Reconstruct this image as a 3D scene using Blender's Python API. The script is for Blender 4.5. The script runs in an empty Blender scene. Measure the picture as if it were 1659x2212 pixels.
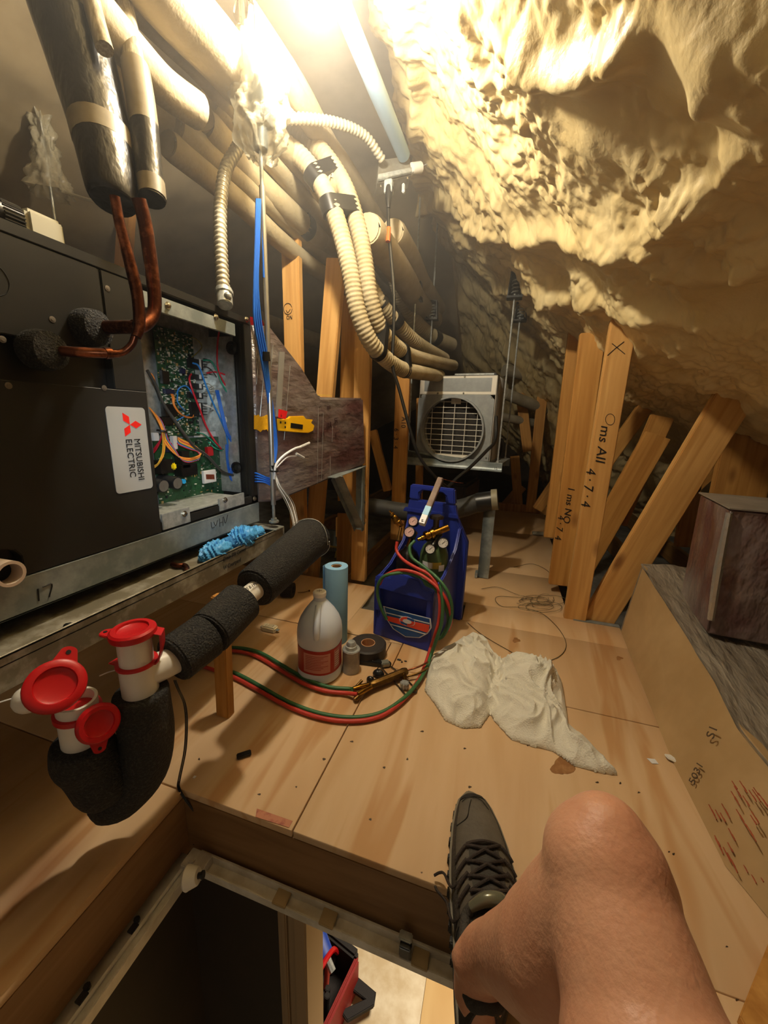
import bpy, bmesh, math, random
import numpy as np
from mathutils import Vector, Matrix
from math import sin, cos, pi, radians, sqrt, exp
random.seed(7)
S = bpy.context.scene
C = S.collection
# ---------------------------------------------------------------- camera
# world: X right, Y along the attic (the air handler runs along it), Z up, deck surface at z = 0, metres
H = 0.85
FPX = 830.0
RM = [(0.95446601, 0.10011284, -0.28101966),
      (0.29652181, -0.2151133, 0.93048433),
      (0.03270236, -0.97144413, -0.23500397)]
cam_d = bpy.data.cameras.new('camera')
cam = bpy.data.objects.new('camera', cam_d)
C.objects.link(cam)
cam.matrix_world = Matrix(((RM[0][0], -RM[0][1], -RM[0][2], 0), (RM[1][0], -RM[1][1], -RM[1][2], 0),
                           (RM[2][0], -RM[2][1], -RM[2][2], H), (0, 0, 0, 1)))
cam_d.sensor_fit = 'HORIZONTAL'; cam_d.sensor_width = 36.0; cam_d.lens = FPX/1659*36
cam_d.clip_start = 0.02; cam_d.clip_end = 60
S.camera = cam
# ---------------------------------------------------------------- light
LAMP = Vector((-.525, 1.055, 1.81))
HAZE = 0.13          # density of the haze added for the glow around the bulb
BULB = 1120.0          # radiance of the bulb glass
HALL = 48.0           # lamp of the room below the hatch
S.view_settings.view_transform = 'Standard'
S.view_settings.look = 'None'
S.view_settings.exposure = 0.25
S.view_settings.gamma = 1.0
S.view_settings.use_curve_mapping = False
S.cycles.use_adaptive_sampling = True; S.cycles.adaptive_threshold = .035
S.cycles.max_bounces = 6; S.cycles.diffuse_bounces = 4; S.cycles.glossy_bounces = 3
S.cycles.transmission_bounces = 6; S.cycles.transparent_max_bounces = 8
S.cycles.sample_clamp_indirect = 4.0
S.cycles.use_denoising = True
S.cycles.volume_step_rate = 4.0; S.cycles.volume_max_steps = 32; S.cycles.volume_bounces = 0
W = bpy.data.worlds.new('world'); S.world = W; W.use_nodes = True
W.node_tree.nodes['Background'].inputs[0].default_value = (.9, .72, .5, 1)
W.node_tree.nodes['Background'].inputs[1].default_value = 0.2
def area_light(name, loc, size, power, col, rot=(0, 0, 0)):
    d = bpy.data.lights.new(name, 'AREA'); d.size = size; d.energy = power; d.color = col
    o = bpy.data.objects.new(name, d); C.objects.link(o); o.location = loc; o.rotation_euler = rot
    return o
hd = bpy.data.lights.new('added_cool_spot', 'SPOT'); hd.energy = 22; hd.color = (.86, .95, 1); hd.spot_size = radians(27); hd.spot_blend = .6; hd.shadow_soft_size = .02  # added cool spot near the camera, brightens the open control box
ho = bpy.data.objects.new('added_cool_spot', hd); C.objects.link(ho); ho.location = (.02, -.02, 1.0)
ho.rotation_euler = (Vector((-.86, .96, .74))-Vector(ho.location)).to_track_quat('-Z', 'Y').to_euler()
area_light('hallway_lamp', (.25, 1.9, -.3), .5, HALL, (1, .86, .66))

# ---------------------------------------------------------------- helpers
def P(u, v, x=None, y=None, z=None, d=None):
    """the place seen at (u, v) of the photo on the plane x=, y=, z= or at depth d="""
    cu, cv = (u-829.5)/FPX, (v-1106.0)/FPX
    r = [m[0]*cu + m[1]*cv + m[2] for m in RM]
    if d is None:
        if x is not None: d = x/r[0]
        elif y is not None: d = y/r[1]
        else: d = (z-H)/r[2]
    return Vector((r[0]*d, r[1]*d, H + r[2]*d))

class MB(bmesh.types.BMesh if False else object):
    def __init__(s): s.v = []; s.f = []
    def add(s, vs, fs):
        o = len(s.v); s.v += [Vector(p) for p in vs]; s.f += [tuple(i+o for i in f) for f in fs]; return s
    def box(s, c, d, M=None):
        c = Vector(c); hx, hy, hz = d[0]/2, d[1]/2, d[2]/2
        vs = [Vector((a*hx, b*hy, e*hz)) for e in (-1, 1) for b in (-1, 1) for a in (-1, 1)]
        vs = [(M @ p if M else p) + c for p in vs]
        return s.add(vs, [(0, 2, 3, 1), (4, 5, 7, 6), (0, 1, 5, 4), (2, 6, 7, 3), (0, 4, 6, 2), (1, 3, 7, 5)])
    def span(s, a, b):
        a = Vector(a); b = Vector(b); return s.box((a+b)/2, [abs(b[i]-a[i]) for i in range(3)])
    def hexa(s, a, b):
        """a solid between two matching outlines"""
        n = len(a)
        return s.add(list(a)+list(b), [tuple(range(n))[::-1], tuple(range(n, 2*n))] + [(i, (i+1) % n, n+(i+1) % n, n+i) for i in range(n)])
    def prism(s, pts, ext):
        e = Vector(ext); return s.hexa([Vector(p) for p in pts], [Vector(p)+e for p in pts])
    def quad(s, *p): return s.add(p, [tuple(range(len(p)))])
    def tube(s, pts, r, n=10, cap=True, res=5, smooth=True, flat=1.0):
        pts = [Vector(p) for p in pts]
        rs = list(r) if hasattr(r, '__len__') else [r]*len(pts)
        if smooth and len(pts) > 2: pts, rs = catmull(pts, rs, res)
        rings = []; N = None
        for i, p in enumerate(pts):
            t = (pts[min(i+1, len(pts)-1)] - pts[max(i-1, 0)])
            t = t.normalized() if t.length > 1e-9 else Vector((0, 0, 1))
            if N is None:
                N = t.cross(Vector((0, 0, 1)) if abs(t.z) < .9 else Vector((1, 0, 0))).normalized()
            else:
                N = (N - t*N.dot(t));
                N = N.normalized() if N.length > 1e-6 else t.orthogonal().normalized()
            B = t.cross(N)
            rings.append([p + (N*cos(2*pi*k/n) + B*sin(2*pi*k/n)*flat)*rs[i] for k in range(n)])
        vs = [q for g in rings for q in g]; fs = []
        for i in range(len(rings)-1):
            for k in range(n):
                fs.append((i*n+k, i*n+(k+1) % n, (i+1)*n+(k+1) % n, (i+1)*n+k))
        if cap:
            fs.append(tuple(range(n))[::-1]); fs.append(tuple((len(rings)-1)*n+k for k in range(n)))
        return s.add(vs, fs)
    def lathe(s, prof, o=(0, 0, 0), ax=(0, 0, 1), n=24, sx=1, sy=1):
        ax = Vector(ax).normalized(); o = Vector(o)
        M = ax.to_track_quat('Z', 'Y').to_matrix() if ax.z < .9999 else Matrix.Identity(3)
        vs = []; fs = []; m = len(prof)
        for (r, z) in prof:
            for k in range(n):
                a = 2*pi*k/n; vs.append(o + M @ Vector((max(r, 1e-5)*cos(a)*sx, max(r, 1e-5)*sin(a)*sy, z)))
        for i in range(m-1):
            for k in range(n): fs.append((i*n+k, i*n+(k+1) % n, (i+1)*n+(k+1) % n, (i+1)*n+k))
        fs.append(tuple(range(n))[::-1]); fs.append(tuple((m-1)*n+k for k in range(n)))
        return s.add(vs, fs)
    def cyl(s, a, b, r, n=16, r2=None):
        a = Vector(a); b = Vector(b); return s.lathe([(r, 0), (r if r2 is None else r2, (b-a).length)], a, b-a, n)
    def ball(s, c, r, n=12, sc=(1, 1, 1)):
        c = Vector(c); vs = []; fs = []; m = n//2
        for i in range(m+1):
            for k in range(n):
                a = pi*i/m; b = 2*pi*k/n
                vs.append(c+Vector((r*sin(a)*cos(b)*sc[0], r*sin(a)*sin(b)*sc[1], r*cos(a)*sc[2])))
        for i in range(m):
            for k in range(n): fs.append((i*n+k, (i+1)*n+k, (i+1)*n+(k+1) % n, i*n+(k+1) % n))
        return s.add(vs, fs)

def catmull(pts, rs, res):
    P_ = [pts[0]*2-pts[1]] + pts + [pts[-1]*2-pts[-2]]; out = []; ro = []
    for i in range(len(pts)-1):
        a, b, c, d = P_[i:i+4]
        for k in range(res):
            t = k/res
            out.append(.5*((2*b)+(c-a)*t+(2*a-5*b+4*c-d)*t*t+(3*b-a-3*c+d)*t**3)); ro.append(rs[i]*(1-t)+rs[i+1]*t)
    out.append(pts[-1]); ro.append(rs[-1])
    return out, ro

def even(pts, step):
    """points at an even spacing along a smoothed path"""
    q, _ = catmull([Vector(p) for p in pts], [1]*len(pts), 12)
    out = [q[0]]; acc = 0
    for a, b in zip(q, q[1:]):
        L = (b-a).length; t = step-acc
        while t <= L:
            out.append(a.lerp(b, t/L)); t += step
        acc = L-(t-step)
    return out

def link_mesh(name, me, m, parent=None, loc=None):
    o = bpy.data.objects.new(name, me); C.objects.link(o)
    if m is not None:
        for mm in (m if isinstance(m, (list, tuple)) else [m]): me.materials.append(mm)
    if loc is not None: o.location = loc
    if parent is not None: setpar(o, parent)
    return o
WM = {}
def setpar(o, parent):
    o.parent = parent
    o.matrix_parent_inverse = wmat(parent).inverted()
def wmat(o):
    M = Matrix.LocRotScale(o.location, o.rotation_euler, o.scale)
    if o.parent: M = wmat(o.parent) @ o.matrix_parent_inverse @ M
    return M
def finish(me, ang=38, bevel=0, seg=2):
    bm = bmesh.new(); bm.from_mesh(me)
    bmesh.ops.remove_doubles(bm, verts=bm.verts, dist=1e-6)
    bmesh.ops.recalc_face_normals(bm, faces=bm.faces)
    if bevel:
        es = [e for e in bm.edges if len(e.link_faces) == 2 and e.calc_face_angle(0) > radians(ang)]
        bmesh.ops.bevel(bm, geom=es, offset=bevel, segments=seg, affect='EDGES', clamp_overlap=True)
    for f in bm.faces: f.smooth = True
    for e in bm.edges:
        if len(e.link_faces) == 2 and e.calc_face_angle(0) > radians(ang if not bevel else 55): e.smooth = False
    bm.to_mesh(me); bm.free()
def obj(name, mb, m, parent=None, bevel=0, ang=38, orient=None, mods=None, seg=2):
    vs = mb.v; n = len(vs)
    lo = Vector([min(p[i] for p in vs) for i in range(3)]); hi = Vector([max(p[i] for p in vs) for i in range(3)])
    c = Vector(((lo.x+hi.x)/2, (lo.y+hi.y)/2, lo.z))
    Rm = orient.to_3x3() if orient else Matrix.Identity(3); Ri = Rm.transposed()
    me = bpy.data.meshes.new(name); me.from_pydata([Ri @ (p-c) for p in vs], [], mb.f)
    finish(me, ang, bevel, seg)
    o = link_mesh(name, me, m, None, c)
    if orient: o.rotation_euler = Rm.to_euler()
    if parent is not None: setpar(o, parent)
    if mods: mods(o)
    return o
def tag(o, label, cat, group=None, kind=None):
    o['label'] = label; o['category'] = cat
    if group: o['group'] = group
    if kind: o['kind'] = kind
    return o
def thing(name, loc, label, cat, group=None):
    o = bpy.data.objects.new(name, None); C.objects.link(o); o.location = loc; o.empty_display_size = .05
    return tag(o, label, cat, group)
def struct(name, mb, m, parent=None, bevel=0, **k):
    o = obj(name, mb, m, parent, bevel, **k)
    if parent is None: o['kind'] = 'structure'
    return o
def basis(z, xh):
    z = Vector(z).normalized(); x = Vector(xh); x = (x - z*x.dot(z)).normalized(); y = z.cross(x)
    return Matrix((x, y, z)).transposed()
def board_mb(a, b, w, t, wdir):
    a = Vector(a); b = Vector(b); M = basis(b-a, wdir)
    return MB().box((a+b)/2, (w, t, (b-a).length), M), M
def board(name, a, b, w, t, wdir, m, parent=None, bevel=.003):
    mb, M = board_mb(a, b, w, t, wdir)
    return obj(name, mb, m, parent, bevel, orient=M.to_4x4())
FONT = None
def text(name, s, o, right, up, size, m, parent, ext=.0004, align='LEFT', sx=1.0, shear=0, lift=.0006):
    """lettering as a thin mesh lying on a surface"""
    cu = bpy.data.curves.new(name, 'FONT'); cu.body = s; cu.size = size; cu.extrude = ext; cu.align_x = align
    cu.shear = shear; cu.resolution_u = 3
    t = bpy.data.objects.new(name, cu); C.objects.link(t)
    dg = bpy.context.evaluated_depsgraph_get(); dg.update()
    me = bpy.data.meshes.new_from_object(t.evaluated_get(dg))
    bpy.data.objects.remove(t)
    R_ = Vector(right).normalized(); U_ = Vector(up).normalized(); N_ = R_.cross(U_).normalized(); U_ = N_.cross(R_)
    o = Vector(o) + N_*lift
    M = Matrix(((R_.x*sx, U_.x, N_.x, o.x), (R_.y*sx, U_.y, N_.y, o.y), (R_.z*sx, U_.z, N_.z, o.z), (0, 0, 0, 1)))
    me.transform(M)
    vs = [v.co for v in me.vertices]
    if not vs: return None
    c = sum(vs, Vector())/len(vs); me.transform(Matrix.Translation(-c))
    me.materials.clear()
    return link_mesh(name, me, m, parent, c)
def strokes(name, lines, m, parent, r=.0012, flat=.3):
    mb = MB()
    for l in lines: mb.tube(l, r, 5, res=4)
    return obj(name, mb, m, parent)

# ---------------------------------------------------------------- materials
def lin(h):
    h = h.lstrip('#'); c = [int(h[i:i+2], 16)/255 for i in (0, 2, 4)]
    return tuple((x/12.92 if x <= .04045 else ((x+.055)/1.055)**2.4) for x in c) + (1,)
MC = {}
def mat(name, col, rough=.6, metal=0, bump=None, bd=.004, noise=None, spec=.5, emit=None, trans=0, alpha=1, coat=0, sub=0, coords='Object', ior=1.45):
    """noise: (scale, colour2, amount[, (sx,sy,sz)]); bump: (scale, strength[, (sx,sy,sz)])"""
    if name in MC: return MC[name]
    m = bpy.data.materials.new(name); m.use_nodes = True; nt = m.node_tree; N = nt.nodes; L = nt.links
    b = N['Principled BSDF']
    col = lin(col) if isinstance(col, str) else col
    b.inputs['Base Color'].default_value = col
    b.inputs['Roughness'].default_value = rough; b.inputs['Metallic'].default_value = metal
    b.inputs['Specular IOR Level'].default_value = spec; b.inputs['IOR'].default_value = ior
    b.inputs['Transmission Weight'].default_value = trans; b.inputs['Alpha'].default_value = alpha
    b.inputs['Coat Weight'].default_value = coat
    b.inputs['Subsurface Weight'].default_value = sub
    if sub: b.inputs['Subsurface Radius'].default_value = (.012, .005, .003); b.inputs['Subsurface Scale'].default_value = 1
    if emit: b.inputs['Emission Color'].default_value = col; b.inputs['Emission Strength'].default_value = emit
    tc = N.new('ShaderNodeTexCoord')
    def mp(sc):
        q = N.new('ShaderNodeMapping'); q.inputs['Scale'].default_value = sc; L.new(tc.outputs[coords], q.inputs[0]); return q.outputs[0]
    if noise:
        n = N.new('ShaderNodeTexNoise'); n.inputs['Scale'].default_value = noise[0]; n.inputs['Detail'].default_value = 6
        n.inputs['Roughness'].default_value = .62
        L.new(mp(noise[3] if len(noise) > 3 else (1, 1, 1)), n.inputs['Vector'])
        r = N.new('ShaderNodeValToRGB'); r.color_ramp.elements[0].position = .5-.5*(1-noise[2])-.001+.1; r.color_ramp.elements[1].position = .72
        c2 = lin(noise[1]) if isinstance(noise[1], str) else noise[1]
        r.color_ramp.elements[0].color = c2; r.color_ramp.elements[1].color = col
        L.new(n.outputs['Fac'], r.inputs[0]); L.new(r.outputs[0], b.inputs['Base Color'])
    if bump:
        n = N.new('ShaderNodeTexNoise'); n.inputs['Scale'].default_value = bump[0]; n.inputs['Detail'].default_value = 4
        L.new(mp(bump[2] if len(bump) > 2 else (1, 1, 1)), n.inputs['Vector'])
        u = N.new('ShaderNodeBump'); u.inputs['Strength'].default_value = bump[1]; u.inputs['Distance'].default_value = bd
        L.new(n.outputs['Fac'], u.inputs['Height']); L.new(u.outputs[0], b.inputs['Normal'])
    MC[name] = m
    return m

def wood_mat(name, c1, c2, c3, grain=(1, 1, .06), scale=28, s2=.22, p2=(.56, .70), rough=.6, coords='Object', knots=5.0, warm=.5, bands=None):
    m = bpy.data.materials.new(name); m.use_nodes = True; nt = m.node_tree; N = nt.nodes; L = nt.links
    b = N['Principled BSDF']; b.inputs['Roughness'].default_value = rough; b.inputs['Specular IOR Level'].default_value = .3
    tc = N.new('ShaderNodeTexCoord')
    mp = N.new('ShaderNodeMapping'); mp.inputs['Scale'].default_value = grain; L.new(tc.outputs[coords], mp.inputs[0])
    # warp
    nz = N.new('ShaderNodeTexNoise'); nz.inputs['Scale'].default_value = scale; nz.inputs['Detail'].default_value = 5; nz.inputs['Distortion'].default_value = .6
    L.new(mp.outputs[0], nz.inputs['Vector'])
    n2 = N.new('ShaderNodeTexNoise'); n2.inputs['Scale'].default_value = scale*s2; n2.inputs['Detail'].default_value = 3; n2.inputs['Distortion'].default_value = 1.2
    L.new(mp.outputs[0], n2.inputs['Vector'])
    r1 = N.new('ShaderNodeValToRGB'); e = r1.color_ramp.elements; e[0].position = .33; e[1].position = .67
    e[0].color = lin(c2); e[1].color = lin(c1); L.new(nz.outputs['Fac'], r1.inputs[0])
    r2 = N.new('ShaderNodeValToRGB'); e = r2.color_ramp.elements; e[0].position = p2[0]; e[1].position = p2[1]
    e[0].color = (0, 0, 0, 1); e[1].color = (warm,)*3+(1,); L.new(n2.outputs['Fac'], r2.inputs[0])
    mx = N.new('ShaderNodeMixRGB'); L.new(r2.outputs[0], mx.inputs[0]); L.new(r1.outputs[0], mx.inputs[1]); mx.inputs[2].default_value = lin(c3)
    out = mx.outputs[0]
    if knots:
        mk = N.new('ShaderNodeMapping'); g = [1 if a >= .5 else .45 for a in grain]; mk.inputs['Scale'].default_value = g; L.new(tc.outputs[coords], mk.inputs[0])
        vo = N.new('ShaderNodeTexVoronoi'); vo.inputs['Scale'].default_value = knots; L.new(mk.outputs[0], vo.inputs['Vector'])
        r3 = N.new('ShaderNodeValToRGB'); e = r3.color_ramp.elements; e[0].position = .06; e[1].position = .17
        e[0].color = (1, 1, 1, 1); e[1].color = (0, 0, 0, 1); L.new(vo.outputs['Distance'], r3.inputs[0])
        m2 = N.new('ShaderNodeMixRGB'); m2.inputs[2].default_value = lin('6b3a14'); L.new(out, m2.inputs[1])
        mm = N.new('ShaderNodeMath'); mm.operation = 'MULTIPLY'; mm.inputs[1].default_value = .75
        L.new(r3.outputs[0], mm.inputs[0]); L.new(mm.outputs[0], m2.inputs[0]); out = m2.outputs[0]
    L.new(out, b.inputs['Base Color'])
    bu = N.new('ShaderNodeBump'); bu.inputs['Strength'].default_value = .25; bu.inputs['Distance'].default_value = .002
    L.new(nz.outputs['Fac'], bu.inputs['Height']); L.new(bu.outputs[0], b.inputs['Normal'])
    return m

M_stud = wood_mat('stud_pine', 'd6a663', 'bb8848', 'a56d34', (1.4, 1.4, .07), 26, knots=7)
M_ply = wood_mat('plywood', 'd4b48c', 'c6a277', 'b88a58', (1.3, .13, 1), 9, .55, (.53, .60), .62, knots=2.6, warm=.8)
M_ply2 = wood_mat('plywood_left', 'd0b088', 'c09c70', 'b48c60', (.5, .16, 1), 9, .22, (.56, .70), .62, knots=0, warm=.45)
M_beam = wood_mat('hatch_beam_wood', '8e6a42', '775632', '634626', (.12, 1, 1), 30, rough=.5, knots=0)
M_black = mat('black_painted_steel', '2b2a28', .42, .25, spec=.5, noise=(3, '242321', .6))
M_blackd = mat('black_inside', '0d0d0d', .6)
M_galv = mat('galvanised_steel', 'a9b0b0', .42, .4, noise=(14, '7f8888', .7), bump=(40, .05))
M_galv2 = mat('bright_zinc', 'c9ccc8', .32, .45, noise=(60, '9fa3a0', .6))
M_screw = mat('zinc_screw', 'c4c2b8', .25, 1)
M_copper = mat('copper', 'b8714c', .3, .95, noise=(30, '5e3422', .75), bump=(60, .1))
M_cfoam = mat('black_pipe_foam', '3c3a36', .7, noise=(210, '171615', .8), bump=(260, 1.0), bd=.006)  # paler specks in the colour stand for granular highlights
M_pvc = mat('white_pvc', 'e9e6df', .3, noise=(5, 'd8d2c4', .5))
M_red = mat('red_rubber', 'b81218', .38)
M_foam = None
M_ink = mat('marker_ink', '15110e', .6)
M_white = mat('white_label', 'dedede', .4)
M_tape = mat('black_tape', '161616', .35)
M_blue = mat('blue_wire', '1f63c9', .35)
M_plastic = mat('black_plastic', '141414', .35)
M_brass = mat('brass', 'c79a45', .25, 1, noise=(30, '8a6425', .7))

# ================================================================ the attic shell
# plywood deck, sheet by sheet, around the hatch
HX, HY = -.63, .552            # hatch corner
fl = MB()
T = .019
g = .0018
def sheet(x0, x1, y0, y1, z=0): fl.span((x0, y0, z-T), (x1, y1, z))
sheet(-1.75, -.345-g, HY, 1.30)          # left of the long seam
sheet(-1.75, -.56, 1.30+g*2, 1.765)
sheet(-.56, -.30-g, 1.30+g*2, 1.52)
sheet(-.345+g, 1.6, HY, 1.15-g)
sheet(-.30+g, .56, 1.15+g, 1.58)
sheet(-1.75, HX, -1.2, HY-g*2)
sheet(.05, 1.6, -1.2, HY-g)
sheet(-.345+g, -.30-g, 1.15, 1.30)
sheet(-.10, .56, 1.58+g, 1.76)
floor = struct('floor', fl, M_ply, bevel=.0012, seg=1)
mb = MB(); mb.span((-.30, 1.765, -.022), (.36, 2.24, -.003)); mb.span((-.30, 2.245, -.024), (.41, 3.15, -.004)); mb.span((-.32, 3.155, -.022), (.44, 3.95, -.004))
o = struct('floor_walkway', mb, M_ply2, bevel=.0012, seg=1); o.name = 'floor'
# dusty board ceiling of the rooms below, seen between the joists
M_dust = mat('dusty_gypsum', '7d7b72', .9, noise=(6, '55514a', .6))
mb = MB(); mb.span((-3.2, .56, -.20), (-.38, 5.2, -.19)); mb.span((-.38, 2.35, -.20), (3.2, 5.2, -.19)); mb.span((.6, .56, -.20), (3.2, 2.35, -.19))
mb.span((-3.2, -1.3, -.20), (-.66, .56, -.19)); mb.span((.6, -1.3, -.20), (3.2, .56, -.19))
mb.span((-.38, .60, -.20), (.6, 2.35, -.19))
o = struct('trim_gypsum', mb, M_dust); o.name = 'ceiling_below'
# joists under the deck
def wood_struct(name, a, b, w, t, wd, m=None):
    o = board(name, a, b, w, t, wd, m or M_stud); o['kind'] = 'structure'; return o
M_joist = wood_mat('joist_lumber', '9c7440', '7c5828', '6a4820', (1.4, 1.4, .07), 26, knots=7)
for k, (x, y0, y1) in enumerate(((-1.45, .58, 5), (-.80, 1.8, 5), (-.36, 1.9, 5), (.50, 1.85, 5), (.95, .6, 5), (1.35, .6, 5))):
    wood_struct('trim_%d' % (k+1), (x, y0, -.105), (x, y1, -.105), .14, .038, (0, 0, 1), M_joist)
# back end of the attic and the far gable, dark
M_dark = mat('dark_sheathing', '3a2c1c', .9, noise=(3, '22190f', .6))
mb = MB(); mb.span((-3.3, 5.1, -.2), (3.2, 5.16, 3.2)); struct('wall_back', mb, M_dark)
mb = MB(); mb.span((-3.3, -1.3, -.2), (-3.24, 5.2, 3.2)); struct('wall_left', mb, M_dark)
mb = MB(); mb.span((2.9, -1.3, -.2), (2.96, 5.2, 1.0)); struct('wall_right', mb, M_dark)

# ---------------------------------------------------------------- spray foam on the roof
def _hash(i, j, s):
    x = np.sin(i*127.1 + j*311.7 + s*74.7)*43758.5453
    return x - np.floor(x)
def vnoise(x, y, s=0):
    i = np.floor(x); j = np.floor(y); fx = x-i; fy = y-j
    def gr(a, b):
        t = _hash(a, b, s)*2*np.pi; return np.cos(t)*(x-a) + np.sin(t)*(y-b)
    u = fx*fx*fx*(fx*(fx*6-15)+10); v = fy*fy*fy*(fy*(fy*6-15)+10)
    return (gr(i, j)*(1-u)+gr(i+1, j)*u)*(1-v) + (gr(i, j+1)*(1-u)+gr(i+1, j+1)*u)*v
def cells(x, y, s=0):
    i = np.floor(x); j = np.floor(y); d = np.full(x.shape, 9.)
    for a in (-1, 0, 1):
        for b in (-1, 0, 1):
            px = i+a+_hash(i+a, j+b, s+1.3); py = j+b+_hash(i+a, j+b, s+7.9)
            d = np.minimum(d, (px-x)**2+(py-y)**2)
    return np.sqrt(d)
RZ0, RSL = 1.57, .95
rn = Vector((-RSL, 0, -1)).normalized()                 # down into the attic
sl = sqrt(1+RSL*RSL)
def roof_z(x): return RZ0 - RSL*x + .36*np.log1p(np.exp((x-.42)*14))/14
def on_roof(u, v, lift=0):
    """roof coordinates (a down the slope, y) of the foam seen at (u, v)"""
    r = P(u, v, d=1)-Vector((0, 0, H)); t = .05
    while t < 6 and H + r.z*t < roof_z(r.x*t): t += .004
    q = Vector((0, 0, H))+r*t
    return q.x*sl, q.y
def grid_mesh(name, A, Y, pos, m, kind='structure'):
    na, ny = len(A), len(Y)
    X, Yy, Z, attr = pos(*np.meshgrid(A, Y, indexing='ij'))
    co = np.stack([X, Yy, Z], -1).reshape(-1, 3).astype(np.float32)
    idx = np.arange(na*ny).reshape(na, ny)
    q = np.stack([idx[:-1, :-1], idx[:-1, 1:], idx[1:, 1:], idx[1:, :-1]], -1).reshape(-1, 4)
    me = bpy.data.meshes.new(name); me.vertices.add(len(co)); me.vertices.foreach_set('co', co.ravel())
    me.loops.add(q.size); me.loops.foreach_set('vertex_index', q.ravel().astype(np.int32))
    me.polygons.add(len(q)); me.polygons.foreach_set('loop_start', np.arange(0, q.size, 4, dtype=np.int32))
    me.polygons.foreach_set('loop_total', np.full(len(q), 4, dtype=np.int32)); me.update(calc_edges=True)
    me.polygons.foreach_set('use_smooth', np.ones(len(q), dtype=bool))
    if attr is not None:
        at = me.attributes.new('cut', 'FLOAT', 'POINT'); at.data.foreach_set('value', attr.ravel().astype(np.float32))
    return link_mesh(name, me, m)
BUMPS = []   # (a, y, radius a, radius y, height)
def bump(u, v, ra, ry, h): a, y = on_roof(u, v); BUMPS.append((a, y, ra, ry, h))
def ridge(pts, r, h):
    q = [on_roof(*p) for p in pts]
    for (a0, y0), (a1, y1) in zip(q, q[1:]):
        n = max(2, int(sqrt((a1-a0)**2+(y1-y0)**2)/(r*.6)))
        for k in range(n):
            t = k/n; BUMPS.append((a0+(a1-a0)*t, y0+(y1-y0)*t, r, r, h*(.8+.4*random.random())))
SMOOTH = []  # (a, y, ra, ry) places where the foam is smooth
def smooth(u, v, ra, ry): a, y = on_roof(u, v); SMOOTH.append((a, y, ra, ry))
ridge([(880, 430), (960, 440), (1100, 500), (1330, 535), (1420, 520), (1500, 430), (1560, 370), (1659, 300)], .045, .05)
ridge([(1120, 90), (1180, 130), (1280, 140), (1400, 60)], .03, .05)
ridge([(840, 60), (880, 180), (900, 300)], .03, .045)
ridge([(980, 10), (1010, 120), (1060, 200)], .03, .04)
ridge([(1430, 560), (1560, 620), (1659, 560)], .04, .045)
ridge([(1080, 620), (1250, 640), (1420, 680), (1560, 700)], .05, .045)
ridge([(900, 350), (930, 470), (1000, 560)], .05, .05)
bump(1250, 230, .10, .09, -.055); bump(1340, 200, .10, .10, -.05)
bump(1480, 330, .035, .04, .075); bump(1560, 190, .03, .03, .075); bump(1600, 60, .05, .06, .05); bump(1450, 90, .05, .05, -.03)
bump(1590, 640, .08, .1, -.05); bump(1450, 820, .2, .2, .03)
smooth(1270, 230, .13, .12); smooth(1500, 150, .14, .16); smooth(1560, 650, .12, .12); smooth(1250, 560, .14, .12)
cut_a, cut_y = on_roof(1108, 75)
def roofpos(A, Y):
    wa = vnoise(A*3, Y*3, 3)*.25; wy = vnoise(A*3, Y*3, 5)*.25
    base = vnoise(A*2.3+4, Y*2.3, 1)*.06 + vnoise(A*5, Y*5, 2)*.035
    # long runs down the slope where the gun swept between the rafters
    base += .010*np.cos((Y+wy*.5)*2*np.pi/.26) 
    d1 = cells((A+wa*.3)*13, (Y+wy*.3)*17, 11); d2 = cells((A+wa*.3)*30, (Y+wy*.3)*38, 12)
    pop = (.55-np.minimum(d1, .9))*.028 + (.55-np.minimum(d2, .9))*.0125
    wr = np.abs(vnoise((A+wa*.2)*34, (Y+wy*.2)*16, 21)); pop += (.25-wr)*.012
    sm = np.zeros(A.shape)
    for a, y, ra, ry in SMOOTH: sm = np.maximum(sm, np.exp(-(((A-a)/ra)**2+((Y-y)/ry)**2)**1.5))
    patch = np.clip(vnoise(A*2.6+9, Y*2.6+3, 31)*2.2+.25, 0, .75)
    k = (1-sm*.94)*(1-patch*.75)
    disp = base + pop*k + vnoise(A*14, Y*14, 8)*.006
    la, ly = on_roof(860, 60)
    disp -= .09*np.exp(-(((A-la)**2+(Y-ly)**2)/.33**2))
    for a, y, ra, ry, h in BUMPS:
        msk = (np.abs(A-a) < ra*3) & (np.abs(Y-y) < ry*3)
        disp[msk] += (h*.5*np.exp(-(((A-a)/ra)**2+((Y-y)/ry)**2)))[msk]*.6
    # the roof drops again towards the far hip
    hip = np.maximum(0, Y-3.3)
    X = A/sl + rn.x*disp; Yy = Y; Z = roof_z(A/sl) + rn.z*disp - hip*.55
    cut = np.exp(-(((A-cut_a)/.022)**2+((Y-cut_y)/.03)**2)**3)
    return X, Yy, Z, cut
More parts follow.
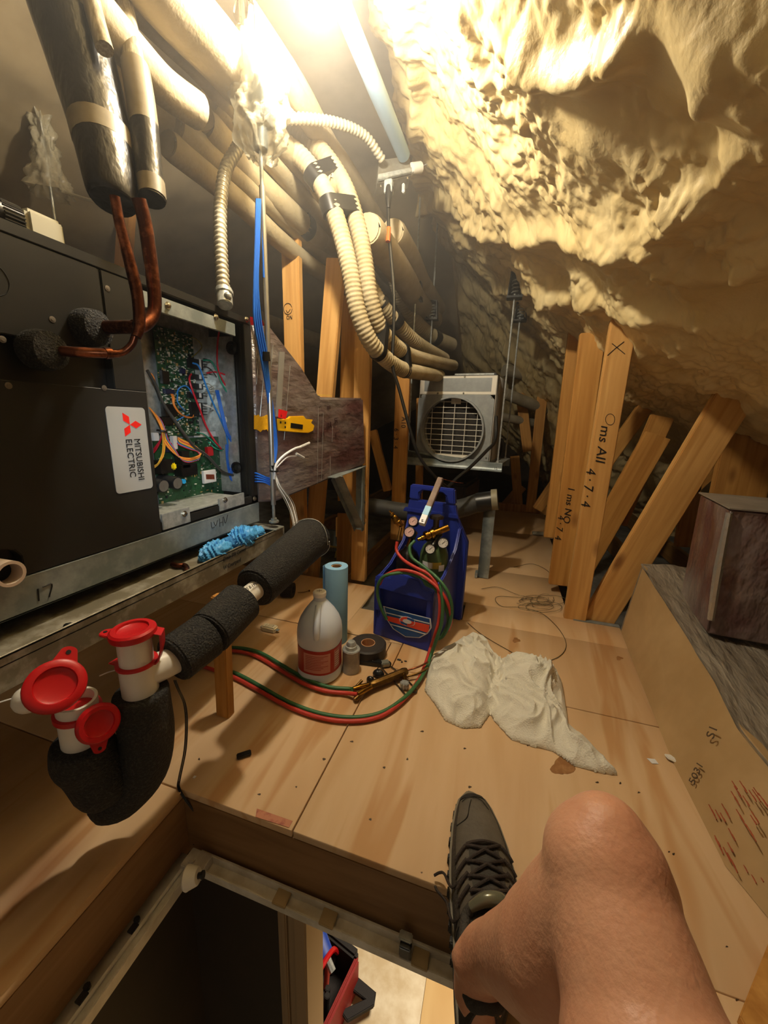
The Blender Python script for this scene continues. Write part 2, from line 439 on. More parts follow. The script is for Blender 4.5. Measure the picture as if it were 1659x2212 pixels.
def foam_material():
    m = bpy.data.materials.new('spray_foam'); m.use_nodes = True; nt = m.node_tree; N = nt.nodes; L = nt.links
    b = N['Principled BSDF']; b.inputs['Roughness'].default_value = .42; b.inputs['Specular IOR Level'].default_value = .4
    tc = N.new('ShaderNodeTexCoord')
    n = N.new('ShaderNodeTexNoise'); n.inputs['Scale'].default_value = 6; n.inputs['Detail'].default_value = 5; L.new(tc.outputs['Object'], n.inputs['Vector'])
    r = N.new('ShaderNodeValToRGB'); e = r.color_ramp.elements; e[0].position = .3; e[1].position = .75
    e[0].color = lin('d3b980'); e[1].color = lin('e6d2a0'); L.new(n.outputs['Fac'], r.inputs[0])
    a = N.new('ShaderNodeAttribute'); a.attribute_name = 'cut'
    mx = N.new('ShaderNodeMixRGB'); L.new(a.outputs['Fac'], mx.inputs[0]); L.new(r.outputs[0], mx.inputs[1]); mx.inputs[2].default_value = lin('e0b04a')
    L.new(mx.outputs[0], b.inputs['Base Color'])
    n2 = N.new('ShaderNodeTexNoise'); n2.inputs['Scale'].default_value = 75; n2.inputs['Detail'].default_value = 4; L.new(tc.outputs['Object'], n2.inputs['Vector'])
    u = N.new('ShaderNodeBump'); u.inputs['Strength'].default_value = .3; u.inputs['Distance'].default_value = .006
    L.new(n2.outputs['Fac'], u.inputs['Height']); L.new(u.outputs[0], b.inputs['Normal'])
    return m
M_foam = foam_material()
Aax = np.concatenate([np.arange(-.80, 1.1, .0055), np.arange(1.1, 2.4, .012)])
Yax = np.concatenate([np.arange(-.5, .4, .02), np.arange(.4, 1.7, .0055), np.arange(1.7, 2.8, .009), np.arange(2.8, 5.1, .02)])
roof = grid_mesh('ceiling', Aax, Yax, roofpos, M_foam)
roof['kind'] = 'structure'; roof['label'] = 'lumpy cream spray foam on the underside of the roof'
# upper ceiling behind the lamp and the slope on the other side, smooth pale foam in the dark
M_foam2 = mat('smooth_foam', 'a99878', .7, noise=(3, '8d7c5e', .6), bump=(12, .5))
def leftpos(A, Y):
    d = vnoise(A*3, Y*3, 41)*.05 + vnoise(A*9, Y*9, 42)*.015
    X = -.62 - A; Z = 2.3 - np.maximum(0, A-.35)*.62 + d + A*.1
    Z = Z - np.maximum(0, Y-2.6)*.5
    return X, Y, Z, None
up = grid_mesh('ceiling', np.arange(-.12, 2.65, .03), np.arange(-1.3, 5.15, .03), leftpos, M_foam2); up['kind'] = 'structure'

# ---------------------------------------------------------------- the hatch and the room below
# face of the hatch opening, just under the deck
mb = MB(); mb.span((HX-.04, HY, -.185), (1.0, HY+.038, -T-.001)); o = struct('trim_10', mb, M_beam, bevel=.001); 
mb = MB(); mb.span((HX-.04, -1.2, -.185), (HX, HY, -T-.001)); o = struct('trim_11', mb, wood_mat('hatch_side_wood', '94704a', '7d5a36', '6a4a2c', (1, .12, 1), 30, rough=.5, knots=0), bevel=.001)
mb = MB(); mb.span((.05, -1.2, -.185), (.088, HY, -T-.001)); struct('trim_12', mb, M_beam)
# room below
M_tile = mat('travertine_tile', 'e9dcc0', .35, noise=(9, 'cdb893', .55))
M_plank = wood_mat('hall_plank', 'd9b77c', 'cba468', 'c4975a', (1, .2, 1), 5, rough=.5, knots=0)
mb = MB(); mb.span((-3.4, -1.3, -2.56), (-.13, 5.2, -2.5)); struct('floor_below', mb, M_tile).name = 'floor'
mb = MB()
for k in range(8): mb.span((-.128+k*.30, -1.3, -2.56), (.168+k*.30, 5.2, -2.5))
struct('floor_below2', mb, M_plank, bevel=.002).name = 'floor'
M_browndoor = mat('dark_brown_door', '2b1c0e', .55, noise=(4, '1d130a', .6))
M_trimw = mat('painted_casing', '9c8260', .5)
mb = MB(); mb.span((-3.3, .575, -2.5), (-.385, .63, -.205)); struct('wall_below', mb, M_browndoor).name = 'wall_hall'
mb = MB(); mb.span((-.72, -1.3, -2.5), (-.668, .575, -.205)); struct('wall_side', mb, M_browndoor)
mb = MB(); mb.span((-3.4, 4.2, -2.5), (3.2, 4.26, -.205)); struct('wall_far', mb, mat('hall_paint', 'c8b48c', .8))
mb = MB(); mb.span((2.2, -1.3, -2.5), (2.26, 4.2, -.205)); struct('wall_hall_right', mb, mat('hall_paint', 'c8b48c', .8))
mb = MB()
for x0, x1, d in ((-.400, -.385, .012), (-.385, -.372, .020), (-.372, -.350, .013), (-.350, -.318, .024)):
    mb.span((x0, .575-d, -2.5), (x1, .64, -.205))
struct('trim_13', mb, M_trimw, bevel=.003)
# metal frame of the folding ladder around the opening
M_alu = mat('ladder_aluminium', 'dedad0', .38, .15, noise=(20, 'bab4a6', .5))
lf = thing('folding_ladder', (-.6, .5, -.16), 'aluminium frame rail of the pull-down ladder inside the hatch opening', 'ladder')
zf = -.15
mb = MB(); mb.span((-.645, -.6, zf-.03), (-.580, .53, zf-.010)); mb.span((-.645, -.6, zf-.010), (-.632, .53, zf)); mb.span((-.604, -.6, zf-.010), (-.598, .53, zf-.004)); mb.span((-.584, -.6, zf-.010), (-.580, .53, zf-.002))
obj('side_rail', mb, M_alu, lf, .001)
for y in (.40, .30, .14, .0):
    mb = MB(); mb.cyl((-.617, y, zf-.011), (-.617, y, zf-.004), .006, 8); mb.box((-.613, y-.012, zf-.008), (.012, .016, .004)); obj('bolt', mb, M_plastic, lf)
M_aluf = mat('aged_rail', 'e6e1d4', .5, .05, noise=(16, 'c2b9a4', .6))
mb = MB(); mb.span((-.585, .518, zf-.03), (.05, .545, zf-.02)); mb.span((-.585, .540, zf-.03), (.05, .545, zf)); mb.span((-.585, .515, zf-.034), (.05, .519, zf-.012))
obj('front_rail', mb, M_aluf, lf, .001)
for x in (-.36, -.25, -.055):
    mb = MB(); mb.span((x-.016, .512, zf-.014), (x+.016, .542, zf-.008)); obj('clip', mb, M_brass if 0 else mat('dull_tan_clip', 'a08a62', .5), lf, .001)
mb = MB(); mb.span((-.585-.02, .50, zf-.02), (-.55, .54, zf+.006)); mb.cyl((-.585, .515, zf), (-.585, .515, zf+.014), .008, 10); obj('corner_bracket', mb, M_alu, lf, .002)
# latch
lt = thing('ladder_latch', P(925, 2010, z=zf), 'small black metal latch standing on the front rail of the hatch frame', 'latch')
c = Vector((-.085, .525, zf))
mb = MB(); mb.box(c+Vector((0, 0, .005)), (.022, .022, .026)); obj('latch_body', mb, M_plastic, lt, .002)
mb = MB(); mb.box(c+Vector((-.002, .006, .022)), (.026, .016, .006)); obj('latch_plate', mb, M_galv2, lt, .002)
# white socket lamp hanging under the frame corner
sp = thing('spot_lamp', P(425, 1895, z=-.13), 'small white spot lamp hanging unlit under the frame corner of the hatch', 'lamp')
a = P(403, 1897, z=-.135); b = P(447, 1888, z=-.125)
ax = (b-a).normalized()
mb = MB(); mb.lathe([(.022, 0), (.0235, .003), (.022, .006), (.017, .024), (.015, .026)], a, ax, 24); obj('reflector', mb, M_pvc, sp)
mb = MB(); mb.lathe([(.0001, -.003), (.017, -.003), (.020, .001)], a, ax, 24); obj('lens', mb, mat('frosted_lens', '6b6660', .2), sp)
mb = MB(); mb.cyl(a+ax*.026, a+ax*.034, .006, 12); mb.cyl(a+ax*.034, a+ax*.038, .008, 12); obj('socket_pin', mb, M_plastic, sp)
# tool bag on the tiles below
tb = thing('tool_bag', (-.74, 1.35, -2.5), 'red and black open tool bag standing on the tile floor below the hatch', 'tool bag')
M_bagr = mat('red_bag_fabric', '8c1a14', .6, bump=(200, .3)); M_bagk = mat('black_bag_fabric', '1b1614', .7, bump=(200, .3))
e0 = P(640, 2230, z=-2.3); e1 = P(735, 2045, z=-2.3); ux = (e1-e0); Lb = ux.length; ux.normalize(); vx = Vector((-ux.y, ux.x, 0))
def bag(x, y, z): return e0 + ux*x + vx*y + Vector((0, 0, z))
BM_ = Matrix((ux, vx, Vector((0, 0, 1)))).transposed()
mb = MB()
for sgn in (-1, 1): mb.box(bag(Lb/2, sgn*.13, -.08), (Lb*.98, .03, .26), BM_)
obj('side_panel', mb, M_bagr, tb, .012)
mb = MB(); mb.box(bag(Lb/2, 0, -.17), (Lb, .24, .05), BM_); mb.box(bag(0, 0, -.09), (.03, .27, .22), BM_); mb.box(bag(Lb, 0, -.07), (.05, .25, .26), BM_); obj('bag_body', mb, M_bagk, tb, .015)
mb = MB(); mb.tube([bag(.05, 0, .0), bag(.08, 0, .1), bag(Lb*.5, 0, .13), bag(Lb-.08, 0, .1), bag(Lb-.03, 0, .0)], .014, 8); obj('carry_handle', mb, M_red, tb)
for k in range(9):
    x = .06+k*(Lb-.12)/8; y = random.uniform(-.08, .08)
    mb = MB(); mb.cyl(bag(x, y, -.14), bag(x+.02, y, random.uniform(-.03, .06)), .016, 10)
    obj('pouch_tool', mb, [M_bagk, M_screw, mat('coral_grip', 'e8604a', .4), M_bagk][k % 4], tb, .003)
wr = thing('blue_wrench', P(690, 1985, z=-2.1), 'blue handled wrench leaning out of the far end of the tool bag', 'wrench')
a = P(672, 1985, z=-2.12); b = P(705, 2065, z=-2.2)
mb = MB(); mb.tube([a, a.lerp(b, .5), b], [.052, .05, .045], 12, flat=.4); obj('handle', mb, mat('blue_grip', '1d3f9a', .4), wr)
mb = MB(); mb.tube([b, b+(b-a)*.4], .02, 8); obj('wrench_jaw', mb, M_galv2, wr)
# black floor bracket beside the bag (a folded ladder foot)
mb = MB(); q = [P(765, 2110, z=-2.44), P(812, 2150, z=-2.44), P(808, 2178, z=-2.44), P(750, 2212, z=-2.44), P(735, 2190, z=-2.44), P(788, 2165, z=-2.44), P(755, 2140, z=-2.44)]
mb.prism([q[0], q[1], q[5], q[6]], (0, 0, .03)); mb.prism([q[1], q[2], q[3], q[4], q[5]], (0, 0, .03))
tag(obj('tool_case', mb, M_bagk, bevel=.004), 'black angular strap lying on the tiles beside the tool bag', 'strap')

# ================================================================ lamp, strut and cabling overhead
M_glow = mat('bulb_glass', (1, .88, .68, 1), .4, emit=BULB)
lampt = thing('hanging_bulb', LAMP, 'bare lit bulb hanging under the roof peak at the top edge', 'lamp')
mb = MB(); mb.lathe([(.0, -.034), (.018, -.029), (.030, -.016), (.034, 0), (.030, .017), (.02, .034), (.014, .05)], LAMP+Vector((0, 0, .03)), n=20); obj('bulb_glass', mb, M_glow, lampt)
mb = MB(); mb.cyl(LAMP+Vector((0, 0, .078)), LAMP+Vector((0, 0, .12)), .017, 16); mb.cyl(LAMP+Vector((0, 0, .12)), LAMP+Vector((0, 0, .17)), .026, 16); obj('lamp_holder', mb, M_pvc, lampt)
M_conduit = mat('pale_blue_conduit', '8fb0cf', .4, .1)
mb = MB(); a = P(722, -30, d=1.02); b = P(812, 190, d=1.3); c_ = P(872, 335, d=1.62)
mb.tube([a, b, c_], [.026, .029, .027], 18)
tag(obj('conduit_pipe', mb, M_conduit), 'straight pale blue conduit running down from the lamp to the grey junction box', 'conduit')
# junction box
M_grey = mat('grey_box_steel', '9b978c', .45, .5, noise=(20, '7c786c', .6))
jb = thing('junction_box', P(860, 380, d=1.65), 'grey steel junction box at the lower end of the pale blue conduit', 'junction box')
q = [P(815, 395, d=1.6), P(888, 378, d=1.64), P(886, 335, d=1.66), P(818, 345, d=1.62)]
nb = (q[1]-q[0]).cross(q[2]-q[0]).normalized(); nb = nb if nb.y > 0 else -nb
mb = MB(); mb.prism(q, nb*.06); obj('box_body', mb, M_grey, jb, .003)
mb = MB(); mb.prism([q[0]-nb*.004, q[1]-nb*.004, q[1]-nb*.004+(q[2]-q[1])*.22, q[0]-nb*.004+(q[3]-q[0])*.22], nb*-.012); obj('cover_lip', mb, M_galv2, jb, .002)
for p_ in ((822, 402), (880, 385)):
    mb = MB(); mb.ball(P(*p_, d=1.585), .005, 8); obj('screw', mb, M_screw, jb)
mb = MB(); mb.tube([P(888, 365, d=1.66), P(908, 362, d=1.68)], .022, 12); obj('connector', mb, M_pvc, jb)
mb = MB(); mb.box(P(840, 405, d=1.62), (.035, .03, .05)); obj('receptacle', mb, M_galv2, jb, .003)
mb = MB(); mb.box(P(872, 408, d=1.62), (.012, .02, .035)); obj('switch_lever', mb, M_galv2, jb, .003)
# black cord with an orange plug piece, hanging to the dark unit behind the torch kit
cordp = [(838, 430, 1.62), (840, 500, 1.63), (845, 560, 1.65), (851, 640, 1.66), (850, 720, 1.68), (848, 790, 1.7), (862, 840, 1.72), (885, 925, 1.74), (905, 985, 1.76), (940, 1030, 1.8), (975, 1060, 1.9)]
mb = MB(); mb.tube([P(u, v, d=d) for u, v, d in cordp], .0075, 8)
cd = obj('extension_cable', mb, M_tape); tag(cd, 'black power cord hanging from the junction box past the small grey ventilator', 'cord')
mb = MB(); mb.tube([P(840, 492, d=1.62), P(838, 522, d=1.62)], .0095, 8); obj('orange_collar', mb, mat('orange_plastic', 'd2622a', .4), cd)
mb = MB(); mb.tube([P(841, 405, d=1.62), P(839, 430, d=1.62), P(839, 450, d=1.62)], [.018, .014, .008], 10); obj('plug', mb, M_plastic, cd)
mb = MB(); mb.tube([P(u, v, d=d) for u, v, d in [(1072, 900, 2.1), (1070, 950, 2.05), (1050, 975, 2.0), (1015, 1010, 1.95), (985, 1035, 1.93), (960, 1060, 1.95)]], .009, 8)
tag(obj('black_cable', mb, M_tape), 'second black cable drooping from the right side of the grey ventilator', 'cable')

def conduit(pts, r, name, label, m, pitch=.016, extra=None):
    e = even(pts, pitch/4)
    mb = MB(); mb.tube(e, [r*(1+.17*cos(2*pi*i/4)) for i in range(len(e))], 14, smooth=False)
    o = obj(name, mb, m, ang=80); tag(o, label, 'conduit'); return o
M_flex = mat('flex_conduit_steel', 'c9c2ac', .3, .45)
cf = conduit([P(514, 318, d=1.18), P(487, 370, d=1.15), P(476, 450, d=1.12), P(477, 540, d=1.10), P(483, 640, d=1.08)], .0165, 'flexible_conduit', 'ribbed steel flexible conduit dropping into the top of the open control box', M_flex)
mb = MB(); a = P(484, 630, d=1.08); b = P(486, 660, d=1.07); mb.cyl(a, b, .021, 12); mb.ball(P(492, 640, d=1.06), .012, 8); mb.cyl(a-(b-a)*.1, a+(b-a)*.25, .025, 8); obj('conduit_connector', mb, M_galv2, cf, .002)
cf2 = conduit([P(600, 258, d=1.3), P(660, 256, d=1.34), P(735, 268, d=1.42), P(790, 295, d=1.5), P(826, 345, d=1.58)], .0155, 'flexible_conduit', 'ribbed steel flexible conduit arching from the wrapped hanger to the junction box', M_flex)
# thin wires near the lamp
mb = MB(); mb.tube([P(540, -20, d=1.25), P(566, 50, d=1.3), P(575, 110, d=1.32), P(580, 160, d=1.34)], .005, 6)
tag(obj('thin_cable', mb, M_white), 'thin pale cord above the plastic wrapped hanger', 'cord')
mb = MB(); mb.tube([P(905, 360, d=1.8), P(950, 350, d=1.85), P(985, 372, d=1.9), P(1000, 400, d=1.9)], .0022, 6)
tag(obj('thin_wire', mb, M_white), 'thin pale wire looping from the junction box over the foam', 'wire')

# threaded rod with spring isolator wrapped in plastic film
M_film = mat('plastic_film', 'b9b095', .35, trans=.3, alpha=.66, bump=(35, 1.0), spec=.8)
def rod(x, y, z0, z1, r, label, name='threaded_rod', m=M_galv2):
    mb = MB(); n = 10; L = z1-z0
    mb.cyl((x, y, z0), (x, y, z1), r, n)
    o = obj(name, mb, m); tag(o, label, 'rod', None); return o
RX, RY = -.74, 1.127
r1 = rod(RX, RY, .484, 1.9, .0052, 'bright threaded rod carrying the drip tray, blue cables taped along it')
mb = MB()
mb.cyl((RX, RY, .487), (RX, RY, .494), .017, 16); mb.lathe([(.011, 0), (.011, .009)], (RX, RY, .494), n=6); obj('nut', mb, M_galv2, r1, .001)
mb = MB(); mb.cyl((RX, RY, .55), (RX, RY, 1.49), .0085, 14); obj('rod_sleeve', mb, mat('aluminium_tube', 'c9c9c4', .28, .9), r1)
# film wrapped isolator: crumpled sleeve
fw = thing('wrapped_hanger', (RX, RY, 1.6), 'spring hanger wrapped in crumpled clear plastic film at the top of the rod', 'hanger')
cx = P(560, 250, d=1.2)
def crumple(c, prof, n=40, amp=.012, seed=0, sq=1.0):
    rr = random.Random(seed); vs = []; fs = []; m = 40
    z0, z1 = prof[0][1], prof[-1][1]
    ph = [rr.uniform(0, 6.28) for _ in range(8)]
    for i in range(m+1):
        t = i/m; z = z0+(z1-z0)*t
        for (ra, za), (rb, zb) in zip(prof, prof[1:]):
            if za <= z <= zb+1e-9: r = ra+(rb-ra)*(z-za)/(zb-za+1e-9); break
        for k in range(n):
            a = 2*pi*k/n
            d = amp*(sin(5*a+ph[0]+t*9)+.7*sin(9*a+ph[1]-t*14)+.6*sin(13*a+ph[2]+t*25)+.5*rr.uniform(-1, 1))
            R_ = max(.002, r+d); vs.append((c.x+R_*cos(a)*sq, c.y+R_*sin(a), z))
    for i in range(m):
        for k in range(n): fs.append((i*n+k, i*n+(k+1) % n, (i+1)*n+(k+1) % n, (i+1)*n+k))
    return MB().add(vs, fs)
zt = P(560, 95, x=RX).z; zb = P(560, 340, x=RX).z
obj('film_wrap', crumple(Vector((RX, RY, 0)), [(.03, zb), (.066, zb+.05), (.078, zb+.20), (.07, zt-.06), (.05, zt)], amp=.008, seed=3), M_film, fw, ang=180)
mb = MB(); mb.box((RX, RY, (zb+zt)/2+.02), (.055, .055, .15)); mb.cyl((RX, RY, zb+.02), (RX, RY, zt), .02, 12); obj('hanger_frame', mb, M_galv, fw, .003)
# second wrapped hanger, far left behind the unit
hx = P(108, 400, d=1.5)
fw2 = thing('wrapped_hanger', hx, 'spring hanger in loose plastic film behind the black unit at the left', 'hanger')
obj('film_wrap', crumple(hx, [(.07, hx.z-.03), (.055, hx.z+.02), (.035, hx.z+.08), (.02, hx.z+.26)], amp=.009, seed=5), M_film, fw2, ang=180)
mb = MB(); mb.cyl((hx.x, hx.y, 1.10), (hx.x, hx.y, hx.z+.5), .0055, 8); obj('hanger_rod', mb, M_galv2, fw2)
mb = MB(); mb.tube([P(140, 415, d=1.5), P(180, 428, d=1.5), P(222, 440, d=1.5)], .006, 6); obj('film_tail', mb, M_film, fw2)

# blue cable bundle taped to the rod
cb = thing('cable_bundle', P(592, 1000, x=-.745), 'bundle of blue cables taped along the bright rod beside the control box', 'cables')
for k in range(4):
    o_ = (k-1.5)*.0055
    pts = [(558, 430), (556, 520), (553, 610), (556, 690), (568, 760), (578, 830), (588, 900), (594, 960), (590, 1000)]
    mb = MB(); mb.tube([P(u+(k-1.5)*(4.5 if 2 < i < 5 else 2.5), v, x=-.738+o_*.3) for i, (u, v) in enumerate(pts)], .0034, 7); obj('blue_cable', mb, M_blue, cb)
mb = MB(); mb.cyl(P(566, 448, x=-.74), P(570, 600, x=-.74), .0034, 7); obj('blue_cable', mb, M_blue, cb)
for (u, v, w) in ((573, 770, 20), (591, 1012, 16)):
    a = P(u-1, v-w/2, x=-.737); b = P(u+1, v+w/2, x=-.737); mb = MB(); mb.cyl(a, b, .0145 if w == 20 else .011, 14); obj('tape_wrap', mb, M_tape, cb)
for k in range(4):
    mb = MB(); mb.tube([P(588, 1035+k*5, x=-.75), P(572, 1030+k*4, x=-.77), P(553, 1022+k*6, x=-.79), P(549, 1024+k*6, x=-.84)], .003, 6); obj('blue_cable', mb, M_blue, cb)
wc = thing('white_leads', P(600, 990, x=-.73), 'white leads with small clear connectors arching from the rod over the duct', 'wires')
mb = MB(); mb.tube([P(592, 1035, x=-.727), P(596, 1005, x=-.722), P(612, 985, x=-.715), P(635, 970, x=-.70), P(650, 965, x=-.695)], .004, 8); obj('white_lead', mb, M_white, wc)
mb = MB(); mb.tube([P(597, 1010, x=-.72), P(620, 988, x=-.71), P(640, 985, x=-.70)], .0022, 6); obj('white_lead', mb, M_white, wc)
for (a, b) in (((648, 966), (668, 957)), ((640, 980), (656, 989))):
    mb = MB(); mb.tube([P(*a, x=-.697), P(*b, x=-.692)], .0052, 8); obj('clear_connector', mb, mat('clear_plug', 'e8e8e4', .2, trans=.3), wc)
mb = MB(); mb.cyl(P(592, 1016, x=-.73), P(592, 1019, x=-.73), .0145, 14); obj('cable_tie', mb, M_tape, wc)
for k in range(5):
    rr = random.Random(k)
    mb = MB(); mb.tube([P(594, 1020, x=-.728), P(598+k*2, 1048, x=-.71), P(612+k*5, 1075+k*2, x=-.69), P(628+k*3, 1110, x=-.66), P(636+k*3, 1150, x=-.62)], .0016, 5)
    obj('thin_lead', mb, M_white if k % 2 else mat('grey_lead', '77746c', .4), wc)

# ---------------------------------------------------------------- insulated line sets along the left slope
M_wrap = mat('white_pipe_wrap', 'b5a78a', .75, noise=(8, 'a0916f', .6), bump=(90, .35))
def ypipe(u, v, x, y0, y1, wpx, name, label, cap=True, sag=.01, n=18, grp='insulated pipes under the left roof slope'):
    """pipe running along the attic whose centre passes (u, v), at the side distance x"""
    p = P(u, v, x=x); d = (p - Vector((0, 0, H))).dot(Vector((RM[0][2], RM[1][2], RM[2][2])))
    r = wpx*d/FPX/2
    k = max(3, int((y1-y0)/.25)); pts = [Vector((x+.006*sin(i*2.1+u), y0+(y1-y0)*i/k, p.z+sag*sin(i*1.3+v))) for i in range(k+1)]
    mb = MB()
    if cap:
        rr = [r]*len(pts); pts = [pts[0]+Vector((0, -.02, 0))]+pts; rr = [r*.6]+rr
        mb.tube(pts, rr, n, res=4)
    else: mb.tube(pts, r, n, res=4)
    o = obj(name, mb, M_wrap); tag(o, label, 'pipe', None); return o
def endy(u, v, x): return P(u, v, x=x).y
PIPES = [  # u, v, x, (start u, v) , end y, width px, label
 (430, 60, -.80, (200, -140), (540, 165), 120, 'widest beige wrapped duct above the riser pipes'),
 (410, 95, -.88, (200, -80), (505, 195), 26, 'slim pipe right below the widest beige duct'),
 (400, 130, -.92, (200, -60), (500, 215), 42, 'quilted pale pipe between the widest duct and the capped stub'),
 (340, 160, -.86, (180, 0), (425, 245), 74, 'thick capped pipe stub ending beside the upper conduit'),
 (330, 230, -1.05, (150, 60), (450, 420), 90, 'dull thick pipe in shade behind the capped stub'),
]
for (u, v, x, s, e, w, lab) in PIPES:
    ypipe(u, v, x, endy(*s, x), endy(*e, x), w, 'insulated_pipe', lab)
P2 = [
 (660, 560, -1.02, (380, 385), 3.5, 34, 'lowest pale pipe of the long run over the studs'),
 (690, 545, -1.00, (400, 350), 3.5, 34, 'second lowest pale pipe of the long run, touching the lowest'),
 (650, 480, -.98, (450, 310), 3.5, 46, 'pale pipe of the long run carrying a black tape band'),
 (640, 415, -.95, (470, 270), 3.4, 44, 'pale pipe in the middle of the long run behind the blue cables'),
 (640, 350, -.90, (540, 250), 3.3, 48, 'pale pipe of the long run just below the arching conduit'),
 (700, 300, -.80, (600, 190), 3.2, 44, 'pale pipe of the long run just above the arching conduit'),
 (760, 480, -.78, (700, 420), 3.2, 56, 'pale pipe of the long run behind the ribbed pair'),
 (840, 560, -.62, (800, 520), 3.2, 60, 'pale pipe nearest the hanging black cord'),
 (880, 560, -.60, (850, 500), 3.2, 50, 'uppermost pale pipe behind the hanging black cord'),
 (590, 120, -.80, (540, 60), 3.2, 52, 'top pale pipe of the long run, closest to the lamp'),
]
pobj = []
for (u, v, x, s, e, w, lab) in P2:
    pobj.append(ypipe(u, v, x, endy(*s, x), e, w, 'insulated_pipe', lab, cap=True))
def band(parent, u, v, x, wpx, L=.05, name='tape_band'):
    p = P(u, v, x=x); d = (p - Vector((0, 0, H))).dot(Vector((RM[0][2], RM[1][2], RM[2][2]))); r = wpx*d/FPX/2+.003
    mb = MB(); mb.cyl((p.x, p.y-L/2, p.z), (p.x, p.y+L/2, p.z), r, 20); return obj(name, mb, M_tape, parent)
band(pobj[2], 655, 505-18, -.98, 48, .06)
# ribbed pair of flexible lines with black bands
def ribbed(pts, r, label, pitch=.016):
    e = even(pts, pitch/4); mb = MB(); mb.tube(e, [r*(1+.05*cos(2*pi*i/4)) for i in range(len(e))], 18, smooth=False)
    return tag(obj('ribbed_line', mb, M_wrap, ang=80), label, 'pipe')
ra = ribbed([P(600, 300, d=1.45), P(660, 350, d=1.46), P(705, 420, d=1.47), P(735, 500, d=1.48), P(757, 590, d=1.5), P(772, 670, d=1.53), P(795, 730, d=1.58), P(822, 765, d=1.65), P(862, 795, d=1.8), P(905, 805, d=2.0), P(950, 812, d=2.4)], .034, 'left line of the ribbed white pair curving down to the ventilator')
rb = ribbed([P(640, 285, d=1.5), P(695, 330, d=1.5), P(742, 400, d=1.51), P(770, 480, d=1.53), P(787, 560, d=1.55), P(799, 640, d=1.58), P(817, 700, d=1.64), P(840, 735, d=1.72), P(880, 765, d=1.9), P(930, 780, d=2.2), P(980, 790, d=2.6)], .034, 'right line of the ribbed white pair curving down to the ventilator')
rc = ribbed([P(820, 480, d=2.2), P(845, 560, d=2.3), P(868, 640, d=2.45), P(900, 700, d=2.6), P(940, 730, d=2.8), P(975, 745, d=3.0)], .050, 'smooth pale line curving behind the hanging black cord')
rd = ribbed([P(790, 600, d=1.85), P(822, 655, d=1.9), P(850, 690, d=2.0), P(900, 740, d=2.2), P(960, 775, d=2.6)], .036, 'pale banded line between the ribbed pair and the black cord')
def cband(parent, pa, pb, rx, w=.045):
    a = Vector(pa); b = Vector(pb); mb = MB(); c0 = (a+b)/2; ax = (b-a).normalized()
    return mb
def loopband(parent, centers, tdir, r, w):
    """one tape band around two pipes side by side"""
    a, b = centers; t = tdir.normalized(); s = (b-a); s = (s-t*s.dot(t)); h = s.length/2; s.normalize(); n_ = t.cross(s); c0 = (a+b)/2
    ring = []
    for k in range(28):
        an = 2*pi*k/28; ring.append((s*((h if cos(an) > 0 else -h)+cos(an)*r)+n_*sin(an)*r))
    vs = [c0-t*w/2+q for q in ring]+[c0+t*w/2+q for q in ring]; n = 28
    mb = MB().add(vs, [(k, (k+1) % n, n+(k+1) % n, n+k) for k in range(n)]+[tuple(range(n)), tuple(range(n, 2*n))])
    return obj('tape_band', mb, M_tape, parent)
loopband(ra, (P(716, 455, d=1.475), P(755, 445, d=1.52)), P(735, 500, d=1.5)-P(712, 420, d=1.48), .0385, .055)
loopband(ra, (P(678, 380, d=1.465), P(722, 372, d=1.51)), P(735, 420, d=1.5)-P(680, 350, d=1.48), .038, .05)
loopband(ra, (P(815, 758, d=1.63), P(824, 712, d=1.66)), P(862, 795, d=1.8)-P(800, 735, d=1.6), .0385, .025)
loopband(ra, (P(868, 797, d=1.83), P(873, 760, d=1.86)), P(905, 805, d=2.0)-P(850, 785, d=1.75), .0385, .03)
mb = MB(); mb.cyl(P(819, 650, d=1.9), P(829, 662, d=1.915), .041, 18); obj('tape_band', mb, M_tape, rd)
mb = MB(); mb.cyl(P(850, 688, d=1.99), P(861, 699, d=2.02), .041, 18); obj('tape_band', mb, M_tape, rd)
mb = MB(); mb.cyl(P(933, 727, d=2.76), P(943, 731, d=2.82), .055, 18); obj('tape_band', mb, M_tape, rc)
# far pipes behind the studs
M_farpipe = mat('far_wrap', 'a89e88', .8, noise=(8, '8c826c', .6))
for i, (a, b, r, lab) in enumerate((((560, 690, 2.6), (790, 775, 3.4), .055, 'pale pipe passing behind the left studs'),
                    ((330, 505, 2.3), (640, 600, 3.0), .012, 'thin pale line crossing the dark space behind the conduit'),
                    ((1090, 800, 3.3), (1330, 850, 3.9), .05, 'upper pale pipe behind the far right studs'),
                    ((1090, 850, 3.3), (1330, 945, 3.9), .05, 'lower pale pipe behind the far right studs'),
                    ((1080, 900, 3.5), (1210, 925, 3.8), .04, 'short pale pipe behind the far right web post'))):
    mb = MB(); mb.tube([P(*a[:2], d=a[2]), P(*b[:2], d=b[2])], r, 12); tag(obj('far_pipe', mb, M_farpipe), lab, 'pipe')

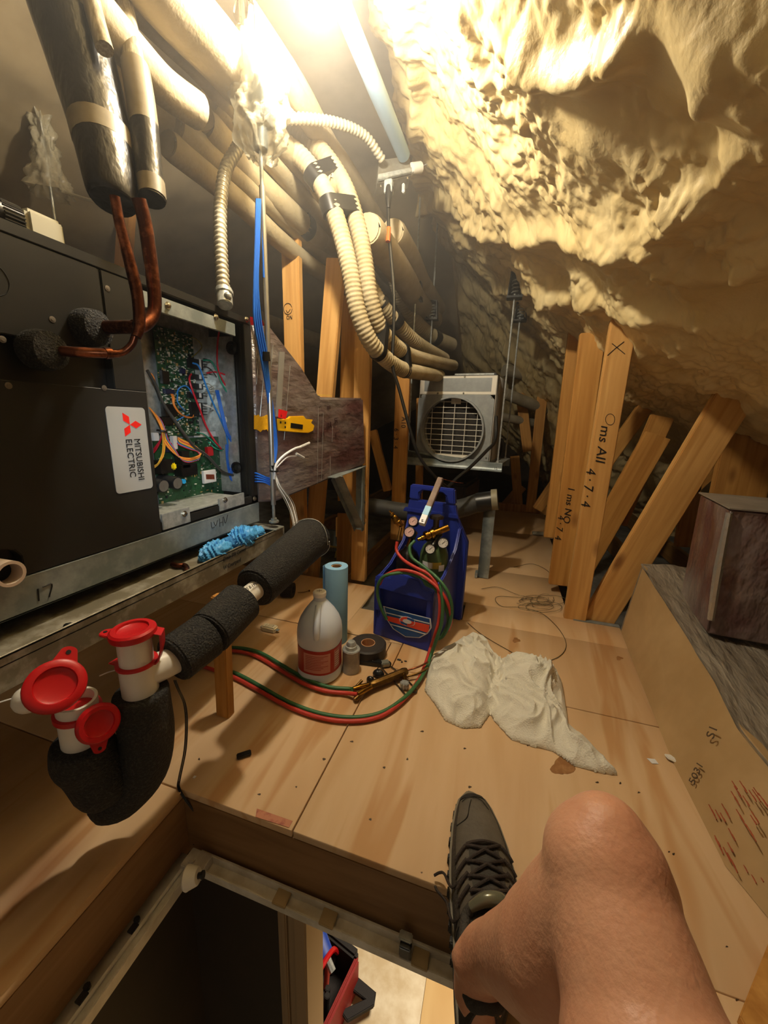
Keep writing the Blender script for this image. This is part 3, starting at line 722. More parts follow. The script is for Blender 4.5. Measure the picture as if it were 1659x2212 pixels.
# ================================================================ air handler
XF = -.80
uz0, uz1 = .555, 1.14
ah = thing('air_handler', (XF-.25, .5, uz0), 'large black air handler cabinet lying on zinc rails with its control box open', 'air handler')
YA, YB, YC = -.25, .722, 1.125
mb = MB()
mb.span((XF-.5, YA, uz0), (XF-.02, YB, uz1)); 
mb.span((XF-.5, YB, uz0), (XF-.16, YC, uz1))
mb.span((XF-.16, YB, uz1-.004), (XF, YC, uz1)); mb.span((XF-.16, YB, uz0), (XF, YC, uz0+.004))
mb.span((XF-.16, YC-.004, uz0), (XF-.012, YC, uz1))
obj('cabinet', mb, M_black, ah)
mb = MB()
mb.span((XF-.012, YC-.034, uz0), (XF, YC, uz1)); mb.span((XF-.012, YA, uz1-.018), (XF+.001, YC, uz1+.001)); mb.span((XF-.03, YB, uz1-.02), (XF, YC, uz1-.017))
mb.span((XF-.012, YB, uz0), (XF, YC, uz0+.026)); mb.span((XF-.02, YC-.036, uz0+.03), (XF-.012, YC-.033, uz1-.03))
obj('corner_frame', mb, M_black, ah, .001)
# front cover in pieces around the pipe slot and the drain opening
SL0, SL1, SZ0, SZ1 = .05, .640, .893, .93
mb = MB(); xf0, xf1 = XF-.02, XF+.001
S0, S1, SLO, SHI = .05, .645, .893, .965
DY, DZ = .43, .612          # drain cut-out at the lower left
mb.prism([(xf0, .30, uz0), (xf0, .30, DZ), (xf0, .405, DZ), (xf0, .42, DZ-.006), (xf0, .428, DZ-.02), (xf0, .428, uz0), (xf0, YB, uz0), (xf0, YB, SLO), (xf0, YA, SLO), (xf0, YA, uz0)], (xf1-xf0, 0, 0))
mb.span((xf0, S1, SLO), (xf1, YB, uz1-.02)); mb.span((xf0, YA, SHI), (xf1, .640, uz1-.02))
cover = obj('front_cover', mb, M_black, ah, .0015)
mb = MB(); mb.span((XF-.024, YA, uz0), (XF-.021, S1+.01, SHI+.01)); obj('slot_backing', mb, M_blackd, ah)
mb = MB(); mb.span((XF-.019, .6405, SHI), (XF-.002, .6445, uz1-.02)); obj('cover_seam', mb, M_blackd, cover)
for (u, v) in ((113, 690), (18, 833), (225, 838), (232, 623), (5, 733)):
    p = P(u, v, x=XF+.001); mb = MB(); mb.lathe([(.0055, 0), (.0055, .0008), (.003, .0012)], p, (1, 0, 0), 12); mb.cyl(p+Vector((.0011, 0, 0)), p+Vector((.0015, 0, 0)), .0025, 8)
    obj('screw_hole', mb, mat('scratched_steel', '6e665c', .5, .5), cover)
mb = MB(); mb.tube([P(-6, 572, x=XF+.0012), P(10, 590, x=XF+.0012), P(20, 612, x=XF+.0012), P(14, 634, x=XF+.0012), P(-4, 640, x=XF+.0012)], .0007, 4); obj('knockout_ring', mb, M_blackd, cover)
# nameplate
def F(y, z, dx=0): return Vector((XF+.001+dx, y, z))
def rrect(y0, y1, z0, z1, r, dx, n=5, skew=0):
    pts = []
    for (cy, cz, a0) in ((y1-r, z1-r, 0), (y0+r, z1-r, 90), (y0+r, z0+r, 180), (y1-r, z0+r, 270)):
        for k in range(n+1):
            a = radians(a0+90*k/n); pts.append(F(cy+r*cos(a), cz+r*sin(a), dx))
    return pts
mb = MB(); mb.prism(rrect(.617, .710, .671, .857, .008, 0), (.0012, 0, 0)); plate = obj('nameplate', mb, mat('silver_plate', 'b9bab6', .35, .3), ah); plate['label'] = 'silver nameplate with red diamonds'
M_logo = mat('logo_red', 'e5261f', .4)
def dia(cy, cz, dy, dz, ang):
    a = radians(ang); h = .0145; w = .0084
    pts = [F(cy+cos(a)*h*s1*dy+0, cz+sin(a)*h*s1*dz, .0014) if k % 2 == 0 else F(cy-sin(a)*w*s1*dy, cz+cos(a)*w*s1*dz, .0014) for k, s1 in enumerate((1, 1, -1, -1))]
    return pts
cy, cz = .668, .8195      # three diamonds, the group turned a quarter (reads downwards)
mb = MB()
for ang in (0, 120, 240):
    a = radians(ang); c = (cy+cos(a)*.0148, cz+sin(a)*.0148)
    pts = [F(c[0]+cos(a)*.0145, c[1]+sin(a)*.0145, .0014), F(c[0]-sin(a)*.0084, c[1]+cos(a)*.0084, .0014), F(c[0]-cos(a)*.0145, c[1]-sin(a)*.0145, .0014), F(c[0]+sin(a)*.0084, c[1]-cos(a)*.0084, .0014)]
    mb.prism(pts, (.0004, 0, 0))
obj('emblem', mb, M_logo, plate)
text('lettering', 'MITSUBISHI', F(.674, .789, .0012), (0, 0, -1), (0, 1, 0), .0215, M_ink, plate, sx=.88)
text('lettering', 'ELECTRIC', F(.6535, .789, .0012), (0, 0, -1), (0, 1, 0), .0215, M_ink, plate, sx=.92)
# galvanised inner pan and brackets
mb = MB(); mb.span((XF-.158, YB+.002, uz0+.03), (XF-.154, YC-.006, uz1-.02)); mb.span((XF-.154, YC-.012, uz0+.03), (XF-.06, YC-.008, uz1-.05)); obj('inner_pan', mb, M_galv2, ah)
mb = MB(); mb.span((XF-.15, YB+.004, uz0+.03), (XF-.002, YC-.075, uz0+.034)); mb.span((XF-.004, YB+.004, uz0-.002+.006), (XF+.002, YB+.095, uz0+.046)); mb.span((XF-.004, YB+.21, uz0+.008), (XF+.002, YC-.075, uz0+.046)); 
shelf = obj('bottom_bracket', mb, M_galv2, ah, .001)
mb = MB(); mb.span((XF-.004, YB+.002, uz1-.065), (XF+.002, YC-.075, uz1-.03)); mb.span((XF-.05, YB+.002, uz1-.033), (XF, YC-.075, uz1-.03)); tb_ = obj('top_bracket', mb, M_galv, ah, .002)
for (u, v, par, xx) in ((362, 660, tb_, XF+.002), (466, 685, tb_, XF+.002), (398, 1110, shelf, XF+.002), (486, 1080, shelf, XF+.002), (532, 690, ah, XF), (549, 1077, ah, XF)):
    p = P(u, v, x=xx); mb = MB(); mb.lathe([(.0085, 0), (.0085, .0015)], p, (1, 0, 0), 16); mb.lathe([(.0058, 0), (.0058, .006), (.004, .007)], p, (1, 0, 0), 6); obj('hex_screw', mb, M_screw, par)
# grommets on the side wall of the box
for (u, v) in ((502, 752), (512, 1010)):
    p = P(u, v, y=YC-.013); mb = MB(); mb.lathe([(.020, 0), (.020, .006), (.012, .010), (.009, .004)], p, (0, -1, 0), 16); obj('grommet', mb, M_plastic, ah)
# circuit boards
XB = XF-.150
M_pcb = mat('green_circuit_board', '27583a', .35, noise=(60, '1c4129', .7))
def board_rect(u0, v0, u1, v1, x, name, t=.002):
    a = P(u0, v0, x=x); b = P(u1, v1, x=x); y0, y1 = sorted((a.y, b.y)); z0, z1 = sorted((a.z, b.z))
    y0 = max(y0, YB+.004); mb = MB(); mb.span((x-t, y0, z0), (x, y1, z1)); return obj(name, mb, M_pcb, ah), (y0, y1, z0, z1)
pcb1, R1 = board_rect(330, 700, 432, 940, XB+.012, 'control_board')
pcb2, R2 = board_rect(330, 950, 497, 1072, XB+.012, 'power_board')
rr = random.Random(11)
cols = [mat('chip_black', '18191a', .3), mat('chip_white', 'd8d6c6', .4), mat('solder_silver', 'b8b8b0', .3, .8), mat('chip_tan', 'a78c58', .4)]
for pcb, R_, cnt in ((pcb1, R1, 760), (pcb2, R2, 240)):
    groups = [MB() for _ in cols]
    for k in range(cnt):
        i = rr.choices(range(4), (3, 6, 5, 2))[0]; y = rr.uniform(R_[0]+.004, R_[1]-.004); z = rr.uniform(R_[2]+.004, R_[3]-.004)
        dy = rr.choice((.0015, .002, .003, .006, .009)); dz = rr.choice((.0012, .002, .003, .004, .008)); h = rr.uniform(.001, .004)
        if i in (1, 2): dy *= .8; dz *= .7
        groups[i].box((XB+.012+h/2, y, z), (h, dy, dz))
    for i, gmb in enumerate(groups):
        o = obj(('black_chips', 'white_components', 'solder_joints', 'tan_components')[i], gmb, cols[i], pcb); o['kind'] = 'stuff'
X1 = XB+.014
def cpt(name, u0, v0, u1, v1, h, m, par=ah, bevel=.001, x=None):
    x = X1 if x is None else x
    a = P(u0, v0, x=x+h); b = P(u1, v1, x=x+h); mb = MB(); mb.span((x, min(a.y, b.y), min(a.z, b.z)), (x+h, max(a.y, b.y), max(a.z, b.z))); return obj(name, mb, m, par, bevel)
# terminal strips down the right with white labels
for (v0, v1) in ((772, 800), (806, 822), (826, 842), (846, 862), (868, 900)):
    t_ = cpt('terminal_block', 408 if v0 < 860 else 412, v0, 440, v1, .022, M_plastic, x=XB)
    a = P(430, v0+3, x=XB+.0225); b = P(434, v1-3, x=XB+.0225); mb = MB(); mb.span((XB+.022, a.y, b.z), (XB+.0235, b.y+.002, a.z)); obj('terminal_label', mb, M_white, t_)
    for vv in range(v0+3, v1-2, 6):
        a = P(441, vv, x=XB+.012); mb = MB(); mb.box(a+Vector((0, .004, 0)), (.008, .012, .002)); obj('terminal_fin', mb, M_plastic, t_)
cpt('connector_block', 358, 840, 378, 852, .012, mat('navy_connector', '1a2140', .4)); cpt('connector_block', 392, 795, 402, 808, .010, mat('navy_connector', '1a2140', .4))
cpt('relay', 355, 872, 385, 900, .016, M_plastic); cpt('relay', 350, 900, 375, 918, .014, M_plastic); cpt('relay', 350, 800, 368, 830, .012, M_plastic)
cpt('connector_block', 374, 942, 385, 970, .014, M_white); cpt('connector_block', 358, 958, 374, 976, .012, mat('navy_connector', '1a2140', .4))
cpt('connector_block', 332, 935, 345, 952, .014, M_white); cpt('transformer_core', 392, 975, 412, 1010, .03, M_plastic); cpt('transformer_core', 392, 1005, 428, 1025, .03, M_plastic)
cpt('transformer_core', 345, 995, 378, 1020, .028, M_plastic); k_ = cpt('yellow_coil', 372, 1001, 384, 1014, .032, mat('yellow_wrap', 'f2d81a', .4), bevel=.004)
cpt('red_connector', 448, 966, 462, 984, .012, mat('red_connector', 'a3151b', .35)); cpt('coil_base', 440, 1018, 468, 1040, .010, M_white)
cpt('component_label', 466, 994, 476, 1036, .002, M_white, x=XB); cpt('component_label', 418, 932, 494, 942, .0015, M_white, x=XB)
for k in range(5):
    a = P(447+k*3.6, 1030, x=X1+.02); mb = MB(); mb.cyl(a+Vector((0, 0, -.008)), a+Vector((0, 0, .008)), .0026, 8); obj('copper_winding', mb, mat('dark_copper_coil', '7c3a24', .4, .4), ah)
# two big capacitors lying on the board, their ends towards the viewer
M_cap = mat('capacitor_sleeve', '1d1f22', .3); M_capend = mat('capacitor_top', 'a3a29c', .3, .8)
for (u, v, r) in ((354, 1050, .018), (384, 1044, .018)):
    a = P(u, v, x=XB+.075); b0 = Vector((XB+.012, a.y, a.z+.004)); mb = MB(); mb.cyl(b0, a, r, 24); cp = obj('capacitor', mb, M_cap, ah, .0015)
    d_ = (a-b0).normalized(); mb = MB(); mb.cyl(a, a+d_*.0006, r*.86, 24); mb.box(a+d_*.0009, (.0004, .001, r*1.2)); obj('capacitor_top', mb, M_capend, cp)
a = P(398, 1040, x=XB+.05); mb = MB(); mb.cyl(a-Vector((.03, 0, 0)), a, .007, 14); obj('blue_capacitor', mb, mat('blue_cap', '1f8fd2', .35), ah)
# wiring
def wire(name, pts, r, m, par=ah): mb = MB(); mb.tube([P(u, v, x=XB+h) for u, v, h in pts], r, 6, res=6); return obj(name, mb, m, par)
M_rw = mat('red_wire', 'c11f33', .35); M_gw = mat('green_wire', '1f8f74', .35); M_ow = mat('orange_wire', 'e08a3c', .35); M_yw = mat('yellow_wire', 'e0b43c', .35); M_kw = mat('grey_cable', '3c3d3c', .45); M_olive = mat('olive_wire', '77702f', .4); M_lw = mat('light_blue_wire', '2f83d6', .35)
wire('grey_cable', [(318, 800, .06), (338, 835, .055), (352, 870, .06), (375, 905, .065), (400, 940, .07), (420, 965, .07), (448, 985, .07), (480, 1018, .07), (508, 1028, .06)], .0042, M_kw)
wire('red_wire', [(318, 802, .05), (330, 812, .05), (340, 840, .045)], .0018, M_ow)
wire('blue_wire', [(416, 784, .025), (430, 792, .04), (444, 830, .05), (460, 870, .05), (476, 905, .05), (488, 935, .05), (492, 960, .05)], .0028, M_lw)
wire('red_wire', [(413, 808, .025), (409, 820, .045), (418, 850, .05), (432, 885, .05), (445, 920, .05), (462, 950, .05), (478, 970, .04)], .0028, M_rw)
wire('red_wire', [(446, 806, .02), (468, 804, .04), (495, 815, .06), (522, 845, .08)], .0028, M_rw)
wire('red_wire', [(478, 690, .06), (470, 740, .05), (470, 790, .05), (480, 820, .05), (500, 850, .06), (524, 875, .08)], .0028, M_rw)
wire('green_wire', [(438, 778, .02), (455, 780, .03), (468, 800, .04), (480, 830, .05), (496, 855, .06), (506, 864, .07)], .0028, M_gw)
wire('dark_wire', [(440, 790, .02), (455, 798, .03), (468, 815, .04)], .002, M_kw)
wire('green_wire', [(424, 934, .02), (440, 938, .03), (455, 950, .03), (470, 965, .03), (486, 972, .03)], .002, M_gw)
wire('green_wire', [(450, 955, .02), (464, 968, .03), (480, 974, .03)], .002, M_gw)
wire('olive_wire', [(410, 728, .01), (425, 733, .02), (436, 748, .02), (428, 760, .02), (414, 772, .02)], .0016, M_olive)
wire('blue_wire', [(382, 850, .02), (388, 838, .03), (402, 834, .03), (416, 850, .03), (426, 870, .03), (434, 890, .03)], .0022, M_lw)
wire('blue_wire', [(384, 850, .02), (383, 866, .03), (392, 880, .03), (400, 888, .02)], .0018, M_lw)
for k in range(3): wire('orange_wire', [(366+k*2, 846, .014), (372+k*2, 858, .035), (375+k, 875, .04), (388+k, 893, .04), (404, 900+k, .03), (416, 901, .025), (418, 895, .02)], .0016, M_ow)
wire('blue_wire', [(382, 908, .02), (398, 900, .03), (408, 896, .02)], .0018, M_lw)
mats6 = [M_ow, M_yw, M_rw, M_ow, M_yw, M_kw, M_lw, M_rw]
for k in range(8):
    o_ = k*1.6
    wire('harness_wire', [(322+o_*.6, 880+k, .05), (336+o_, 900+k, .055), (350+o_*.6, 930, .06), (352+o_, 950, .06), (366+o_, 970, .06), (385+o_*.6, 985+k, .06), (408, 990+k*1.2, .06), (430, 984+k, .055), (434-k, 976, .05), (420-k*2, 962+k, .045), (398-k*2, 952+k, .03), (384, 945+k, .02)], .0016, mats6[k])
for k in range(3): wire('harness_wire', [(350+k*2, 930, .06), (352+k*2, 955, .06), (350+k*2, 980, .055), (342+k, 1000, .05), (334, 1006+k*2, .04)], .0017, M_yw if k != 1 else M_ow)
for k in range(3): wire('harness_wire', [(350, 935, .058), (346, 950+k*2, .05), (338, 962+k*4, .04), (332, 970+k*4, .03)], .0015, M_rw)
mb = MB(); a = P(350, 932, x=XB+.062); mb.lathe([(.012, -.0025), (.0135, -.002), (.0135, .002), (.012, .0025)], a, (0, .3, 1), 14); obj('cable_tie', mb, M_plastic, ah)
for k in range(9):
    o_ = (k % 3)*2.6; q_ = (k//3)*.006
    wire('blue_harness_wire', [(466+o_, 843, .03+q_), (472+o_, 870, .04+q_), (480+o_, 905, .045+q_), (488+o_, 935, .05+q_), (500+o_, 955, .05+q_), (506+o_, 975, .05+q_), (503+o_, 1000, .05+q_), (495+o_, 1025, .05+q_)], .0023, M_blue)
for k in range(4): wire('blue_harness_wire', [(488+k*1.5, 960, .05), (489+k, 985, .05), (492+k, 1010, .05), (498+k*2, 1035, .055), (507+k*2, 1038, .06), (513, 1026, .07)], .0023, M_blue)
wire('white_lead', [(440, 875, .02), (455, 880, .03), (470, 892, .035), (480, 910, .04)], .002, M_white)
for k in range(4): wire('grey_lead', [(444, 828+k*7, .015), (452, 830+k*6, .025), (462, 838+k*3, .03)], .0016, mat('pale_lead', 'a8a290', .4))
mb = MB(); a = P(487, 907, x=XB+.052); mb.ball(a, .007, 8, (1, .7, 1.6)); obj('clear_connector', mb, mat('clear_plug', 'e8e8e4', .2, trans=.3), ah)

# copper stubs and risers
lines = thing('copper_riser', P(300, 705, x=-.71), 'thick copper riser bending to the upper stub of the black unit', 'copper pipe')
ps = P(168, 708, x=XF-.01); 
ring = lambda p, r, par: obj('foam_collar', MB().lathe([(r*.4, -.02), (r, -.018), (r*1.05, 0), (r*.95, .02), (r*.45, .026)], p, (1, .12, 0), 20), M_cfoam, par)
xr = -.70
ring(P(196, 708, x=XF+.012), .033, lines)
mb = MB(); mb.tube([P(200, 708, x=XF+.01), P(240, 707, x=XF+.045), P(296, 706, x=xr)], .0125, 16); obj('stub', mb, M_copper, lines)
mb = MB(); mb.tube([P(300, 430, x=xr), P(313, 480, x=xr), P(322, 540, x=xr), P(330, 600, x=xr), P(334, 640, x=xr), P(333, 672, x=xr), P(322, 692, x=xr), P(306, 704, x=xr), P(290, 706, x=xr)], .0125, 16); obj('riser', mb, M_copper, lines)
l2 = thing('copper_riser', P(260, 760, x=-.72), 'thin copper riser elbowing to the lower stub of the black unit', 'copper pipe')
ring(P(92, 757, x=XF+.012), .033, l2)
mb = MB(); mb.tube([P(98, 756, x=XF+.01), P(160, 760, x=XF+.05), P(228, 763, x=-.72), P(262, 762, x=-.71), P(284, 745, x=-.70), P(292, 724, x=-.695)], [.009, .009, .009, .0065, .0065, .0065], 14); obj('stub', mb, M_copper, l2)
mb = MB(); mb.tube([P(294, 728, x=-.69), P(301, 700, x=-.688), P(297, 640, x=-.688), P(284, 580, x=-.688), P(268, 520, x=-.688), P(256, 470, x=-.688), P(248, 425, x=-.688)], [.0085, .0105, .0105, .0105, .0095, .0085, .0085], 14); obj('riser', mb, M_copper, l2)
mb = MB(); mb.cyl(P(226, 763, x=-.72), P(240, 763, x=-.718), .0102, 14); obj('coupling', mb, M_copper, l2)
# thick insulated risers going up to the roof
M_shiny = mat('black_wrap_film', '1e1c1b', .28, spec=.7, bump=(18, .9, (1, 1, .5)), bd=.009)
M_palewrap = mat('pale_sleeve', '9a8f78', .45, noise=(12, '7d725c', .6))
M_strip = mat('striped_sleeve', 'c9c0a4', .35, noise=(160, '8a7f68', .7, (1, 1, .02)))
dr = .78
rs1 = thing('insulated_riser', P(250, 430, d=dr), 'fatter black wrapped riser over the copper pipes', 'pipe')
mb = MB(); mb.tube([P(246, 438, d=dr), P(243, 415, d=dr), P(222, 300, d=dr), P(188, 170, d=dr), P(150, 40, d=dr-.02), P(120, -60, d=dr-.03)], [.040, .048, .056, .064, .068, .068], 24, flat=.9); obj('black_wrap', mb, M_shiny, rs1)
mb = MB(); mb.tube([P(226, 322, d=dr), P(219, 284, d=dr)], [.0555, .058], 24, flat=.9); obj('pale_band', mb, M_palewrap, rs1)
mb = MB(); mb.tube([P(226, 106, d=dr-.045), P(207, 40, d=dr-.05), P(188, -40, d=dr-.055)], .0155, 14); obj('striped_sleeve', mb, M_strip, rs1)
rs2 = thing('insulated_riser', P(330, 420, d=dr+.04), 'slimmer pale and black riser right of the fatter one', 'pipe')
mb = MB(); mb.tube([P(328, 432, d=dr+.03), P(318, 340, d=dr+.03), P(312, 270, d=dr+.03)], [.026, .027, .027], 20); obj('black_wrap', mb, M_shiny, rs2)
mb = MB(); mb.tube([P(329, 428, d=dr+.03), P(325, 392, d=dr+.03)], [.0268, .0272], 20); obj('pale_band', mb, M_palewrap, rs2)
mb = MB(); mb.tube([P(312, 275, d=dr+.03), P(303, 210, d=dr+.03), P(292, 145, d=dr+.03)], .0275, 20); obj('pale_sleeve', mb, M_palewrap, rs2)
mb = MB(); mb.tube([P(292, 150, d=dr+.03), P(275, 60, d=dr+.03), P(255, -40, d=dr+.03)], .021, 18); obj('striped_sleeve', mb, M_strip, rs2)
# cap and white fitting on top of the unit
cf_ = thing('drain_fitting', P(110, 540, z=uz1), 'white square fitting with a ribbed black cap on top of the black unit', 'fitting')
c = P(128, 552, z=uz1+.001); c = Vector((XF-.05, .575, uz1))
mb = MB(); mb.box(c+Vector((0, 0, .024)), (.05, .062, .044)); obj('white_body', mb, mat('ivory_plastic', 'cfcbb6', .4), cf_, .006)
c2 = c+Vector((0, -.05, .024)); mb = MB(); mb.cyl(c2+Vector((0, -.032, 0)), c2+Vector((0, .016, 0)), .023, 28)
for k in range(28):
    a = 2*pi*k/28; mb.box(c2+Vector((cos(a)*.0235, .002, sin(a)*.0235)), (.002, .03, .002))
obj('ribbed_cap', mb, M_plastic, cf_)
mb = MB(); mb.tube([P(165, 560, x=XF-.08), P(200, 562, x=XF-.09), P(245, 580, x=XF-.1), P(262, 597, x=XF-.1)], .009, 8); tag(obj('black_sleeve', mb, M_tape), 'dark flexible sleeve lying on top of the black unit', 'cable')
# pvc stub at the drain opening
pv = thing('drain_stub', P(20, 1238, x=-.76), 'short open white pvc drain stub at the lower left of the black unit', 'pipe')
a = P(24, 1240, x=-.745); b = P(-60, 1225, x=-.84)
ax = (b-a).normalized(); L_ = (b-a).length
mb = MB(); mb.lathe([(.0165, .03), (.0165, 0), (.0215, 0), (.0215, L_), (.0165, L_)], a, ax, 28); mb = MB().add(mb.v, [f for f in mb.f if len(f) == 4])
for_ = obj('drain_pipe', mb, mat('aged_pvc', 'cdb9a6', .35), pv)
mb = MB(); mb.cyl(a+ax*.028, a+ax*.03, .0164, 20); obj('bore', mb, M_blackd, pv)

# rails and tray under the unit
rail = thing('support_rail', (XF, .4, .49), 'zinc support rail under the front of the black unit, 17 written on it', 'rail')
mb = MB(); mb.span((XF-.002, -.3, .487), (XF+.004, 1.122, .553)); mb.span((XF-.06, -.3, .549), (XF+.004, 1.122, .553)); mb.span((XF-.03, -.3, .487), (XF+.004, 1.122, .491))
obj('rail_channel', mb, M_galv, rail, .0008)
def FR(u, v): return P(u, v, x=XF+.0045)
strokes('writing', [[FR(82, 1272), FR(84, 1298)], [FR(92, 1268), FR(112, 1262), FR(106, 1290)]], M_ink, rail, .0013)
strokes('writing', [[FR(456, 1128), FR(458, 1140), FR(464, 1138)], [FR(462, 1127), FR(466, 1136), FR(470, 1124)], [FR(474, 1120), FR(475, 1138)], [FR(474, 1130), FR(481, 1127)], [FR(481, 1117), FR(482, 1136)], [FR(483, 1116), FR(487, 1130), FR(492, 1112)]], M_ink, rail, .0008)
XT = -.72
tray = thing('drip_tray', (XT, .6, .42), 'long zinc drip tray below the black unit with handwriting on its front', 'tray')
mb = MB(); mb.span((XT-.45, -.3, .450), (XT, 1.150, .452)); mb.span((XT-.0015, -.3, .408), (XT, 1.150, .466)); mb.span((XT-.008, -.3, .464), (XT, 1.150, .466)); mb.span((XT-.45, 1.149, .408), (XT, 1.150, .466)); mb.span((XT-.45, -.3, .408), (XT-.449, 1.15, .466))
obj('tray_pan', mb, mat('dusty_zinc', 'b5b0a2', .45, .3, noise=(18, '77705f', .75), bump=(30, .1)), tray)
mb = MB(); mb.span((XT-.25, 1.10, .466), (XT+.004, 1.152, .470)); mb.span((XT-.25, 1.10, .470), (XT-.245, 1.152, .478)); mb.span((XT-.25, 1.148, .440), (XT+.004, 1.153, .470)); obj('end_strut', mb, M_galv2, tray, .001)
def FT(u, v): return P(u, v, x=XT+.001)
rv = (FT(560, 1168)-FT(480, 1205)); rv = Vector((0, 1, 0))
text('writing', 'Drain SW Corner', FT(482, 1213), (0, 1, .0), (0, 0, 1), .0175, M_ink, tray, sx=.78, shear=.2)
text('writing', 'W Courtyard', FT(482, 1232), (0, 1, .0), (0, 0, 1), .0175, M_ink, tray, sx=.78, shear=.2)
# things in the tray
gl = thing('blue_glove', P(510, 1175, z=.46), 'crumpled light blue nitrile glove lying in the end of the drip tray', 'glove')
M_glove = mat('blue_nitrile', '4f9fdc', .45, bump=(60, .8))
def crumpled(c, r, sc, seed, amp=.35, n=36, f=5):
    f = f if n < 40 else 8
    rr = random.Random(seed); ph = [(rr.uniform(2, f*2), rr.uniform(2, f*2), rr.uniform(0, 6)) for _ in range(7)]
    vs = []; fs = []; m = n//2
    for i in range(m+1):
        for k in range(n):
            a = pi*i/m; b = 2*pi*k/n; d = Vector((sin(a)*cos(b), sin(a)*sin(b), cos(a)))
            h = 1+amp*sum(abs(sin(p[0]*d.x+p[1]*d.y+p[2]+p[0]*.7*d.z)) for p in ph)/7-amp*.6
            vs.append(Vector(c)+Vector((d.x*r*sc[0]*h, d.y*r*sc[1]*h, max(d.z, -.35)*r*sc[2]*h)))
    for i in range(m):
        for k in range(n): fs.append((i*n+k, (i+1)*n+k, (i+1)*n+(k+1) % n, i*n+(k+1) % n))
    return MB().add(vs, fs)
mb = crumpled((XT-.035, .855, .466), .038, (.8, 1.4, .8), 1, .75, 72); mb2 = crumpled((XT-.03, .965, .470), .042, (.75, 1.3, .95), 2, .75, 72); mb.add(mb2.v, mb2.f); mb3 = crumpled((XT-.04, 1.045, .466), .03, (.8, 1.3, .8), 4, .7, 72); mb.add(mb3.v, mb3.f)
obj('glove_palm', mb, M_glove, gl, ang=70)
M_gloved = mat('blue_nitrile_cuff', '3a86c6', .45)
mb = MB(); c = Vector((XT-.03, .905, .475))
for k in range(5): mb.tube([c+Vector((-.02+k*.003, -.015+k*.008, .0)), c+Vector((-.004, -.012+k*.01, .018)), c+Vector((.012, -.005+k*.009, -.002))], .004, 6)
obj('glove_finger', mb, M_gloved, gl)
mb = MB(); mb.tube([P(372, 1219, z=.461), P(385, 1222, z=.461), P(398, 1221, z=.461), P(404, 1228, z=.460), P(402, 1236, z=.458)], .0065, 12)
tag(obj('copper_elbow', mb, M_copper), 'small loose copper elbow lying in the drip tray', 'copper elbow')
mb = crumpled(P(148, 1352, z=.456), .008, (1, 1, .7), 8, .5, 12); tag(obj('black_scrap', mb, M_tape), 'small black scrap lying in the drip tray', 'scrap')

# ================================================================ timber, ducts and the small ventilator
def stud(a, b, label, w=.089, t=.038, m=None, wd=(1, 0, 0), name='stud'):
    return tag(board(name, a, b, w, t, wd, m or M_stud), label, 'stud')
YT = 1.80
def V2(u, v, y=YT): return P(u, v, y=y)
M_stud2 = wood_mat('pine_shade_toned', 'c8934c', 'a97434', '8f5c2a', (1.4, 1.4, .07), 26, knots=7)  # darker copy of the stud pine, shade put into the colour
# the truss at the back edge of the deck, right side
s1 = stud(V2(1240, 1338, 1.777), P(1347, 690, y=1.777), 'upright stud marked with an X and numbers at the right edge of the deck')
M_n = (0, -1, 0)
ab = (P(1347, 690, y=1.777)-V2(1240, 1338, 1.777)).normalized()
def S1(u, v): return P(u, v, y=1.777-.0195)
strokes('marker_cross', [[S1(1322, 742), S1(1350, 765)], [S1(1348, 738), S1(1330, 752), S1(1312, 768)]], M_ink, s1, .0014)
def hand(name, s, u, v, y, size, parent, dirv=None, sx=.9, shear=0):
    o = P(u, v, y=y); up = Vector((1, 0, 0)); r = Vector((.0, 0, -1)) if dirv is None else dirv
    return text(name, s, o, r, up, size, M_ink, parent, sx=sx, shear=shear)
dn = -ab
hand('marker_writing', '  ms AII', 1302, 900, 1.7575, .05, s1, dn, 1.15, .15)
mb_ = [S1(1318+10*cos(a), 906+12*sin(a)) for a in [k*.7 for k in range(10)]]
strokes('marker_circle', [mb_], M_ink, s1, .0010)
hand('marker_writing', '4 · 7 · 4', 1268, 1010, 1.7575, .052, s1, dn, 1.0, .15)
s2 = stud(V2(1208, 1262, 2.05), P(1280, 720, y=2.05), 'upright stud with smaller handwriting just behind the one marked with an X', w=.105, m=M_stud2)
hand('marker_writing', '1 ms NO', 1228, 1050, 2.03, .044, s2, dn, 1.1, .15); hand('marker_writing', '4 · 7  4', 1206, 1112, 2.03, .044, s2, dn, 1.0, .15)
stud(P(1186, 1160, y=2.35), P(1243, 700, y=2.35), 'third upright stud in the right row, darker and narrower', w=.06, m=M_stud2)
br_a = P(1262, 1350, y=1.762); 
stud(P(1284, 1348, y=1.80), P(1612, 812, y=1.80), 'wide slanting brace rising right from the foot of the stud marked with an X', w=.125, name='brace')
pl = MB().span(P(1212, 1340, y=1.756), P(1345, 1367, y=1.80)+Vector((0, 0, -.012))); 
mb = MB(); a = P(1215, 1337, y=1.752); mb.span((.375, 1.752, -.003), (.56, 1.775, .004)); tag(obj('nail_plate', mb, M_galv), 'thin grey metal strip at the foot of the slanting brace', 'metal plate')
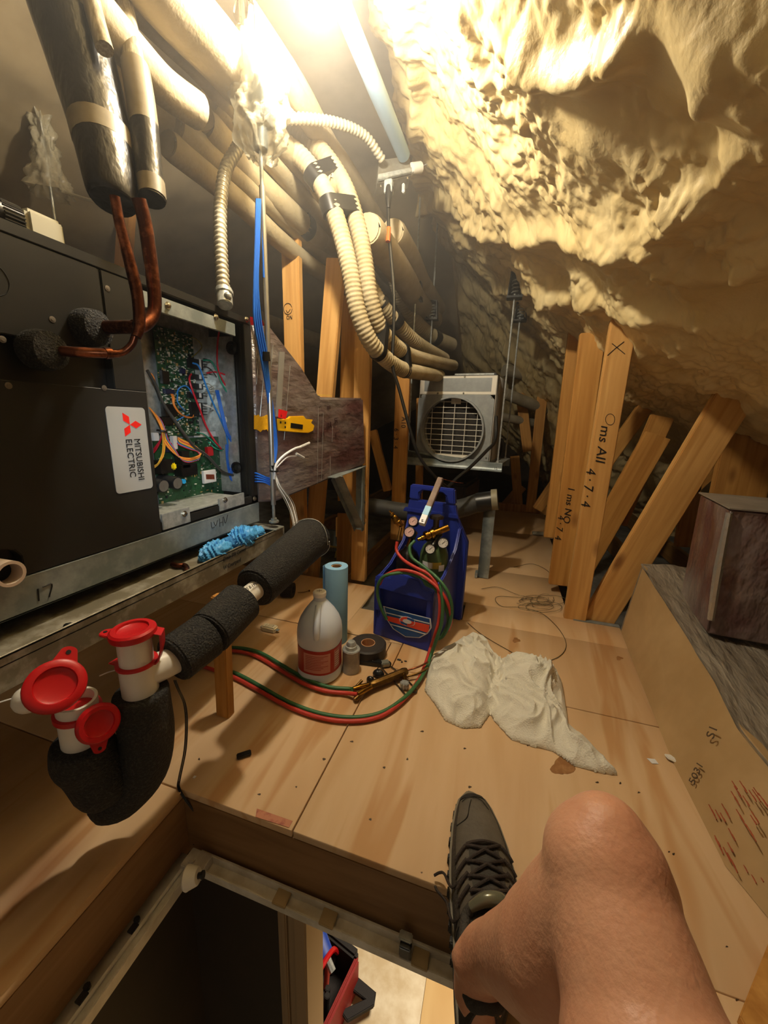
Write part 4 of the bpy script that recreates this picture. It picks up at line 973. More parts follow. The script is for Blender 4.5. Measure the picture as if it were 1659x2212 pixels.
for i, (a, b, y, w, lab) in enumerate((((1330, 1130), (1430, 900), 2.3, .10, 'knotty slanting brace behind the stud marked with an X'),
        ((1250, 1240), (1420, 940), 2.15, .11, 'low knotty brace between the marked stud and the wide slanting brace'),
        ((1160, 1100), (1240, 985), 3.6, .09, 'small slanting web far behind the walkway end'),
        ((1300, 1010), (1400, 870), 2.6, .08, 'dim slanting brace high behind the marked stud'),
        ((1640, 860), (1590, 1080), 2.1, .20, 'broad plank standing behind the silver riser box'),
        ((1480, 1060), (1560, 985), 2.5, .10, 'dim crooked brace behind the wide slanting brace'),
        ((1475, 1180), (1520, 880), 2.5, .08, 'dim upright stud behind the wide slanting brace'))):
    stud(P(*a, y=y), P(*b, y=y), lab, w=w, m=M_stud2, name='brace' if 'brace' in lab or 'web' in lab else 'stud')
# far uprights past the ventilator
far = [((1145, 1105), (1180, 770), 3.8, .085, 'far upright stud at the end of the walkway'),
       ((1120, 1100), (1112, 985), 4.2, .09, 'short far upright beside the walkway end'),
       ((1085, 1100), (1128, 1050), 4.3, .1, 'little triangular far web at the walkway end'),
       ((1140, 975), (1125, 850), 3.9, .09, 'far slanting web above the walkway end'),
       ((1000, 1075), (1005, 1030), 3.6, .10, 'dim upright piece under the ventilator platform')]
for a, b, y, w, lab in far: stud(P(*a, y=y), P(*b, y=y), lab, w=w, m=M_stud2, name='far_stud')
mb = MB(); mb.span((-.5, 4.0, -.02), (.75, 4.04, .06)); tag(obj('cross_board', mb, M_stud2), 'long low board lying across the far end of the walkway', 'board')
# left row of studs, behind the air handler and duct
lefts = [((648, 1235), (629, 500), YT, .089, 'left upright stud with a smiling face mark above the wrapped duct', None),
         ((672, 1245), (727, 560), YT+.05, .089, 'leaning stud between the marked left stud and the bracket stud', None),
         ((775, 1252), (786, 720), YT+.02, .078, 'upright stud carrying the galvanised bracket', None),
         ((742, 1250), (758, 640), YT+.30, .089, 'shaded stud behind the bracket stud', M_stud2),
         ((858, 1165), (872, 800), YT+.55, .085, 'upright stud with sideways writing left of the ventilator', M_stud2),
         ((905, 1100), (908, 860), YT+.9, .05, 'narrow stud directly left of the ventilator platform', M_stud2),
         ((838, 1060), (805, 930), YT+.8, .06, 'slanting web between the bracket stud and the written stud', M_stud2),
         ((258, 720), (275, 440), 1.75, .085, 'board end seen behind the copper risers', M_stud2)]
lo = []
for a, b, y, w, lab, m in lefts: lo.append(stud(P(*a, y=y), P(*b, y=y), lab, w=w, m=m, name='stud' if 'web' not in lab else 'web_board'))
def L1(u, v): return P(u, v, y=YT-.0195-.002)
strokes('marker_face', [[L1(622+9*cos(a), 667+12*sin(a)) for a in [k*.6 for k in range(11)]], [L1(618, 670), L1(622, 675), L1(627, 668)]], M_ink, lo[0], .0011)
text('marker_writing', 'ON', P(619, 690, y=YT-.022), (1, 0, 0), (0, 0, 1), .025, M_ink, lo[0], sx=.8)
y4 = YT+.55-.021
text('marker_writing', 'A10', P(868, 900, y=y4), (0, 0, -1), (1, 0, 0), .04, M_ink, lo[4]); text('marker_writing', '6 · 3 · 4', P(852, 925, y=y4), (0, 0, -1), (1, 0, 0), .04, M_ink, lo[4])
# pieces on the lower ceiling between the left studs
mb = MB(); mb.span(P(705, 1150, y=2.6), P(830, 1180, y=2.6)+Vector((0, .05, 0)))
cor = MB()
a = P(702, 1158, y=2.5); b = P(775, 1185, y=2.5); n = 14
for k in range(n):
    x = a.x+(b.x-a.x)*k/n; cor.cyl((x, 2.5, -.12), (x, 2.5, .04), .018, 8)
tag(obj('corrugated_form', cor, mat('corrugated_grey', '6d7169', .7, .2)), 'small corrugated grey strip standing between the left studs', 'corrugated sheet')
mb = MB(); mb.tube([P(700, 1178, y=2.2), P(745, 1185, y=2.15), P(790, 1192, y=2.1)], .006, 6); mb.tube([P(724, 1205, y=2.1), P(728, 1190, y=2.12), P(745, 1186, y=2.13), P(765, 1192, y=2.13), P(782, 1200, y=2.1)], .005, 6)
tag(obj('yellow_cable', mb, mat('pale_yellow_cable', 'b8a44a', .5)), 'pale yellow cable looping between the left studs', 'cable')
for (a, b, lab) in (((725, 1120), (757, 1160), 'short upright block between the leaning stud and the bracket stud'),):
    stud(P(741, 1160, y=2.45), P(741, 1118, y=2.45), lab, w=.10, m=M_stud2, name='wood_block')
# horizontal wrapped pipe behind the torch kit
M_oldpipe = mat('grey_black_pipe', '4a4d4c', .6, .1, noise=(5, '33322f', .7))
pp = tag(obj('wrapped_pipe', MB().tube([P(705, 1092, y=2.12), P(800, 1095, y=2.11), P(900, 1108, y=2.1), P(985, 1100, y=2.1), P(1035, 1085, y=2.1)], [.052, .052, .05, .05, .05], 18), M_oldpipe), 'dark wrapped pipe running level behind the blue torch kit', 'pipe')
mb = MB(); mb.tube([P(1030, 1086, y=2.1), P(1060, 1082, y=2.1), P(1076, 1080, y=2.1)], .053, 18); obj('elbow', mb, M_tape, pp); mb = MB(); mb.tube([P(1062, 1080, y=2.09), P(1075, 1079, y=2.09)], .056, 18); obj('tape_ring', mb, mat('tan_tape', '86806a', .5), pp)
lg = thing('pipe_stand', P(1040, 1250, z=0), 'upright galvanised channel leg holding the dark wrapped pipe', 'stand')
c = P(1043, 1248, z=0)
mb = MB(); mb.span((c.x-.03, c.y-.004, 0), (c.x+.03, c.y, .40)); mb.span((c.x-.03, c.y-.004, 0), (c.x-.026, c.y+.04, .40)); mb.span((c.x+.026, c.y-.004, 0), (c.x+.03, c.y+.04, .40)); obj('channel_leg', mb, M_galv, lg, .001)
mb = MB(); mb.span((c.x-.045, c.y-.02, 0), (c.x-.03, c.y+.03, .03)); obj('foot_clip', mb, M_galv, lg, .002)
# galvanised bracket carrying the wrapped duct
bk = thing('wall_bracket', P(785, 1100, y=YT-.02), 'triangular galvanised steel bracket under the end of the wrapped duct', 'bracket')
yb = 1.765
mb = MB(); a = P(783, 1005, y=yb); b = P(781, 1145, y=yb); mb.prism([a+Vector((-.033, 0, 0)), a+Vector((.012, 0, 0)), b+Vector((.012, 0, 0)), b+Vector((-.033, 0, 0))], (0, .006, 0)); mb.prism([a+Vector((.008, 0, 0)), a+Vector((.012, 0, 0)), b+Vector((.012, 0, 0)), b+Vector((.008, 0, 0))], (0, -.03, 0)); obj('wall_plate', mb, M_galv, bk, .001)
mb = MB(); a = P(730, 1028, y=1.50); b = P(778, 1140, y=yb-.02); M = basis(b-a, (1, 0, 0)); mb.box((a+b)/2, (.045, .004, (b-a).length), M); mb.box((a+b)/2+M@Vector((-.0225, .012, 0)), (.003, .028, (b-a).length), M); obj('diagonal_strut', mb, M_galv, bk, .001)
mb = MB(); a = P(716, 1032, y=1.46); b = P(784, 1006, y=yb); M = basis(b-a, (1, 0, 0)); mb.box((a+b)/2, (.04, .003, (b-a).length), M); obj('top_arm', mb, M_galv, bk, .001)
for v in (1012, 1048, 1085, 1130):
    p = P(787, v, y=yb-.001); mb = MB(); mb.lathe([(.006, 0), (.005, .004)], p, (0, -1, 0), 10); obj('bracket_screw', mb, M_screw, bk)

# maroon wrapped supply duct
M_ductw = mat('wrapped_duct_film', '787470', .33, .0, noise=(5, '4d3030', .52, (1, .7, 1.3)), bump=(16, 1.0, (1, .6, 1.4)), bd=.012, spec=.8)
dc = thing('supply_duct', P(700, 1000, y=1.4), 'dark maroon and grey film wrapped duct tapering from the control box', 'duct')
y0 = 1.128; y1 = 1.44; y2 = 1.72
f_ = [P(546, 690, y=y0), P(585, 704, y=1.16), P(655, 795, y=y1-.02), P(693, 858, y=y1+.04), P(786, 860, y=y2), P(790, 1003, y=y2), P(600, 1083, y=1.17), P(556, 1085, y=y0)]
_a, _b, _c = f_[0], f_[4], f_[7]; _n = (_b-_a).cross(_c-_a).normalized(); _o = Vector((0, 0, H))
def _pl(u, v): r = P(u, v, d=1)-_o; return _o+r*((_a-_o).dot(_n)/r.dot(_n))
f_ = [_pl(*q) for q in ((546, 690), (585, 704), (655, 795), (693, 858), (786, 860), (790, 1003), (600, 1083), (556, 1085))]
back = Vector((-.38, 0, 0))
mb = MB(); mb.hexa(f_, [p+back for p in f_]); 
obj('duct_body', mb, M_ductw, dc, .008, seg=3)
M_tapel = mat('duct_seam_tape', '8a8884', .35, .2)
def dface(u, v, lift=.004):
    # front face plane through three corners
    a, b, c = f_[0], f_[4], f_[7]; n_ = (b-a).cross(c-a).normalized(); o = Vector((0, 0, H)); r = P(u, v, d=1)-o
    t = (a-o).dot(n_)/r.dot(n_); p = o+r*t; n_ = n_ if n_.x > 0 else -n_
    return p+n_*lift
def dstrip(name, u0, v0, u1, v1, wpx, m):
    q = [dface(u0-wpx/2, v0), dface(u0+wpx/2, v0), dface(u1+wpx/2, v1), dface(u1-wpx/2, v1)]
    mb = MB(); mb.prism(q, (-.003, 0, 0)); return obj(name, mb, m, dc)
dstrip('seam_tape', 608, 760, 600, 900, 11, M_tapel)
for (a, b, c_, d_) in ((560, 745, 552, 830), (572, 760, 560, 900), (588, 745, 580, 840), (625, 790, 612, 950), (686, 880, 684, 1045), (697, 890, 693, 1038), (717, 920, 716, 955), (712, 985, 712, 1030)):
    strokes('film_crease', [[dface(a, b), dface(c_, d_)]], M_galv2, dc, .0008)
M_writ = mat('maroon_print', '3d2424', .5)
for k, (u, v, s) in enumerate(((722, 915, 'Fi'), (722, 945, 'Y'), (706, 885, 'm'), (705, 925, 'JM'), (690, 945, 'JM'))):
    p = dface(u, v, .002); text('print', s, p, dface(u+30, v-9, .002)-p, (0, 0, 1), .03, M_writ, dc)
# yellow warning strip, tool and red tag
ylt = thing('yellow_tape', dface(560, 915), 'torn piece of yellow tape on the wrapped duct behind the rod', 'tape')
mb = MB(); rr = random.Random(4); top = []; bot = []
for k in range(9):
    u = 547+k*4.5; top.append(dface(u, 898+rr.uniform(-3, 3), .006)); bot.append(dface(u, 932+rr.uniform(-6, 3), .006))
mb.prism(top+bot[::-1], (-.002, 0, 0)); obj('tape_piece', mb, mat('yellow_tape_film', 'e0a21c', .35, bump=(60, .9)), ylt)
mb = MB(); mb.prism([dface(640, 864, .004), dface(690, 856, .004)+Vector((0, 0, .012)), dface(690, 856, .004)+Vector((-.08, 0, .012)), dface(640, 864, .004)+Vector((-.08, 0, 0))], (0, 0, .001))
tag(obj('warning_sheet', MB().prism([P(692, 856, y=1.48)+Vector((-.02, 0, .004)), P(727, 857, y=1.56)+Vector((-.02, 0, .004)), P(727, 857, y=1.56)+Vector((-.10, 0, .006)), P(692, 856, y=1.48)+Vector((-.10, 0, .006))], (0, 0, .001)), mat('yellow_print', 'c9b02a', .5)), 'yellow printed strip on top of the wrapped duct', 'strip')
yt = thing('yellow_tool', dface(632, 918), 'yellow plastic scraper tool with a dark window leaning on the duct', 'tool')
q = [(596, 904), (605, 906), (618, 903), (622, 899), (652, 898), (657, 905), (672, 906), (668, 913), (675, 919), (672, 930), (662, 935), (640, 934), (598, 930)]
mb = MB(); mb.prism([dface(u, v, .012) for u, v in q], (-.008, 0, 0)); obj('tool_body', mb, mat('yellow_plastic', 'f0b714', .35), yt, .002)
mb = MB(); mb.prism([dface(u, v, .0125) for u, v in ((623, 913), (649, 917), (648, 927), (622, 924))], (.0008, 0, 0)); obj('tool_window', mb, M_plastic, yt)
for (u, v) in ((601, 912), (611, 913), (611, 922)):
    mb = MB(); mb.ball(dface(u, v, .0125), .0045, 10, (.4, 1, 1)); obj('tool_button', mb, M_plastic, yt)
rt = thing('red_tag', dface(603, 893), 'small red square tag with a black letter above the yellow tool', 'tag')
mb = MB(); mb.prism([dface(u, v, .02) for u, v in ((593, 883), (612, 888), (608, 905), (592, 901))], (.001, 0, 0)); obj('tag_square', mb, mat('red_tag_plastic', 'dd1f22', .4), rt)
text('tag_letter', 'H', dface(597, 901, .0215), Vector((.1, .98, -.1)), (0, 0, 1), .016, M_ink, rt)
mb = MB(); mb.prism([P(u, v, y=1.13) for u, v in ((541, 684), (568, 692), (572, 704), (541, 702))], (0, -.002, 0)); tag(obj('red_strip', mb, M_red), 'red strip on the top corner where the duct meets the control box', 'strip')

# ---------------------------------------------------------------- small ventilator on a hanging platform
zr = .615
A0 = P(856, 985, z=zr); B0 = P(1085, 1002, z=zr); ux = (B0-A0); ux.z = 0; LW = ux.length; ux.normalize(); vy = Vector((-ux.y, ux.x, 0))
VM = Matrix((ux, vy, Vector((0, 0, 1)))).transposed()
def VB(mb, x0, x1, y0, y1, z0, z1):
    c = A0+ux*((x0+x1)/2)+vy*((y0+y1)/2); c.z = (z0+z1)/2; return mb.box(c, (abs(x1-x0), abs(y1-y0), abs(z1-z0)), VM)
def VP(x, y, z): p = A0+ux*x+vy*y; p.z = z; return p
pf = thing('hanging_platform', VP(LW/2, .2, zr-.08), 'galvanised channel platform hung on threaded rods under the small ventilator', 'platform')
mb = MB(); VB(mb, 0, LW, 0, .003, zr-.05, zr); VB(mb, 0, LW, 0, .045, zr-.003, zr); VB(mb, 0, LW, 0, .03, zr-.05, zr-.047); obj('front_channel', mb, M_galv, pf, .001)
mb = MB(); VB(mb, 0, LW, .38, .383, zr-.05, zr); VB(mb, 0, LW, .34, .383, zr-.003, zr); obj('rear_channel', mb, M_galv, pf, .001)
mb = MB(); VB(mb, LW-.045, LW-.0, 0, .383, zr+.001, zr+.004); VB(mb, .02, .06, 0, .383, zr+.001, zr+.004); obj('cross_bar', mb, M_galv2, pf, .001)
text('rail_mark', '15', VP(LW-.045, -.001, zr-.036), ux, (0, 0, 1), .02, M_ink, pf)
vt = thing('ventilator', VP(.3, .2, zr), 'small grey and white ventilator unit with a round duct collar and wire guard', 'ventilator')
def vx(u, v, y):   # local x, z on the front plane y
    o = Vector((0, 0, H)); r = P(u, v, d=1)-o; n_ = vy; a = VP(0, y, 0); t = (a-o).dot(n_)/r.dot(n_); p = o+r*t; return (p-A0).dot(ux), p.z
YF = .03
xl, _ = vx(900, 990, YF); xr2, zt1 = vx(1078, 815, YF); _, zt2 = vx(915, 808, YF); zt_ = (zt1+zt2)/2; xr_, _ = vx(1050, 998, YF); xr_ = max(xr_, vx(1072, 850, YF)[0])
xl = (vx(905, 900, YF)[0]+vx(898, 990, YF)[0])/2
M_lgrey = mat('light_grey_steel', '9a9d9c', .4, .2, noise=(30, '8b8f8f', .6)); M_cream = mat('cream_steel', 'e2dccd', .4)
zg = vx(905, 852, YF)[1]
mb = MB(); VB(mb, xl, xr_, YF+.06, .36, zr+.006, zt_); VB(mb, xl, xl+.004, YF, .06+YF, zr+.006, zt_); VB(mb, xr_-.004, xr_, YF, .06+YF, zr+.006, zt_); VB(mb, xl, xr_, YF, .06+YF, zt_-.004, zt_); VB(mb, xl, xr_, YF, .06+YF, zr+.006, zr+.010); obj('casing', mb, mat('vent_side', 'a39d92', .4, .3), vt, .004)
# face plate with a round opening
cxc, czc = vx(978, 928, YF); rc_ = (vx(1044, 928, YF)[0]-vx(912, 928, YF)[0])/2
def plate_with_hole(x0, x1, z0, z1, y0, y1, cx, cz, r, n=48):
    mb = MB(); vs = []; fs = []
    for yy in (y0, y1):
        for k in range(n):
            a = 2*pi*k/n; vs.append(VP(cx+r*cos(a), yy, cz+r*sin(a)))
        for k in range(n):
            a = 2*pi*k/n; dx, dz = cos(a), sin(a)
            s = min(((x1-cx) if dx > 0 else (cx-x0))/max(abs(dx), 1e-6), ((z1-cz) if dz > 0 else (cz-z0))/max(abs(dz), 1e-6)); vs.append(VP(cx+dx*s, yy, cz+dz*s))
    for k in range(n):
        j = (k+1) % n
        fs += [(k, j, n+j, n+k), (2*n+k, 3*n+k, 3*n+j, 2*n+j), (k, 2*n+k, 2*n+j, j), (n+k, n+j, 3*n+j, 3*n+k)]
    return mb.add(vs, fs)
obj('face_plate', plate_with_hole(xl-.004, xr_-.006, zr+.006, zg, YF-.004, YF+.002, cxc, czc, rc_), M_lgrey, vt)
mb = MB(); VB(mb, xl, xr_, YF, YF+.01, zg, zt_); obj('top_panel', mb, M_cream, vt, .003)
a0 = vx(928, 815, YF); a1 = vx(1062, 850, YF); mb = MB(); VB(mb, xl+.03, xr_-.03, YF-.0015, YF, zg+.018, zt_-.014); obj('grey_inset', mb, M_lgrey, vt, .0007)
# collar: a short flanged tube
nn = -vy
mb = MB(); mb.lathe([(rc_*.97, .0), (rc_*.97, .042), (rc_*1.02, .042), (rc_*1.02, .0)], VP(cxc, YF, czc), nn, 56); 
bm_v = mb
col = obj('duct_collar', MB().add(mb.v, [f for f in mb.f if len(f) == 4]), M_lgrey, vt)
mb = MB(); mb.lathe([(.0001, 0), (rc_*.98, 0)], VP(cxc, YF+.055, czc), nn, 40); 
M_filter = mat('dark_filter_mesh', '453d35', .8, noise=(420, '191715', .75))
obj('filter', MB().add(mb.v, mb.f[:40]), M_filter, vt)
mb = MB(); VB(mb, cxc-.03, cxc+.03, YF+.03, YF+.035, czc+rc_*.8, czc+rc_*.98); obj('white_tab', mb, M_cream, vt)
mb = MB(); VB(mb, cxc-rc_*.6, cxc+rc_*.6, YF+.01, YF+.05, czc-rc_*.95, czc-rc_*.8); obj('inner_sill', mb, M_cream, vt)
mb = MB()
for k in range(-2, 3):
    x = cxc+k*rc_*.37; h = sqrt(max(.0001, 1-(k*.37)**2))*rc_*.96; mb.tube([VP(x, YF+.012, czc-h), VP(x, YF+.012, czc+h)], .0022, 6)
for k in range(-5, 6):
    z = czc+k*rc_*.172; h = sqrt(max(.0001, 1-(k*.172)**2))*rc_*.96; mb.tube([VP(cxc-h, YF+.010, z), VP(cxc+h, YF+.010, z)], .0022, 6)
obj('wire_guard', mb, mat('pale_wire', 'dcd6c8', .4, .1), vt)
for (x, z) in ((xl+.012, zg-.016), (xr_-.022, zg-.016), (xl+.012, zr+.025), (xr_-.022, zr+.025), (xl+.12, zg+.008), (xl+.28, zg+.008), (xl+.12, zt_-.007), (xl+.28, zt_-.007)):
    mb = MB(); mb.lathe([(.006, 0), (.004, .004)], VP(x, YF-.004, z), nn, 8); obj('panel_screw', mb, M_screw, vt)
mb = MB(); VB(mb, xr_*.55, xr_*.97, .08, .30, zt_+.001, zt_+.02); obj('top_bracket', mb, M_plastic, vt, .003)
mb = MB(); VB(mb, xr_*.56, xr_*.95, .075, .08, zt_+.008, zt_+.016); obj('bracket_rail', mb, M_galv2, vt, .001)
# hangers with open spring housings
M_rubber = mat('housing_black', '232220', .5, .3)
def hanger(u0, v0, u1, v1, yloc, xloc, label, zbox_v, hh=.10):
    base = VP(xloc, yloc, zr)
    vd = lambda v: P(0, v, d=1)
    # height of the spring housing read off along the vertical through the rod
    def zat(v):
        o = Vector((0, 0, H)); best = None
        for k in range(400):
            z = .4+k*.005; p = Vector((base.x, base.y, z))-o
            cy_ = -(RM[0][1]*p.x+RM[1][1]*p.y+RM[2][1]*p.z); cz_ = RM[0][2]*p.x+RM[1][2]*p.y+RM[2][2]*p.z
            vv = 1106-cy_/cz_*FPX
            if best is None or abs(vv-v) < best[0]: best = (abs(vv-v), z)
        return best[1]
    zb_ = zat(zbox_v)
    t = thing('rod_hanger', base, label, 'hanger')
    mb = MB(); mb.cyl((base.x, base.y, zr-.05), (base.x, base.y, zb_+.02), .005, 8); obj('threaded_rod', mb, M_galv2, t)
    mb = MB(); mb.cyl((base.x, base.y, zb_+hh), (base.x, base.y, roof_z(base.x)+.05), .005, 8); obj('upper_rod', mb, M_galv2, t)
    mb = MB(); w = .038
    for sx in (-1, 1): mb.prism([(base.x+sx*w*1.05, base.y-.03, zb_), (base.x+sx*(w*1.05-.006), base.y-.03, zb_), (base.x+sx*(w*.8-.006), base.y-.03, zb_+hh), (base.x+sx*w*.8, base.y-.03, zb_+hh)], (0, .06, 0))
    mb.box((base.x, base.y, zb_+hh), (w*1.65, .06, .007)); mb.box((base.x, base.y, zb_), (w*2.15, .065, .010)); mb.box((base.x, base.y+.03, zb_+hh/2), (w*1.7, .003, hh)); obj('spring_housing', mb, M_rubber, t, .002)
    pts = [Vector((base.x+.019*cos(k*.7), base.y+.019*sin(k*.7), zb_+.014+k*.0021)) for k in range(36)]
    mb = MB(); mb.tube(pts, .0032, 6, smooth=False); obj('coil_spring', mb, M_galv2, t)
    mb = MB(); mb.lathe([(.010, 0), (.010, .010)], (base.x, base.y, zr+.004), n=6); obj('rod_nut', mb, M_galv2, t, .001)
    return t
hanger(0, 0, 0, 0, .02, .075, 'spring rod hanger at the front left of the small ventilator', 648, .13)
hanger(0, 0, 0, 0, .02, LW-.03, 'spring rod hanger at the front right of the small ventilator', 644, .12)
hanger(0, 0, 0, 0, .36, .075, 'spring rod hanger behind the left side of the small ventilator', 690, .11)
hanger(0, 0, 0, 0, .36, LW-.03, 'spring rod hanger behind the right side of the small ventilator', 694, .10)
# dark ductwork below and behind the ventilator
mb = MB(); mb.tube([VP(.25, .42, zr+.2), VP(.3, .8, zr+.15), VP(.35, 1.3, zr+.0)], .16, 20); tag(obj('dark_flexible_duct', mb, mat('black_duct_sleeve', '1d1b1a', .6, bump=(20, .8))), 'black flexible duct leaving the back of the small ventilator', 'duct')
mb = MB(); mb.box(VP(.22, .55, .30), (.40, .5, .24), VM); tag(obj('dark_duct', mb, mat('dark_purple_wrap', '2a201e', .5, bump=(20, .6)), bevel=.02), 'dark wrapped duct under the ventilator platform behind the torch kit', 'duct')

# ---------------------------------------------------------------- duct board trunk at the right
M_board = mat('tan_duct_board', 'b89a6e', .5, noise=(5, 'a5875c', .6), bump=(9, .15))
M_foilw = mat('crinkled_silver_film', '9c9282', .36, .15, noise=(9, '7d7263', .65, (1.6, .5, 1)), bump=(24, .9, (1.6, .5, 1)), bd=.02, spec=.8)
bt = [P(1340, 1362, z=0), P(1450, 1640, z=0), P(1565, 1870, z=0), P(1659, 1985, z=0), Vector((.80, .30, 0))]
tp = [P(1388, 1218, x=.585), P(1500, 1400, x=.60), P(1600, 1570, x=.60), Vector((.625, .74, .15)), Vector((.90, .30, .13))]
dk = thing('trunk_duct', (.9, 1.0, 0), 'long low tan and silver duct board trunk along the right side of the deck', 'duct')
mb = MB(); n = len(bt); vs = []; 
rt_t = [Vector((1.75, p.y+.12, max(p.z-.02, .1))) for p in tp]; rt_b = [Vector((1.75, p.y, 0)) for p in bt]
vs = [p+Vector((0, 0, .002)) for p in bt]+tp; fs = [(i, i+1, n+i+1, n+i) for i in range(n-1)]
tk = Vector((.02, 0, -.003)); vs2 = [p+tk for p in vs]
mb.add(vs+vs2, fs+[tuple(2*n+k for k in f)[::-1] for f in fs]+[(i, 2*n+i, 2*n+i+1, i+1) for i in range(n-1)]+[(n+i, n+i+1, 3*n+i+1, 3*n+i) for i in range(n-1)]+[(0, n, 3*n, 2*n), (n-1, 3*n-1, 4*n-1, 2*n-1)])
obj('side_panel', mb, M_board, dk, ang=50)
def wavy_strip(name, A_, B_, m, nu=60, nv=60, amp=.006, seed=3, parent=dk):
    """crinkled sheet between two edges, 3 mm thick"""
    def along(L, t):
        t *= (len(L)-1); i = min(int(t), len(L)-2); return L[i].lerp(L[i+1], t-i)
    vs = []; fs = []
    U = np.array([[along(A_, i/nv).lerp(along(B_, i/nv), j/nu)[:] for j in range(nu+1)] for i in range(nv+1)])
    d = vnoise(U[..., 0]*9+seed, U[..., 1]*5, seed)*amp*2+vnoise(U[..., 0]*28, U[..., 1]*14+seed, seed+1)*amp
    for L_ in (0, -.004):
        for i in range(nv+1):
            for j in range(nu+1): vs.append(Vector(U[i, j])+Vector((0, 0, float(d[i, j])+L_)))
    k = (nu+1)*(nv+1)
    for i in range(nv):
        for j in range(nu):
            q = (i*(nu+1)+j, i*(nu+1)+j+1, (i+1)*(nu+1)+j+1, (i+1)*(nu+1)+j); fs += [q, tuple(a+k for a in q[::-1])]
    return obj(name, MB().add(vs, fs), m, parent, ang=180)
wavy_strip('silver_top', [p+Vector((-.006, 0, .004)) for p in tp], [p+Vector((0, 0, .004)) for p in rt_t], M_foilw)
mb = MB(); e = [tp[0], bt[0]+Vector((0, 0, .002)), rt_b[0], rt_t[0]]; mb.prism(e, (0, -.01, 0)); obj('end_panel', mb, M_foilw, dk)
M_redprint = mat('red_print', '9c4a2c', .6)
nface = Vector((-1, 0, 0))
def TF(u, v):
    """on the tan side face"""
    for i in range(3):
        a, b, c = bt[i], bt[i+1], tp[i]; n_ = (b-a).cross(c-a).normalized(); o = Vector((0, 0, H)); r = P(u, v, d=1)-o
        t = (a-o).dot(n_)/r.dot(n_); p = o+r*t
        if bt[i].y+.001 >= p.y >= bt[i+1].y-.001 or i == 2: return p+Vector((-.0025, 0, 0))
rr = random.Random(9)
for k in range(46):
    u = 1490+rr.random()*165; v = 1690+rr.random()*210
    if u < 1500+(v-1750)*.45 or v < 1690+(1600-u)*.9: continue
    s = ''.join(rr.choice(('WARM', 'AIR', 'DUCT', 'SIDE', 'FACE', 'CUT')) for _ in range(1))
    a = TF(u, v); L_ = rr.uniform(.02, .05)
    strokes('red_print', [[a, a+Vector((.0, -L_*.3, 0))+Vector((0, 0, -L_*.0))], [a+Vector((-.001, .012, 0)), a+Vector((-.001, .012-L_*.8, -.0))]], M_redprint, dk, .0011)
text('pencil_mark', 'S1', TF(1548, 1600)+Vector((-.004, 0, 0)), TF(1578, 1520)-TF(1548, 1600), TF(1520, 1590)-TF(1548, 1600), .035, mat('pencil_mark', '4a3a2a', .7), dk)
text('pencil_mark', '5031', TF(1506, 1700)+Vector((-.004, 0, 0)), TF(1540, 1625)-TF(1506, 1700), TF(1478, 1690)-TF(1506, 1700), .028, mat('pencil_mark', '4a3a2a', .7), dk)
# silver riser box
M_riser = mat('maroon_silver_film', '9c9288', .28, .2, noise=(5, '60403e', .6, (1, 1, .5)), bump=(11, 1.0, (1, 1, .5)), bd=.03, spec=.9)
ra_ = P(1532, 1350, z=.275); rb_ = P(1473, 1272, z=.285); 
zt3 = .66
ta = P(1583, 1100, y=ra_.y); ta = Vector((ra_.x-.02, ra_.y, ta.z)); tb2 = Vector((rb_.x-.01, rb_.y, P(1526, 1067, y=rb_.y).z))
rx = thing('riser_box', (ra_.x+.2, ra_.y+.1, .27), 'tall silver and maroon film wrapped box standing on the trunk duct', 'duct')
w_ = Vector((.42, -.04, 0))
mb = MB(); mb.hexa([p-Vector((0, 0, .03)) for p in (ra_, rb_, rb_+w_, ra_+w_)], [ta, tb2, tb2+w_, ta+w_]); obj('box_body', mb, M_riser, rx, .006, seg=3)
mb = MB(); mb.tube([ra_+Vector((-.002, -.004, .02)), (ra_+ta)/2+Vector((-.004, -.004, 0)), ta+Vector((-.002, -.004, -.01))], [.009, .012, .008], 8); obj('corner_highlight', mb, mat('highlight_strip', 'b5aea2', .25, .6, bump=(40, .8)), rx)  # bright strip added along the corner as its highlight
mb = MB(); mb.hexa([ta+Vector((-.004, -.004, 0)), tb2+Vector((-.004, .004, 0)), tb2+w_, ta+w_], [p+Vector((0, 0, .004)) for p in (ta+Vector((-.004, -.004, 0)), tb2+Vector((-.004, .004, 0)), tb2+w_, ta+w_)]); obj('lid', mb, mat('silver_lid', 'a39b8b', .35, .2, noise=(9, '857c6e', .6)), rx)

a = P(1659, 2040, z=.0); b = P(1590, 2212, z=0)
mb = MB(); mb.prism([a, b, b+Vector((.05, -.25, 0)), a+Vector((.25, -.4, 0)), a+Vector((.25, .05, 0))], (0, 0, .02)); tag(obj('loose_board', mb, M_stud2, bevel=.002), 'brown board lying on the deck in the bottom right corner', 'board')

